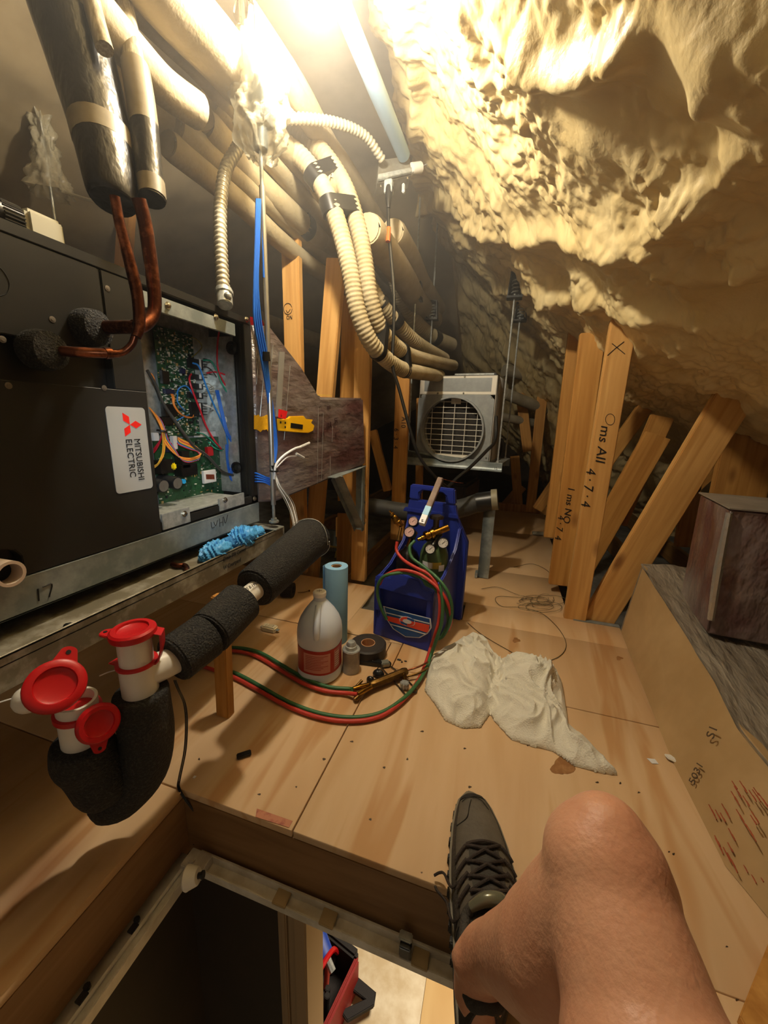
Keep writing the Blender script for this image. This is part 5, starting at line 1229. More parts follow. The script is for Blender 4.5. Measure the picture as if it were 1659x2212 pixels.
# ================================================================ drain pipe and clean-outs
XP = -.57
fp = thing('drain_pipe', P(440, 1370, x=XP), 'black foam covered drain pipe running under the tray towards the studs', 'pipe')
a = P(372, 1428, x=XP-.015); b = P(448, 1372, x=XP); c = P(522, 1300, x=XP); 
mb = MB(); mb.tube([a, a+(b-a)*.04, b], [.044, .049, .050], 28, smooth=False); obj('foam_sleeve', mb, M_cfoam, fp, .003)
mb = MB(); mb.tube([b+(c-b)*.01, b+(c-b)*.03, c], [.047, .051, .051], 28, smooth=False); obj('foam_sleeve', mb, M_cfoam, fp, .003)
e = P(548, 1272, x=XP-.005); f = P(676, 1158, x=XP)
mb = MB(); mb.tube([P(500, 1318, x=XP), P(580, 1250, x=XP)], .0245, 24); wp = obj('white_pipe', mb, M_pvc, fp)
text('pipe_print', 'SS 8-1994', P(520, 1290, x=XP+.001)+Vector((.017, 0, .018)), (P(555, 1268, x=XP)-P(520, 1290, x=XP)), (-.6, 0, .8), .012, M_ink, fp, lift=.0)
mb = MB(); mb.tube([e, e+(f-e)*.03, f], [.050, .056, .066], 32, smooth=False); obj('foam_sleeve', mb, M_cfoam, fp, .004)
mb = MB(); 
d = (f-e).normalized(); q = f-d*.02; 
M = basis(d, (1, 0, 0)); mb.tube([q+M@Vector((.0685*cos(t*.4), .0685*sin(t*.4), .01*sin(t*1.1))) for t in range(17)], .0012, 5); obj('tie_wire', mb, M_galv2, fp)
M_shadowfoam = M_cfoam
# first clean-out tee with a closed red cap
XQ = -.60
t1 = thing('cleanout_tee', P(305, 1500, x=XQ), 'white drain tee with a closed red cap beside the foam covered pipe', 'pipe fitting')
base = P(305, 1497, x=XQ); topc = P(294, 1368, x=XQ)
zb, zt = base.z, topc.z
def Q(z, dx=0, dy=0): return Vector((base.x+dx, base.y+dy, z))
mid = P(300, 1428, x=XQ).z
mb = MB(); mb.lathe([(.027, 0), (.030, .001), (.030, mid-zb), (.027, mid-zb+.001)], Q(zb), n=32); obj('tee_body', mb, M_pvc, t1)
mb = MB(); mb.lathe([(.0275, 0), (.0275, zt-mid-.002)], Q(mid), n=32); obj('upper_neck', mb, M_pvc, t1)
br = P(372, 1428, x=XP-.015)
mb = MB(); mb.tube([Q(mid-.03), Q(mid-.028)+(br-Q(mid-.028))*.55, br+(br-Q(mid-.028))*.2], [.026, .028, .026], 28, smooth=False); obj('side_branch', mb, M_pvc, t1)
def red_cap(parent, c, ax, r, name='red_cap', tab=None):
    c = Vector(c); ax = Vector(ax).normalized()
    mb = MB(); mb.lathe([(r*.4, -.004), (r, -.004), (r*1.03, .001), (r, .007), (r*.9, .010), (r*.70, .010), (r*.66, .006), (r*.55, .004), (.0001, .004)], c, ax, 36)
    o = obj(name, mb, M_red, parent)
    if tab is not None:
        t = Vector(tab); t = (t-ax*t.dot(ax)).normalized(); s = ax.cross(t); pts = []
        for k in range(9):
            a = -pi/2+pi*k/8; pts.append(c+t*(r*1.32+cos(a)*r*.22)+s*sin(a)*r*.3-ax*.003)
        pts = [c+t*r*.75-s*r*.48-ax*.003]+pts+[c+t*r*.75+s*r*.48-ax*.003]
        mb = MB(); mb.prism(pts, ax*.0045); obj('cap_tab', mb, M_red, parent, .001)
        mb = MB(); mb.cyl(c+t*r*1.3+ax*.0016, c+t*r*1.3+ax*.0024, r*.09, 12); obj('tab_hole', mb, M_blackd, parent)
    return o
zc = zt+.004
red_cap(t1, Q(zc), (0, -.02, 1), .037, tab=(-1, -.35, 0))
mb = MB(); mb.lathe([(.028, 0), (.034, .001), (.034, .005), (.028, .006)], Q(mid-.002), n=32); obj('red_collar', mb, M_red, t1)
mb = MB(); s = Vector((.75, .5, 0)).normalized(); w = Vector((-s.y, s.x, 0))*.013; pts = [Q(zc)+s*.034, Q(zc-.004)+s*.044, Q((zc+mid)/2)+s*.043, Q(mid+.004)+s*.036, Q(mid-.002)+s*.03]
vs = [p+w for p in pts]+[p-w for p in pts]; vs += [p+s*.003 for p in vs]; n = 5; fs = []
for i in range(4): fs += [(i, i+1, n+i+1, n+i), (2*n+i, 3*n+i, 3*n+i+1, 2*n+i+1), (i, 2*n+i, 2*n+i+1, i+1), (n+i, n+i+1, 3*n+i+1, 3*n+i)]
fs += [(0, n, 3*n, 2*n), (4, 14, 19, 9)]; obj('cap_strap', MB().add(vs, fs), M_red, t1)
mb = MB(); s2_ = Vector((-.9, -.3, 0)).normalized(); mb.box(Q(mid)+s2_*.036, (.02, .018, .003)); obj('collar_tab', mb, M_red, t1, .001)
# foam trap below both
mb = MB(); q0 = Q(zb+.004); ft = P(320, 1560, x=XQ); 
trap = tag(obj('foam_trap', MB().tube([Q(zb+.006), Q(zb+.002), Q(zb-.03), Q(zb-.10), Q(zb-.17, -.012, -.01), Q(zb-.215, -.045, -.035), Q(zb-.215, -.070, -.055), Q(zb-.212, -.082, -.066)], [.040, .046, .047, .047, .046, .045, .038, .020], 28), M_cfoam), 'bulky black foam elbow under the capped white tee', 'pipe')
# second clean-out, open, red cap thrown back
X2 = -.66
t2 = thing('open_cleanout', P(175, 1600, x=X2), 'open white clean-out pipe with its big red cap flipped back, nearest the left edge', 'pipe fitting')
b2 = P(178, 1600, x=X2); tp2 = P(186, 1500, x=X2); ax2 = Vector((.07, -.02, 1)).normalized()
L2 = (tp2-b2).length+.006; r2 = .030
ob = b2-ax2*.0
mb = MB(); mb.lathe([(r2*.8, 0), (r2, .0005), (r2, L2), (r2*.84, L2), (r2*.84, .02), (.0001, .02)], ob, ax2, 36); obj('pipe_body', mb, M_pvc, t2)
mb = MB(); mb.lathe([(r2*1.0, 0), (r2*1.16, .001), (r2*1.16, .010), (r2, .011)], ob+ax2*(L2-.030), ax2, 36); obj('red_collar', mb, M_red, t2)
mb = MB(); 
for sx_, sy_ in ((.95, .3), (-.95, -.25)):
    s = Vector((sx_, sy_, 0)).normalized(); c0 = ob+ax2*(L2-.024)+s*(r2*1.35); M = basis((0, 0, 1), s); mb.box(c0, (.022, .022, .004), M)
obj('collar_tab', MB().add(mb.v[:8], mb.f[:6]), M_red, t2, .002); obj('collar_tab', MB().add(mb.v[8:], [(0, 2, 3, 1), (4, 5, 7, 6), (0, 1, 5, 4), (2, 6, 7, 3), (0, 4, 6, 2), (1, 3, 7, 5)]), M_red, t2, .002)
eye = Vector((0, 0, H))
cc = P(120, 1482, x=X2+.015); axc = (eye-cc).normalized()*.75+Vector((.25, -.1, .35)); 
cap1 = red_cap(t2, cc, axc, .040, tab=P(146, 1415, x=X2)-cc); cap1['label'] = 'cap flipped open'
c2_ = P(212, 1562, x=X2+.055); ax3 = (eye-c2_).normalized()*.6+Vector((.55, -.1, .05)); cap2 = red_cap(t2, c2_, ax3, .031, tab=P(190, 1590, x=X2)-c2_); cap2['label'] = 'smaller cap hanging down'
mb = MB(); mb.ball(P(62, 1510, x=X2-.03), .022, 16); obj('white_elbow', mb, M_pvc, t2)
trap2 = tag(obj('foam_trap', MB().tube([ob+ax2*.004, ob, ob-ax2*.03, P(200, 1650, x=X2), P(222, 1690, x=X2+.01), P(232, 1708, x=X2+.012), P(236, 1716, x=X2+.014)], [.038, .046, .050, .049, .047, .040, .028], 28), M_cfoam), 'bulky black foam bend under the open clean-out pipe', 'pipe')
mb = MB(); mb.tube([P(-10, 1520, x=X2-.05), P(30, 1508, x=X2-.04), P(70, 1500, x=X2-.03)], .0012, 5); mb.tube([P(215, 1460, x=-.64), P(240, 1450, x=-.64), P(272, 1444, x=-.63)], .0012, 5)
tag(obj('thin_white_wire', mb, M_white), 'pair of thin white wire runs behind the red capped pipes', 'wire')
# black sensor cable from the pipe down into the hatch
for k, (lab) in enumerate(('thin black sensor cable dropping from the foam pipe into the hatch', )):
    mb = MB()
    for o_ in (0, 3.5):
        mb.tube([P(376+o_, 1470, x=-.60), P(384+o_, 1490, x=-.60), P(397+o_, 1520, x=-.61), P(401+o_, 1560, x=-.61), P(398+o_, 1620, x=-.62), P(386+o_, 1680, z=.01), P(384+o_, 1700, z=.004), P(395+o_, 1722, z=-.01), P(420+o_*.4, 1755, z=-.06), P(432+o_*.4, 1775, z=-.10), P(425, 1800, z=-.14), P(418, 1825, z=-.16)], .0016, 6)
    tag(obj('sensor_cable', mb, M_tape), lab, 'cable')
# wooden post under the pipe
stud(P(482, 1548, z=0)+Vector((0, .01, 0)), P(470, 1290, x=-.69)+Vector((0, .01, 0)), 'short wooden post standing on the deck in front of the jug under the tray', w=.042, t=.03, m=M_stud2, name='post')

# ================================================================ things on the deck
def G(u, v, z=0): return P(u, v, z=z)
# gallon jug
jc = G(683, 1462); jc.y += .03
jug = thing('cleaner_jug', jc, 'translucent white gallon jug with a red label standing on the deck', 'jug')
M_jug = mat('jug_plastic', 'dfe6f2', .3, noise=(4, 'ccd6e6', .5), sub=0, spec=.5)
def sq(prof, o, n=40, p=2.6, sx=1, sy=1, rot=0):
    vs = []; fs = []
    for (r, z) in prof:
        for k in range(n):
            a = 2*pi*k/n+rot; ca, sa = cos(2*pi*k/n), sin(2*pi*k/n); q = (abs(ca)**p+abs(sa)**p)**(-1/p)
            vs.append(Vector(o)+Vector((r*q*cos(a)*sx, r*q*sin(a)*sy, z)))
    m = len(prof)
    for i in range(m-1):
        for k in range(n): fs.append((i*n+k, i*n+(k+1) % n, (i+1)*n+(k+1) % n, (i+1)*n+k))
    fs += [tuple(range(n))[::-1], tuple((m-1)*n+k for k in range(n))]
    return MB().add(vs, fs)
Jr = .072
obj('jug_body', sq([(Jr*.9, 0), (Jr, .006), (Jr, .03), (Jr*.965, .034), (Jr*.965, .125), (Jr, .13), (Jr, .165), (Jr*.97, .185), (Jr*.86, .21), (Jr*.66, .235), (Jr*.42, .258), (Jr*.30, .268), (.019, .270), (.019, .283)], jc, p=2.3), M_jug, jug)
M_jred = mat('jug_label_red', 'a8281f', .4)
obj('label', sq([(Jr*.966, .036), (Jr*.985, .0365), (Jr*.985, .122), (Jr*.966, .1225)], jc, p=2.3), M_jred, jug)
tocam = (Vector((0, 0, jc.z))-Vector((jc.x, jc.y, jc.z))); tocam.z = 0; tocam.normalize(); ts = Vector((-tocam.y, tocam.x, 0))
def jpt(ang, z, r=Jr*1.0):
    a = math.atan2(tocam.y, tocam.x)+radians(ang); ca, sa = cos(a), sin(a); q = (abs(ca)**2.3+abs(sa)**2.3)**(-1/2.3); return jc+Vector((r*q*ca, r*q*sa, z))
def jpatch(name, a0, a1, z0, z1, r, m, n=10):
    vs = [jpt(a0+(a1-a0)*k/n, z, r) for z in (z0, z1) for k in range(n+1)]; vs += [jpt(a0+(a1-a0)*k/n, z, r-.0006) for z in (z0, z1) for k in range(n+1)]
    w = n+1; fs = []
    for k in range(n): fs += [(k, k+1, w+k+1, w+k), (2*w+k, 3*w+k, 3*w+k+1, 2*w+k+1), (k, 2*w+k, 2*w+k+1, k+1), (w+k, w+k+1, 3*w+k+1, 3*w+k)]
    fs += [(0, w, 3*w, 2*w), (n, 2*w+n, 3*w+n, w+n)]
    return obj(name, MB().add(vs, fs), m, jug)
jpatch('label_panel', -46, 26, .044, .112, Jr*.99, mat('jug_label_pink', 'c98a7c', .45)); jpatch('label_band', 38, 62, .046, .116, Jr*.99, mat('jug_label_pale', 'b9756a', .45))
for k in range(9):
    mb = MB(); z = .105-k*.006; mb.tube([jpt(a, z, Jr*.995) for a in range(-40, 21-(k % 3)*8, 6)], .0008, 4); obj('label_text_line', mb, M_jred, jug)
mb = MB()
for k in range(7): z = .105-k*.008; mb.tube([jpt(a, z, Jr*.995) for a in (41, 47, 53, 58)], .0008, 4)
o = obj('label_print', mb, M_white, jug)
mb = MB(); mb.tube([jpt(-8, .262, .028), jpt(-8, .225, .062), jpt(-8, .19, .073), jpt(-8, .168, .070)], [.010, .011, .011, .009], 14); obj('jug_handle', mb, M_jug, jug)
mb = MB(); mb.lathe([(.020, 0), (.0215, .002), (.0215, .014), (.019, .017), (.0001, .0172)], jc+Vector((0, 0, .283)), n=32)
cp_ = obj('jug_cap', mb, mat('white_cap', 'f6f4f0', .35), jug); strokes('cap_mark', [[jc+Vector((-.008, -.006, .301)), jc+Vector((.006, .004, .301))], [jc+Vector((-.004, .007, .301)), jc+Vector((.003, -.008, .301))]], M_ink, cp_, .0006)
# blue paper roll
rc2 = Vector((-.555, 1.245, 0)); 
roll = thing('paper_roll', rc2, 'upright roll of light blue shop towels behind the jug', 'paper roll')
Lr = .31
mb = MB(); mb.lathe([(.020, .0), (.043, .0), (.0435, .002), (.0435, Lr-.002), (.043, Lr), (.020, Lr), (.020, .0)], rc2, n=36); obj('towel_paper', MB().add(mb.v, [f for f in mb.f if len(f) == 4]), mat('blue_paper', '86b4d6', .85, bump=(60, .3)), roll)
mb = MB(); mb.lathe([(.0165, .002), (.020, .002), (.020, Lr-.003), (.0165, Lr-.003), (.0165, .002)], rc2, n=28); obj('cardboard_core', MB().add(mb.v, [f for f in mb.f if len(f) == 4]), mat('cardboard', '9c7348', .8), roll)
mb = MB(); mb.prism([rc2+Vector((-.044, .0, .004)), rc2+Vector((-.0445, -.022, .006)), rc2+Vector((-.0445, -.022, Lr)), rc2+Vector((-.044, 0, Lr))], (-.0012, 0, 0)); obj('loose_edge', mb, mat('blue_paper', '86b4d6', .85), roll)
# small can with a dauber cap
cc_ = Vector((-.430, 1.09, 0))
can = thing('primer_can', cc_, 'small clear capped metal can right of the jug', 'can')
obj('can_body', MB().lathe([(.029, 0), (.031, .001), (.031, .003), (.0300, .005), (.0300, .078), (.031, .080), (.031, .082), (.028, .083), (.021, .084)], cc_, n=32), mat('grey_can_label', 'a9a49b', .35, .2, noise=(30, '8f8a84', .6)), can)
obj('can_cap', MB().lathe([(.020, 0), (.020, .012), (.0165, .013), (.0165, .020), (.012, .027), (.0001, .029)], cc_+Vector((0, 0, .084)), n=24), M_galv2, can)
obj('can_collar', MB().lathe([(.0295, 0), (.0295, .0015)], cc_+Vector((0, 0, .083)), n=32), M_galv2, can)
# black tape roll on its side
tc_ = Vector((-.405, 1.195, 0))
tr = thing('tape_roll', tc_, 'wide roll of black tape lying flat in front of the blue torch kit', 'tape roll')
mb = MB(); mb.lathe([(.026, 0), (.060, 0), (.066, .004), (.067, .044), (.061, .049), (.026, .049), (.026, 0)], tc_, n=44); obj('tape_winding', MB().add(mb.v, [f for f in mb.f if len(f) == 4]), mat('black_tape_roll', '2c2725', .55), tr)
mb = MB(); mb.lathe([(.0235, .001), (.026, .001), (.026, .0495), (.0235, .0495), (.0235, .001)], tc_, n=32); obj('cardboard_core', MB().add(mb.v, [f for f in mb.f if len(f) == 4]), mat('tan_core', 'b98a62', .8), tr)
# folded knife with white lettering
k0 = G(775, 1432); k1 = G(846, 1440); kd = (k1-k0); kl = kd.length; kd.normalize(); kn = Vector((-kd.y, kd.x, 0))
kn_t = thing('utility_knife', (k0+k1)/2, 'black folding knife with white lettering in front of the black tape roll', 'knife')
mb = MB(); mb.prism([k0-kn*.011, k0+kd*kl*.7-kn*.014, k0+kd*kl*1.0-kn*.004, k0+kd*kl*.95+kn*.008, k0+kd*kl*.6+kn*.012, k0+kn*.009, k0-kd*.006], (0, 0, .018)); obj('knife_body', mb, M_plastic, kn_t, .003)
text('knife_lettering', 'HUSKY', k0+kd*.008-kn*.005+Vector((0, 0, .0182)), kd, kn, .015, M_white, kn_t)
mb = MB(); mb.tube([k0+kd*kl*.72-kn*.012+Vector((0, 0, .0186)), k0+kd*kl*.78+kn*.008+Vector((0, 0, .0186))], .0008, 5); obj('knife_stripe', mb, M_white, kn_t)
# torch handle with striker
M_agbrass = mat('aged_brass', '8a6a35', .38, .85, noise=(40, '5f4520', .7))
g0 = G(800, 1481, .022); g1 = G(872, 1452, .022); gd = (g1-g0).normalized(); gn = Vector((-gd.y, gd.x, 0))
th = thing('brazing_torch', (g0+g1)/2*1, 'brass brazing torch handle lying across the deck seam between the jug and towel', 'torch')
mb = MB(); M = basis(gd, gn); mb.lathe([(.009, -.002), (.0125, .003), (.0135, .02), (.0135, (g1-g0).length-.01), (.015, (g1-g0).length), (.012, (g1-g0).length+.012)], g0, gd, 8); obj('grip', mb, M_agbrass, th)
mb = MB(); 
for s in (-1, 1): mb.tube([g0+gn*.006*s, g0-gd*.03+gn*.010*s, g0-gd*.055+gn*.014*s], [.0075, .009, .0075], 10)
obj('hose_connector', MB().add(mb.v[:len(mb.v)//2], mb.f[:len(mb.f)//2]), M_brass, th); h_ = len(mb.v)//2; obj('hose_connector', MB().add(mb.v[h_:], [tuple(i-h_ for i in f) for f in mb.f[len(mb.f)//2:]]), M_brass, th)
kb = G(875, 1478, .012); mb = MB()
for k in range(8):
    a = 2*pi*k/8; mb.cyl(kb+Vector((.011*cos(a), .011*sin(a)-.008, -.004)), kb+Vector((.011*cos(a), .011*sin(a)-.008, .012)), .004, 8)
mb.cyl(kb+Vector((0, -.008, -.003)), kb+Vector((0, -.008, .014)), .011, 12); obj('valve_knob', mb, M_galv2, th)
mb = MB(); mb.tube([g1+gd*.0, kb+Vector((0, 0, .006))], .008, 10); obj('valve_stem', mb, M_brass, th)
for k, (p_, q_) in enumerate((((766, 1512), (786, 1494)), ((764, 1489), (782, 1470)))):
    mb = MB(); mb.tube([G(*p_, .01), G(*q_, .02)], [.0085, .0075] if k == 0 else [.005, .005], 10); obj('valve_lever', mb, M_agbrass, th)
tube_m = [G(880, 1448, .024), G(905, 1440, .03), G(925, 1430, .035)]
mb = MB(); mb.tube(tube_m, .0032, 8); obj('gas_tube', mb, M_copper, th); mb = MB(); mb.tube([p+Vector((.004, -.022, -.008)) for p in tube_m], .0032, 8); obj('gas_tube', mb, M_agbrass, th)
# striker with its wire frame
st = thing('flint_striker', G(855, 1445), 'wire flint striker with a square steel cup lying behind the torch handle', 'striker')
mb = MB(); c = G(832, 1433, .012); Mz = Matrix.Rotation(.6, 3, 'Z'); mb.box(c, (.030, .026, .016), Mz); obj('striker_cup', mb, mat('zinc_dull', '8d8f86', .4, .6), st, .003)
for pts in ([(822, 1440), (850, 1470), (876, 1500)], [(840, 1436), (870, 1460), (898, 1488), (897, 1496), (888, 1494)]):
    mb = MB(); mb.tube([G(u, v, .006) for u, v in pts], .002, 6); obj('striker_wire', mb, mat('dull_wire', '4a453c', .4, .7), st)
bl = thing('black_clip', G(808, 1462), 'black rubber clip lying beside the torch handle', 'clip')
mb = crumpled(G(818, 1455, .010), .018, (1.1, .8, .8), 21, .3, 20); obj('clip_head', mb, M_tape, bl); mb = crumpled(G(800, 1468, .009), .014, (1, .7, .8), 22, .3, 16); obj('clip_jaw', mb, M_tape, bl)

# -------- oxy-acetylene kit in its blue carrier
M_bluep = mat('blue_carrier_plastic', '20318f', .42, bump=(120, .08))
o0 = Vector((-.427, 1.333, 0)); o1 = Vector((-.196, 1.288, 0)); kx = (o1-o0); KW = kx.length+.012; kx.normalize(); ky = Vector((-kx.y, kx.x, 0)); o0 = o0-kx*.006
KD = .32
def K(x, y, z): return o0+kx*x+ky*y+Vector((0, 0, z))
KM = Matrix((kx, ky, Vector((0, 0, 1)))).transposed()
kit = thing('torch_kit', K(KW/2, KD/2, 0), 'blue plastic carrier with two gas cylinders, gauges and hoses on the deck', 'torch kit')
# front shell with a rounded raised lip
mb = MB(); xs = [0, .04, .05, .07, .085, KW-.085, KW-.07, KW-.055, KW-.04, KW]
out = [K(0, 0, 0), K(KW, 0, 0), K(KW, 0, .235), K(KW-.05, 0, .245), K(KW-.065, 0, .268), K(.085, 0, .282), K(.065, 0, .255), K(0, 0, .25)]
mb.hexa([K(.0, 0, 0), K(KW, 0, 0), K(KW, .01, .115), K(0, .01, .115)], [p+ky*.02 for p in (K(.0, 0, 0), K(KW, 0, 0), K(KW, .0, .115), K(0, .0, .115))])
mb.hexa([K(0, .0, .205), K(KW, .0, .205), K(KW, .006, .238), K(KW-.05, .008, .246), K(KW-.066, .008, .272), K(.085, .008, .284), K(.065, .008, .258), K(0, .006, .25)],
        [p+ky*.03 for p in (K(0, 0, .205), K(KW, 0, .205), K(KW, .006, .238), K(KW-.05, .008, .246), K(KW-.066, .008, .272), K(.085, .008, .284), K(.065, .008, .258), K(0, .006, .25))])
mb.hexa([K(0, 0, .11), K(.025, 0, .11), K(.025, 0, .21), K(0, 0, .21)], [K(0, .03, .11), K(.025, .03, .11), K(.025, .03, .21), K(0, .03, .21)])
mb.hexa([K(KW-.025, 0, .11), K(KW, 0, .11), K(KW, 0, .21), K(KW-.025, 0, .21)], [K(KW-.025, .03, .11), K(KW, .03, .11), K(KW, .03, .21), K(KW-.025, .03, .21)])
mb.hexa([K(.0, .028, .0), K(KW, .028, .0), K(KW, .028, .24), K(0, .028, .24)], [K(.0, .034, .0), K(KW, .034, .0), K(KW, .034, .24), K(0, .034, .24)])
obj('front_shell', mb, M_bluep, kit, .004)
for sx in (0, KW-.012):      # side cheeks rising to the back
    mb = MB(); mb.prism([K(sx, .0, 0), K(sx, KD, 0), K(sx, KD, .42), K(sx, KD-.04, .42), K(sx, KD-.08, .34), K(sx, .12, .27), K(sx, 0, .24)], kx*.012); obj('side_wall', mb, M_bluep, kit, .004)
mb = MB(); mb.hexa([K(0, .03, 0), K(KW, .03, 0), K(KW, KD, 0), K(0, KD, 0)], [p+Vector((0, 0, .03)) for p in (K(0, .03, 0), K(KW, .03, 0), K(KW, KD, 0), K(0, KD, 0))]); obj('base', mb, M_bluep, kit, .004)
# back panel with the handle opening
def kz(u, v, y=KD):
    o = Vector((0, 0, H)); r = P(u, v, d=1)-o; t = (K(0, y, 0)-o).dot(ky)/r.dot(ky); p = o+r*t; return (p-o0).dot(kx), p.z
outer = [kz(*p) for p in ((893, 1044), (985, 1056), (986, 1080), (1000, 1120), (1012, 1190), (1010, 1240))]
hole = [kz(*p) for p in ((912, 1062), (922, 1058), (955, 1062), (966, 1070), (966, 1082), (955, 1086), (925, 1080), (914, 1074))]
yb_ = KD
lx = outer[0][0]; rx_ = outer[1][0]; zt_k = (outer[0][1]+outer[1][1])/2
hx0 = min(h[0] for h in hole); hx1 = max(h[0] for h in hole); hz0 = min(h[1] for h in hole)+.004; hz1 = max(h[1] for h in hole)
w0 = -.006; w1 = max(outer[4][0], KW+.004)
def slab(pts, y0=yb_-.03, y1=yb_): return MB().hexa([K(x, y0, z) for x, z in pts], [K(x, y1, z) for x, z in pts])
mb = slab([(w0, 0), (w1, 0), (w1, .36), (rx_+.022, .46), (rx_+.01, hz0), (lx-.004, hz0), (lx-.012, .46), (w0, .36)]); obj('back_panel', mb, M_bluep, kit, .005)
mb = slab([(lx-.004, hz0), (hx0, hz0), (hx0-.002, hz1-.012), (hx0+.014, hz1), (hx1-.014, hz1), (hx1+.002, hz1-.012), (hx1, hz0), (rx_+.01, hz0), (rx_+.002, zt_k), (lx-.002, zt_k)]); 
obj('carry_handle', mb, M_bluep, kit, .005)
mb = slab([(lx-.03, .455), (rx_+.03, .455), (rx_+.024, .475), (lx-.02, .475)], yb_-.036, yb_-.028); obj('moulded_rib', mb, M_bluep, kit, .003)
# shield label
M_lb = mat('label_teal', '1d4f8f', .35); M_lr = mat('label_orange_red', 'e8503a', .35)
def kf(u, v):
    o = Vector((0, 0, H)); r = P(u, v, d=1)-o; t = (K(0, -.002, 0)-o).dot(ky)/r.dot(ky); p = o+r*t; return ((p-o0).dot(kx), p.z)
SH = [(830, 1311), (880, 1325), (928, 1337), (930, 1356), (922, 1368), (905, 1377), (876, 1375), (850, 1358), (838, 1340)]
def decal(name, pts, m, par, dy=0., grow=0):
    q = [kf(*p) for p in pts]; cx = sum(p[0] for p in q)/len(q); cz = sum(p[1] for p in q)/len(q)
    q = [(cx+(x-cx)*(1+grow), cz+(z-cz)*(1+grow)) for x, z in q]
    return obj(name, MB().hexa([K(x, -.0015-dy, z) for x, z in q], [K(x, -.0005-dy, z) for x, z in q]), m, par)
# the label is tilted with the lower front, so the front face carries it flat
lbw = decal('shield_label', SH, M_white, kit, 0, .05)
decal('shield_field', SH, M_lb, lbw, .0006, -.01)
decal('shield_stripe', [(834, 1330), (928, 1350), (926, 1362), (922, 1366), (838, 1341)], M_lr, lbw, .0012, 0)
decal('white_line', [(833, 1322), (928, 1346), (928, 1348), (833, 1324)], M_white, lbw, .0012); decal('white_line', [(842, 1347), (920, 1369), (919, 1371), (843, 1349)], M_white, lbw, .0012)
def ell(c, a, b, n=24): return [(c[0]+a*cos(2*pi*k/n), c[1]+b*sin(2*pi*k/n)+a*cos(2*pi*k/n)*.22) for k in range(n)]
decal('emblem_ring', ell((880, 1342), 17, 10), M_white, lbw, .0018); decal('emblem_red', ell((880, 1342), 15.5, 9), M_lr, lbw, .0024); decal('emblem_blue', [(880, 1333), (895, 1338), (895, 1343), (880, 1338)], M_lb, lbw, .003); decal('emblem_blue', [(865, 1341), (880, 1346), (880, 1351), (867, 1346)], M_lb, lbw, .003); decal('emblem_center', ell((880, 1342), 9.5, 4.5), M_white, lbw, .0036)
# cylinders
M_green = mat('green_cylinder', '4a5f3a', .35, .1); M_blackc = mat('black_cylinder', '211d1e', .3, .1)
cyo = thing('oxygen_cylinder', K(KW*.72, .17, .035), 'green gas cylinder with round shoulder in the right half of the blue carrier', 'gas cylinder')
obj('cylinder_body', MB().lathe([(.05, 0), (.057, .006), (.0575, .25), (.055, .275), (.045, .30), (.030, .315), (.018, .322), (.016, .34)], K(KW*.72, .17, .062), n=36), M_green, cyo)
cya = thing('acetylene_cylinder', K(KW*.27, .17, .035), 'black gas cylinder in the left half of the blue carrier', 'gas cylinder')
obj('cylinder_body', MB().lathe([(.045, 0), (.050, .006), (.0505, .235), (.048, .26), (.036, .285), (.022, .295), (.016, .31)], K(KW*.26, .17, .032), n=36), M_blackc, cya)
def cpat(parent, c, r, a0, a1, z0, z1, m, name, n=8):
    vs = [Vector((c.x+rr_*cos(radians(a0+(a1-a0)*k/n)), c.y+rr_*sin(radians(a0+(a1-a0)*k/n)), z)) for rr_ in (r, r+.0008) for z in (z0, z1) for k in range(n+1)]; w = n+1; fs = []
    for k in range(n): fs += [(k, k+1, w+k+1, w+k), (2*w+k, 3*w+k, 3*w+k+1, 2*w+k+1), (k, 2*w+k, 2*w+k+1, k+1), (w+k, w+k+1, 3*w+k+1, 3*w+k)]
    fs += [(0, w, 3*w, 2*w), (n, 2*w+n, 3*w+n, w+n)]; return obj(name, MB().add(vs, fs), m, parent)
cO = K(KW*.72, .17, 0); cA = K(KW*.26, .17, 0)
cpat(cyo, cO, .0575, -130, -85, .285, .31, M_white, 'white_sticker'); cpat(cyo, cO, .0575, -88, -50, .285, .312, mat('yellow_sticker', 'a08a2a', .4), 'yellow_sticker'); cpat(cyo, cO, .0577, -60, -35, .275, .30, M_white, 'white_sticker')
cpat(cya, cA, .0508, -140, -60, .20, .25, mat('pale_cylinder_label', '8f7a78', .4, noise=(90, '3a3030', .8)), 'paper_label'); cpat(cya, cA, .051, -150, -125, .19, .215, M_red, 'red_sticker')
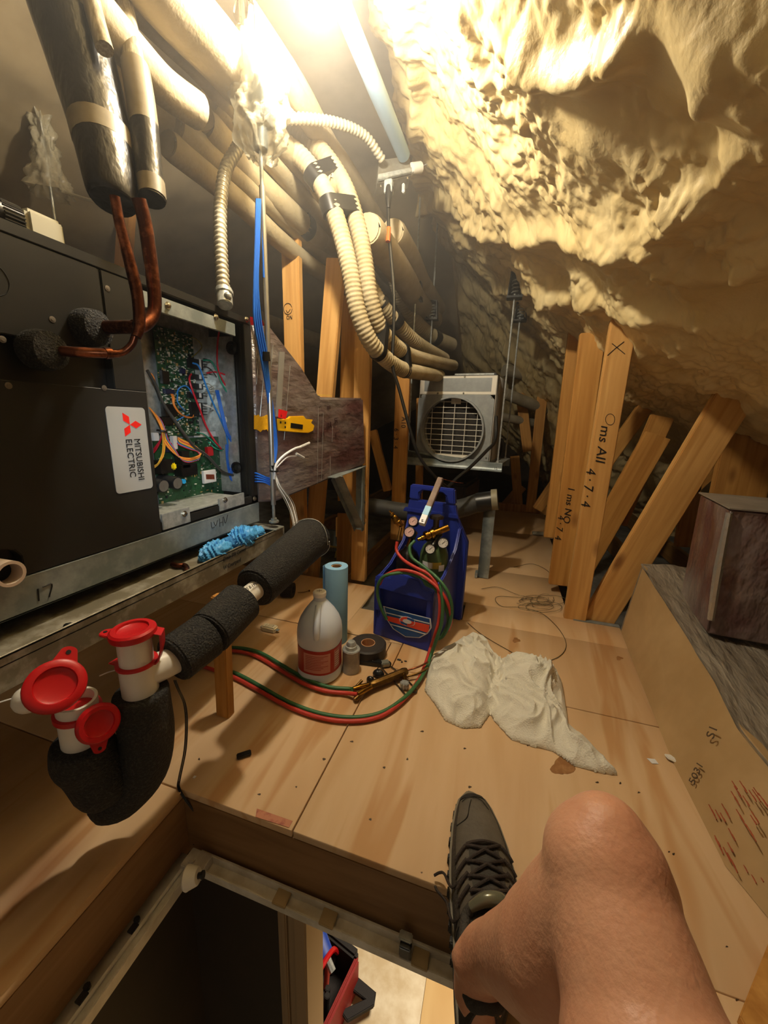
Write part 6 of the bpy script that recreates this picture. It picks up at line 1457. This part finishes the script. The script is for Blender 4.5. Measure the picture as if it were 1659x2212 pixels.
# valves and regulators
mb = MB(); mb.cyl(cO+Vector((0, 0, .39)), cO+Vector((0, 0, .475)), .012, 14); mb.cyl(cO+Vector((0, 0, .42)), cO+Vector((0, 0, .44)), .017, 6); obj('valve_stem', mb, mat('dark_bronze', '5a5046', .35, .8), cyo)
hw = MB(); c = cO+Vector((0, 0, .474)); pts = []
for k in range(40):
    a = 2*pi*k/40; r = .026+.003*cos(5*a); pts.append((r, a))
vs = [c+Vector((r*cos(a), r*sin(a), 0)) for r, a in pts]+[c+Vector((r*cos(a), r*sin(a), .014)) for r, a in pts]
hw.hexa(vs[:40], vs[40:]); obj('hand_wheel', hw, mat('dark_bronze', '5a5046', .35, .8), cyo, .003)
def gauge(parent, u, v, y, r, depth=.03, face=(0, -1, .25), m=M_plastic, red=False):
    c = P(u, v, y=y); ax = (Vector((0, 0, H))-c).normalized()*.8+Vector(face)*.4; ax.normalize()
    o = obj('gauge_case', MB().lathe([(r*.7, -depth), (r, -depth*.8), (r*1.05, -.004), (r, .0), (r*.9, .0005), (r*.88, -.002), (.0001, -.002)], c, ax, 28), m, parent)
    obj('gauge_face', MB().lathe([(r*.87, 0), (r*.87, .0006), (.0001, .0007)], c-ax*.0018, ax, 28), mat('gauge_dial', 'd9d3cc', .3) if not red else mat('gauge_dial_red', 'cfa9a2', .3), o)
    M = basis(ax, (1, 0, 0)); mb = MB()
    for k in range(9):
        a = radians(-30+k*30); d = M@Vector((cos(a), sin(a), 0)); mb.tube([c+d*r*.55-ax*.0008, c+d*r*.72-ax*.0008], .0007, 4, smooth=False)
    d = M@Vector((.6, .6, 0)); mb.tube([c-d*r*.3-ax*.0006, c+d*r*.6-ax*.0006], .0009, 4, smooth=False)
    obj('dial_marks', mb, M_ink, o); return c, ax
ro = thing('oxygen_regulator', P(930, 1150, y=1.43), 'brass regulator with two white dial gauges over the green cylinder', 'regulator')
ga = P(910, 1163, y=1.41); gb = P(952, 1146, y=1.45)
mb = MB(); d = (gb-ga).normalized(); mb.lathe([(.004, -.028), (.007, -.026), (.008, -.012), (.011, -.010), (.011, .0), (.016, .002), (.021, .006), (.021, .018), (.017, .020), (.017, .026), (.021, .028), (.0215, .040), (.014, .043), (.014, (gb-ga).length+.02)], ga+d*.012, d, 24); obj('brass_body', mb, M_brass, ro)
gauge(ro, 929, 1186, 1.39, .0195); gauge(ro, 957, 1173, 1.41, .021)
mb = MB(); mb.tube([P(935, 1180, y=1.42), P(945, 1160, y=1.45), P(952, 1152, y=1.46)], .012, 10); obj('manifold', mb, M_plastic, ro)
rg = thing('acetylene_regulator', P(885, 1140, y=1.43), 'regulator with two black cased red dial gauges over the black cylinder', 'regulator')
gauge(rg, 892, 1126, 1.45, .020, .03, (-.5, -.6, .7), red=True); gauge(rg, 884, 1149, 1.42, .022, .036, (-.6, -.6, .6), red=True)
ga = P(848, 1112, y=1.42); gb = P(870, 1142, y=1.44); d = (gb-ga).normalized()
mb = MB(); mb.lathe([(.003, -.022), (.004, -.01), (.009, -.008), (.010, .0), (.006, .003), (.010, .006), (.014, .016), (.014, .030), (.0165, .032), (.0165, .038), (.014, .040), (.012, .06)], ga, d, 20); obj('brass_body', mb, M_brass, rg)
mb = MB(); mb.tube([P(866, 1140, y=1.42), P(862, 1158, y=1.4), P(860, 1168, y=1.39)], .0065, 10); obj('outlet_fitting', mb, M_agbrass, rg)
mb = MB(); mb.tube([P(895, 1150, y=1.46), cA+Vector((0, 0, .33)), cA+Vector((0, 0, .30))], .014, 10); obj('valve_body', mb, M_brass, rg)
# filler rod tube
tbx = thing('filler_rod_tube', P(920, 1120, y=1.40), 'clear square tube of brazing rods with a blue and white label leaning on the kit', 'tube')
a = P(911, 1133, y=1.40); b = P(924, 1096, y=1.45); c = P(952, 1034, y=1.55); M = basis(c-a, (1, 0, 0))
def sqt(a, b, w): return MB().box((a+b)/2, (w, w, (b-a).length), M)
d = (c-a); obj('tube_body', sqt(a+d*.02, c, .022), mat('brown_clear_tube', '6a564c', .55, spec=.25, noise=(20, '8d7a6e', .5, (1, 1, .1))), tbx, .002)
mb = sqt(a, a+d*.22, .0235); obj('white_label', mb, M_white, tbx, .001); mb = sqt(a+d*.17, a+d*.36, .024); obj('blue_label', mb, mat('light_blue_label', '6fb4dc', .4), tbx, .001)
text('label_letter', 'F', a+d*.06+Vector((-.004, -.0135, 0)), (1, 0, 0), (0, 0, 1), .018, M_ink, tbx)
mb = MB(); mb.tube([c, P(962, 1036, y=1.5), P(985, 1042, y=1.45), P(1001, 1044, y=1.42)], .0016, 5); obj('bent_rod', mb, M_copper, tbx)
# hoses
M_hr = mat('red_hose', 'b5362a', .5); M_hg = mat('green_hose', '35623a', .5)
def hose(name, pts, m, label, r=.0062):
    mb = MB(); mb.tube(pts, r, 10, res=7); return tag(obj(name, mb, m), label, 'hose')
def KP(u, v, y): return P(u, v, y=y)
red = [KP(858, 1170, 1.385), KP(857, 1190, 1.37), KP(872, 1210, 1.34), KP(898, 1226, 1.31), KP(925, 1240, 1.29), KP(943, 1262, 1.27), KP(950, 1300, 1.25), KP(948, 1340, 1.24), KP(940, 1370, 1.235), P(930, 1400, z=.03), G(915, 1445, .014), G(895, 1483, .012), G(865, 1518, .012), G(820, 1548, .010), G(760, 1558, .010), G(690, 1550, .010), G(620, 1525, .010), G(560, 1492, .010), G(510, 1465, .010), G(470, 1450, .010), G(440, 1440, .01)]
hose('red_hose', red, M_hr, 'red hose from the black cylinder looping widest across the deck')
grn = [KP(896, 1168, 1.37), KP(885, 1182, 1.35), KP(890, 1205, 1.33), KP(915, 1224, 1.31), KP(942, 1246, 1.275), KP(965, 1275, 1.25), KP(976, 1310, 1.245), KP(972, 1345, 1.25), KP(958, 1372, 1.26), KP(948, 1380, 1.27)]
hose('green_hose', grn, M_hg, 'green hose from the brass regulator hanging in a coil over the carrier')
hose('green_hose', [KP(950, 1262, 1.262), KP(956, 1300, 1.24), KP(954, 1345, 1.23), KP(944, 1378, 1.225), P(932, 1412, z=.03), G(920, 1445, .016), G(900, 1478, .016), G(870, 1510, .016), G(822, 1540, .012), G(760, 1550, .010), G(690, 1541, .010), G(622, 1516, .010), G(565, 1484, .010), G(515, 1457, .010), G(475, 1443, .010)], M_hg, 'green hose looping widest across the deck beside the red one')
hose('red_hose', [KP(820, 1262, 1.31), KP(830, 1245, 1.30), KP(860, 1232, 1.30), KP(895, 1236, 1.295), KP(925, 1252, 1.275), KP(950, 1275, 1.255), KP(966, 1300, 1.245), KP(975, 1335, 1.25), KP(968, 1362, 1.27)], M_hr, 'red hose coil lying over the front lip of the blue carrier')
hose('green_hose', [KP(835, 1338, 1.30), KP(822, 1310, 1.295), KP(815, 1275, 1.295), KP(824, 1250, 1.29), KP(845, 1240, 1.285), KP(880, 1238, 1.305), KP(912, 1250, 1.30), KP(940, 1272, 1.275), KP(962, 1310, 1.26), KP(968, 1345, 1.27), KP(955, 1375, 1.28)], M_hg, 'green hose coil hanging down the left side of the blue carrier')
hose('red_hose', [g0-gd*.055-gn*.014, G(745, 1497, .012), G(700, 1492, .012), G(650, 1474, .012), G(600, 1444, .010), G(560, 1420, .010), G(525, 1409, .010), G(490, 1406, .010), G(455, 1412, .01)], M_hr, 'red hose running left from the torch handle')
hose('green_hose', [g0-gd*.055+gn*.014, G(755, 1488, .014), G(710, 1484, .014), G(660, 1466, .014), G(608, 1436, .012), G(565, 1411, .012), G(528, 1401, .012), G(495, 1399, .012), G(460, 1403, .01)], M_hg, 'green hose running left from the torch handle')

# -------- white towel
out = [(965, 1392), (1020, 1362), (1052, 1374), (1070, 1406), (1085, 1416), (1125, 1410), (1180, 1435), (1214, 1462), (1222, 1505), (1230, 1556), (1270, 1588), (1310, 1630), (1337, 1662), (1290, 1655), (1240, 1640), (1195, 1610), (1150, 1600), (1105, 1585), (1068, 1545), (1060, 1530), (1040, 1560), (1000, 1562), (962, 1545), (940, 1510), (918, 1482), (925, 1440), (938, 1405)]
poly = [G(u, v, .02) for u, v in out]
def towel():
    px = np.array([p.x for p in poly]); py = np.array([p.y for p in poly]); n = len(px)
    gx = np.arange(px.min()-.01, px.max()+.01, .0028); gy = np.arange(py.min()-.01, py.max()+.01, .0028)
    X, Y = np.meshgrid(gx, gy, indexing='ij')
    inside = np.zeros(X.shape, bool); D = np.full(X.shape, 9.)
    for i in range(n):
        x0, y0, x1, y1 = px[i], py[i], px[(i+1) % n], py[(i+1) % n]
        c = ((y0 > Y) != (y1 > Y)) & (X < (x1-x0)*(Y-y0)/(y1-y0+1e-12)+x0); inside ^= c
        t = np.clip(((X-x0)*(x1-x0)+(Y-y0)*(y1-y0))/((x1-x0)**2+(y1-y0)**2), 0, 1); D = np.minimum(D, np.hypot(X-x0-t*(x1-x0), Y-y0-t*(y1-y0)))
    D = np.where(inside, D, -D)
    env = np.sqrt(np.clip(D, 0, .05)/.05)
    wx = vnoise(X*9, Y*9, 61)*.07; wy = vnoise(X*9, Y*9, 62)*.07
    f1 = 1-np.abs(vnoise((X+wx)*11, (Y+wy)*8, 63))*2.6
    f2 = 1-np.abs(vnoise((X+wx*1.3)*24, (Y+wy)*18, 64))*2.2
    a1 = G(1000, 1470); a2 = G(1150, 1480); a3 = G(1150, 1545)
    lob = .050*np.exp(-(((X-a1.x)/.10)**2+((Y-a1.y)/.12)**2)) + .045*np.exp(-(((X-a2.x)/.11)**2+((Y-a2.y)/.08)**2))+.02*np.exp(-(((X-a3.x)/.12)**2+((Y-a3.y)/.04)**2))
    # the crease between the two heaps
    c0 = G(1078, 1420); c1 = G(1062, 1530); t = np.clip(((X-c0.x)*(c1.x-c0.x)+(Y-c0.y)*(c1.y-c0.y))/((c1.x-c0.x)**2+(c1.y-c0.y)**2), 0, 1); dc_ = np.hypot(X-c0.x-t*(c1.x-c0.x), Y-c0.y-t*(c1.y-c0.y))
    lob -= .030*np.exp(-(dc_/.022)**2)
    crumple_ = np.exp(-(((X-a2.x)/.10)**2+((Y-a2.y)/.09)**2))
    f3 = 1-np.abs(vnoise((X*.8+Y*.5+wx)*17, (Y*.8-X*.5+wy)*6, 65))*3.2
    wr_ = .006+.024*np.clip(f1, -.4, 1)**3*(.5+.6*crumple_)+.016*np.clip(f2, -.4, 1)**3*(.35+1.0*crumple_)+.016*np.clip(f3, -.3, 1)**3
    Z = env*(.018+np.maximum(lob, 0)+wr_)+.002
    ok = D > -.002
    idx = -np.ones(X.shape, int); vs = []
    ii, jj = np.nonzero(ok); m_ = len(ii)
    idx[ii, jj] = np.arange(m_)
    vs = [Vector((X[i, j], Y[i, j], max(.0022, Z[i, j]))) for i, j in zip(ii, jj)]; vs += [Vector((v.x, v.y, .0012)) for v in vs]
    fs = []; edges = {}
    for i in range(X.shape[0]-1):
        for j in range(X.shape[1]-1):
            q = (idx[i, j], idx[i+1, j], idx[i+1, j+1], idx[i, j+1])
            if min(q) < 0: continue
            fs.append(q)
            for a, b in zip(q, q[1:]+q[:1]):
                if (b, a) in edges: del edges[(b, a)]
                else: edges[(a, b)] = 1
    for a, b in edges: fs.append((b, a, a+m_, b+m_))
    fs += [tuple(a+m_ for a in q[::-1]) for q in fs if len(q) == 4 and max(q) < m_]
    return MB().add(vs, [tuple(int(a) for a in f) for f in fs])
M_towel = mat('cream_terry', 'e2ddcc', .95, bump=(260, .8), spec=.1)
tw = tag(obj('towel', towel(), M_towel, ang=180), 'crumpled cream white towel lying on the deck right of the torch kit', 'towel')

# -------- small things on the deck
ot = thing('wall_socket', G(583, 1357), 'loose ivory duplex wall socket lying on the deck left of the jug', 'wall socket')
c = G(583, 1357, .012); d = (G(603, 1361, .012)-G(564, 1352, .012)).normalized(); M = basis((0, 0, 1), d)
mb = MB().box(c, (.062, .032, .022), M); obj('socket_body', mb, mat('ivory_plastic2', 'd8c9a6', .45), ot, .004)
for s in (-1, 1):
    mb = MB(); mb.lathe([(.0125, 0), (.0125, .0012)], c+d*.016*s+Vector((0, 0, .011)), n=20); q = obj('socket_face', mb, mat('ivory_plastic2', 'd8c9a6', .45), ot)
    mb = MB(); n_ = Vector((-d.y, d.x, 0))
    for t in (-1, 1): mb.box(c+d*.016*s+n_*.004*t+Vector((0, 0, .0125)), (.001, .005, .001), M)
    obj('socket_slot', mb, M_ink, q)
mb = MB(); mb.box(c+d*.035, (.014, .014, .0015), M); obj('mounting_tab', mb, M_galv, ot); mb = MB(); mb.box(c-d*.035, (.014, .014, .0015), M); obj('mounting_tab', mb, M_galv, ot)
ck = G(622, 1290); mb = MB(); mb.lathe([(.018, 0), (.036, 0), (.036, .055), (.018, .055), (.018, 0)], ck+Vector((-.03, .0, .036)), (1, .2, 0), 24); tag(obj('foam_offcut', MB().add(mb.v, [f for f in mb.f if len(f) == 4]), M_cfoam), 'short offcut ring of black pipe foam lying on the deck near the studs', 'foam offcut')
mb = MB(); mb.tube([G(643, 1280, .003), G(656, 1279, .003), G(667, 1276, .003)], .0015, 5); mb.ball(G(668, 1276, .005), .005, 8); tag(obj('nail', mb, mat('rust', '6b4a2a', .6)), 'thin nail lying right of the foam offcut ring', 'nail')
kn2 = tag(obj('black_bit', MB().box(G(527, 1630, .006), (.035, .014, .010), Matrix.Rotation(.75, 3, 'Z')), M_plastic, bevel=.002), 'small black plastic piece lying alone on the deck in the pipe shadow', 'plastic piece')
mb = MB(); a = G(1448, 1640, .004); mb.prism([a+Vector(p) for p in ((-.012, .01, 0), (.004, .012, 0), (.018, -.006, 0), (.012, -.012, 0), (-.008, -.004, 0))], (0, 0, .006)); tag(obj('white_chip', mb, M_pvc, bevel=.002), 'white chip lying on the deck beside the trunk duct', 'chip')
mb = MB(); a = G(1410, 1645, .001); mb.prism([a+Vector(p) for p in ((-.012, .006, 0), (.008, .01, 0), (.012, -.004, 0), (-.004, -.008, 0))], (0, 0, .0008)); tag(obj('white_scrap', mb, M_white), 'thin white smear of paper left of the white chip', 'paper scrap')
mb = MB(); a = G(420, 1679, .001); mb.prism([a+Vector(p) for p in ((-.003, .003, 0), (.003, .004, 0), (.003, -.003, 0), (-.003, -.003, 0))], (0, 0, .001)); tag(obj('white_fleck', mb, M_white), 'tiny white paper fleck beside the hatch corner', 'paper scrap')
mb = MB(); a = G(590, 1757, .0005); mb.prism([G(555, 1747, .0005), G(632, 1774, .0005), G(624, 1788, .0005), G(552, 1765, .0005)], (0, 0, .0008)); tag(obj('maroon_tape', mb, mat('maroon_tape', '7c3226', .6, noise=(60, 'a86a4a', .8))), 'worn maroon tape strip stuck to the deck at the hatch edge', 'tape')
for i, (u, v, r, lab) in enumerate(((862, 1425, .006, 'first black crumb of rubber beside the striker'), (876, 1428, .004, 'second smaller black crumb of rubber beside the striker'))):
    mb = crumpled(G(u, v, .002), r, (1.4, .7, .5), 30+i, .4, 12); tag(obj('black_crumb', mb, M_tape), lab, 'crumb')
M_thinw = mat('olive_thin_wire', '5c5236', .45, .4)
wl = MB(); wl.tube([G(1010, 1345, .003), G(1040, 1370, .003), G(1090, 1400, .003), G(1130, 1420, .003), G(1180, 1428, .003), G(1215, 1412, .003), G(1222, 1385, .003), G(1200, 1350, .004), G(1165, 1322, .006), G(1120, 1312, .004), G(1085, 1310, .003), G(1070, 1296, .003), G(1080, 1288, .003), G(1130, 1292, .004), G(1170, 1300, .004)], .0013, 5, res=6)
wlo = tag(obj('loose_wire', wl, M_thinw), 'thin olive wire looping over the deck behind the towel', 'wire')
rr = random.Random(5); mb = MB()
for k in range(9):
    c = (1170+rr.uniform(-20, 20), 1305+rr.uniform(-12, 12)); a0 = rr.uniform(0, 6); rx_a = rr.uniform(18, 40); ry_a = rr.uniform(5, 14)
    mb.tube([G(c[0]+rx_a*cos(a0+t*.7), c[1]+ry_a*sin(a0+t*.7), .003+.004*rr.random()) for t in range(9)], .0011, 4, res=4)
tag(obj('wire_tangle', mb, M_thinw), 'tangled nest of thin wire at the foot of the stud marked with an X', 'wire')
mb = MB(); mb.tube([G(1040, 1272, .003), G(1075, 1268, .003), G(1120, 1285, .003), G(1150, 1290, .003)], .0012, 5); tag(obj('stray_wire', mb, M_thinw), 'stray thin wire lying on the deck just beyond the torch kit', 'wire')
mb = MB(); mb.tube([G(1110, 1225, .0), G(1150, 1218, .0), G(1185, 1235, .0), G(1190, 1262, .0)], .0012, 5); tag(obj('stray_wire', mb, M_thinw), 'thin wire loop on the walkway beside the channel leg', 'wire')
mb = MB().box(G(1163, 1152, .012), (.09, .035, .02), Matrix.Rotation(.1, 3, 'Z')); tag(obj('small_box', mb, mat('grey_scrap', '8d8878', .6), bevel=.003), 'small grey block lying on the far walkway', 'block')
# knots, stains and screw heads of the deck
M_knot = mat('plywood_knot', 'a87d50', .6, noise=(40, '8a5f35', .7)); M_stain = mat('plywood_stain', 'a9743c', .65, noise=(14, 'b98a52', .6)); M_nail = mat('deck_screw', '4b3c2c', .5, .4)
def flat_blob(name, u, v, ru, rv, m, seed, ang=0, n=22, h=.0004):
    rr = random.Random(seed); pts = []
    for k in range(n):
        a = 2*pi*k/n; r = 1+.18*sin(3*a+seed)+.12*rr.uniform(-1, 1); x = ru*r*cos(a); y = rv*r*sin(a); ca, sa = cos(radians(ang)), sin(radians(ang))
        pts.append(G(u+x*ca-y*sa, v+x*sa+y*ca, .0002))
    o = obj(name, MB().prism(pts, (0, 0, h)), m, floor); return o
for i, (u, v, a, b, m, g_) in enumerate(((1216, 1655, 24, 20, M_knot, 0), (1115, 1383, 8, 5, M_knot, 0), (1338, 1422, 7, 4, M_knot, 0), (660, 1925-300, 0, 0, None, 0))):
    if m: flat_blob('knot', u, v, a, b, m, i, g_)
for i, (u, v) in enumerate(((911, 1885), (800, 1770), (912, 1580), (868, 1430), (1004, 1617), (700, 1640), (640, 1700), (1215, 1670), (1290, 1690), (1340, 1692), (1380, 1712), (1015, 1700), (1140, 1610), (830, 1658), (760, 1602), (880, 1640), (1570, 2045), (1592, 2160), (1445, 1840), (1455, 1845), (560, 1716), (430, 1640))):
    flat_blob('nail_hole', u, v, 2.2+(i % 3)*.8, 1.8+(i % 2)*.8, M_nail, 60+i, n=10, h=.0003)

# ================================================================ the seated person's bent leg and shoe
person = thing('person', P(1045, 2075, z=.0), 'person sitting at the hatch, bare bent knee and one grey laced trail shoe showing', 'person')
M_skin = mat('skin', 'cf9f80', .45, noise=(9, 'c48a6b', .5), bump=(170, .25), sub=.12, spec=.4)
Aj = P(1042, 2078, z=.125); Kj = P(1300, 1880, d=.375); Tb = P(1395, 2230, d=.30); hipd = (Tb-Kj).normalized(); Hj = Tb+hipd*.30
sh = (Kj-Aj); shn = sh.normalized()
back = hipd-shn*hipd.dot(shn); back.normalize()          # from the shin towards the calf
mb = MB()
mb.tube([Aj-Vector((0, .0, .07)), Aj, Aj+sh*.18+back*.004, Aj+sh*.40+back*.020, Aj+sh*.62+back*.032, Aj+sh*.82+back*.022, Kj+back*.012], [.036, .036, .038, .050, .063, .059, .053], 24)
mb.tube([Kj-hipd*.0, Kj+hipd*.05, Kj+hipd*.12, Tb, Tb+hipd*.12, Hj], [.053, .058, .062, .066, .074, .082], 28)
mb.ball(Kj-hipd*.002+shn*.006, .056, 24, (1.02, 1, .95)); mb.ball(Kj-hipd*.018+shn*.02, .040, 20); mb.ball(Kj+Vector((.02, 0, -.012)), .048, 20)
mb.ball(Aj+Vector((-.024, -.006, .002)), .020, 14); mb.ball(Aj+Vector((.03, .0, .0)), .018, 14)
leg = obj('body', mb, M_skin, None, ang=180)
md = leg.modifiers.new('r', 'REMESH'); md.mode = 'VOXEL'; md.voxel_size = .005; md.use_smooth_shade = True
m2 = leg.modifiers.new('s', 'SMOOTH'); m2.iterations = 14; m2.factor = .6
dg = bpy.context.evaluated_depsgraph_get(); dg.update()
me = bpy.data.meshes.new_from_object(leg.evaluated_get(dg)); leg.modifiers.clear(); leg.data = me
if not me.materials: me.materials.append(M_skin)
for p in me.polygons: p.use_smooth = True
leg.name = 'body'; setpar(leg, person)
# shoe: lofted along its length from toe to heel
M_shoe = mat('grey_shoe_leather', '5d564b', .6, noise=(20, '4d463c', .6), bump=(160, .3)); M_shoed = mat('dark_shoe_mesh', '34302a', .75, bump=(220, .6)); M_sole = mat('black_sole', '211e1a', .7); M_mid = mat('midsole_taupe', '6e6656', .6)
M_lace = mat('dark_brown_lace', '2b211b', .8, bump=(300, .5))
ST = [(1722, 1003, 1028, .012), (1732, 993, 1044, .021), (1752, 986, 1058, .028), (1790, 979, 1076, .036), (1840, 975, 1094, .043), (1890, 974, 1108, .051), (1940, 975, 1118, .060), (1990, 978, 1124, .070), (2040, 982, 1122, .080), (2090, 984, 1114, .088), (2150, 986, 1102, .092), (2215, 990, 1086, .090), (2260, 1002, 1072, .08)]
def st(i, t, lift=0):
    """point on the upper: station i (float), t -1..1 from the left edge to the right"""
    i = max(0, min(len(ST)-1.001, i)); k = int(i); f = i-k
    a = [ST[k][j]*(1-f)+ST[k+1][j]*f for j in range(4)]
    L_ = P(a[1], a[0], z=.026); R_ = P(a[2], a[0], z=.026)
    c = (L_+R_)/2; w = (R_-L_)/2*.97
    an = (t+1)*pi/2; x = -cos(an); z = sin(an)**.62
    x = (abs(x)**1.15)*(1 if x > 0 else -1)
    n_ = Vector((x*.5, 0, z)).normalized()
    return c+w*x+Vector((0, 0, a[3]*z))+n_*lift
def loft(i0, i1, t0, t1, lift, ni=40, nt=28, name='upper', m=M_shoe, par=person, thick=0):
    vs = [st(i0+(i1-i0)*a/ni, t0+(t1-t0)*b/nt, lift) for a in range(ni+1) for b in range(nt+1)]; fs = []
    for a in range(ni):
        for b in range(nt): fs.append((a*(nt+1)+b, a*(nt+1)+b+1, (a+1)*(nt+1)+b+1, (a+1)*(nt+1)+b))
    n = len(vs); vs2 = [st(i0+(i1-i0)*a/ni, t0+(t1-t0)*b/nt, lift-.004) for a in range(ni+1) for b in range(nt+1)]
    fs2 = [tuple(n+q for q in f[::-1]) for f in fs]; rim = []
    for a in range(ni): rim += [(a*(nt+1), (a+1)*(nt+1), n+(a+1)*(nt+1), n+a*(nt+1)), (a*(nt+1)+nt, n+a*(nt+1)+nt, n+(a+1)*(nt+1)+nt, (a+1)*(nt+1)+nt)]
    for b in range(nt): rim += [(b, n+b, n+b+1, b+1), (ni*(nt+1)+b, ni*(nt+1)+b+1, n+ni*(nt+1)+b+1, n+ni*(nt+1)+b)]
    return obj(name, MB().add(vs+vs2, fs+fs2+rim), m, par, ang=60)
shoe = loft(0, 8.0, -1, 1, 0, name='shoe', m=M_shoe, par=person); shoe['label'] = 'grey laced trail shoe'
loft(8.0, 12, -1, -.30, .0, name='heel_quarter', m=M_shoed, par=shoe); loft(8.0, 12, .30, 1, .0, name='heel_quarter', m=M_shoed, par=shoe)
loft(4.4, 8.3, -.36, .36, .0022, name='tongue', m=M_shoed, par=shoe)
loft(.25, 1.4, -.99, .99, .0016, 12, 30, 'toe_bumper', M_sole, shoe)
for s in (-1, 1): loft(1.3, 8.0, s*.99, s*.74, .0014, 30, 8, 'side_overlay', M_shoed, shoe)
# sole outline
outl = [P(a[1]-4, a[0], z=.02) for a in ST]+[P(a[2]+4, a[0], z=.02) for a in ST[::-1]]
tipp = P(1015, 1714, z=.02); outl = [tipp+Vector((-.006, 0, 0))]+outl+[tipp+Vector((.006, 0, 0))]
mb = MB(); lo_ = [Vector((p.x, p.y, .012)) for p in outl]; hi_ = [Vector((p.x, p.y, .030)) for p in outl]; mb.hexa(lo_, hi_); obj('midsole', mb, M_mid, shoe, .003)
cen = sum(outl, Vector())/len(outl)
mb = MB(); mb.hexa([Vector((p.x, p.y, .0)) for p in outl], [Vector((p.x, p.y, .0118)) for p in outl]); obj('outsole', mb, M_sole, shoe, .002)
for s_ in (-1, 1):
    for k in range(11):
        i = 1.2+k*.72; p = st(i, s_*.999); q = P(0, 0, z=0) if 0 else p; mb = MB(); mb.box((p.x+s_*.004, p.y, .010), (.008, .012, .019)); obj('sole_lug', mb, M_sole, shoe, .002)
# laces
def lace(i0, t0, i1, t1, name='lace', arch=.0):
    pts = [st(i0+(i1-i0)*k/6, t0+(t1-t0)*k/6, .0050+arch*sin(pi*k/6)) for k in range(7)]
    mb = MB(); mb.tube(pts, .0029, 7, res=3, flat=.8); return obj(name, mb, M_lace, shoe)
lace(4.45, -.40, 4.5, .40, arch=.003)
for i in (4.5, 5.3, 6.1, 6.9): lace(i, -.42, i+.8, .40, arch=.003); lace(i, .42, i+.8, -.40, arch=.003)
for i in (4.5, 5.2, 5.9, 6.6):
    for s in (-1, 1): lace(i, s*.42, i+.55, s*.72, 'lace_loop')
lace(7.7, -.42, 7.72, .42, arch=.004)
mb = MB(); mb.tube([st(6.0, -.5, .005), st(6.1, -.85, .006), P(960, 1888, z=.03), P(950, 1885, z=.02), P(938, 1891, z=.012)], .0024, 6); obj('lace_end', mb, M_lace, shoe)
mb = MB(); mb.tube([st(7.6, -.4, .005), st(7.6, -.9, .006), P(965, 1950, z=.02), P(945, 1925, z=.010), P(940, 1915, z=.006)], .0024, 6); obj('lace_end', mb, M_lace, shoe)
mb = MB(); mb.tube([st(1.9, -.55, .0022), st(1.5, -.3, .0022), st(1.6, .1, .0022), st(1.9, .35, .0022), st(2.5, .5, .0022)], .0008, 5); mb.tube([st(3.3, -.7, .0022), st(3.1, -.35, .0022), st(2.4, -.25, .0022), st(1.9, -.15, .0022)], .0008, 5)
obj('toe_stitching', MB().add(mb.v, mb.f), M_sole, shoe)
# padded collar and glossy tongue top
ring = [st(8.0, -.55, .004), st(7.75, -.25, .012), st(7.7, .05, .014), st(7.85, .35, .010), st(8.6, .62, .004), st(10, .66, .004), st(11.6, .5, .008), st(12, 0, .004), st(11.6, -.5, .008), st(10, -.66, .004), st(8.8, -.62, .004), st(8.0, -.55, .004)]
mb = MB(); mb.tube(ring, .0085, 12); obj('padded_collar', mb, M_shoed, shoe)
mb = MB(); mb.tube([st(8.0, -.42, .012), st(7.95, -.15, .018), st(7.95, .15, .018), st(8.05, .4, .012)], [.007, .010, .010, .007], 12); obj('tongue_top', mb, mat('glossy_tongue', '6b6a58', .22, .3), shoe)

# ================================================================ haze volume added for the glare around the bulb
hz = bpy.data.materials.new('glow_haze'); hz.use_nodes = True; nt = hz.node_tree
nt.nodes.remove(nt.nodes['Principled BSDF'])
vs_ = nt.nodes.new('ShaderNodeVolumeScatter'); vs_.inputs['Density'].default_value = HAZE; vs_.inputs['Anisotropy'].default_value = .3
vs_.inputs['Color'].default_value = (1, .93, .83, 1)
tc = nt.nodes.new('ShaderNodeNewGeometry'); sx_ = nt.nodes.new('ShaderNodeSeparateXYZ'); nt.links.new(tc.outputs['Position'], sx_.inputs[0])
mr = nt.nodes.new('ShaderNodeMapRange'); mr.inputs['From Min'].default_value = 1.05; mr.inputs['From Max'].default_value = 1.55; mr.inputs['To Min'].default_value = .004; mr.inputs['To Max'].default_value = HAZE
nt.links.new(sx_.outputs['Z'], mr.inputs['Value']); nt.links.new(mr.outputs[0], vs_.inputs['Density'])
nt.links.new(vs_.outputs[0], nt.nodes['Material Output'].inputs['Volume'])
mb = MB(); mb.span((-3.2, -1.25, -.18), (2.85, 5.05, 2.6))
hzo = obj('haze', mb, hz); tag(hzo, 'thin haze added to the attic air for the glow around the lamp', 'haze', None, 'stuff')
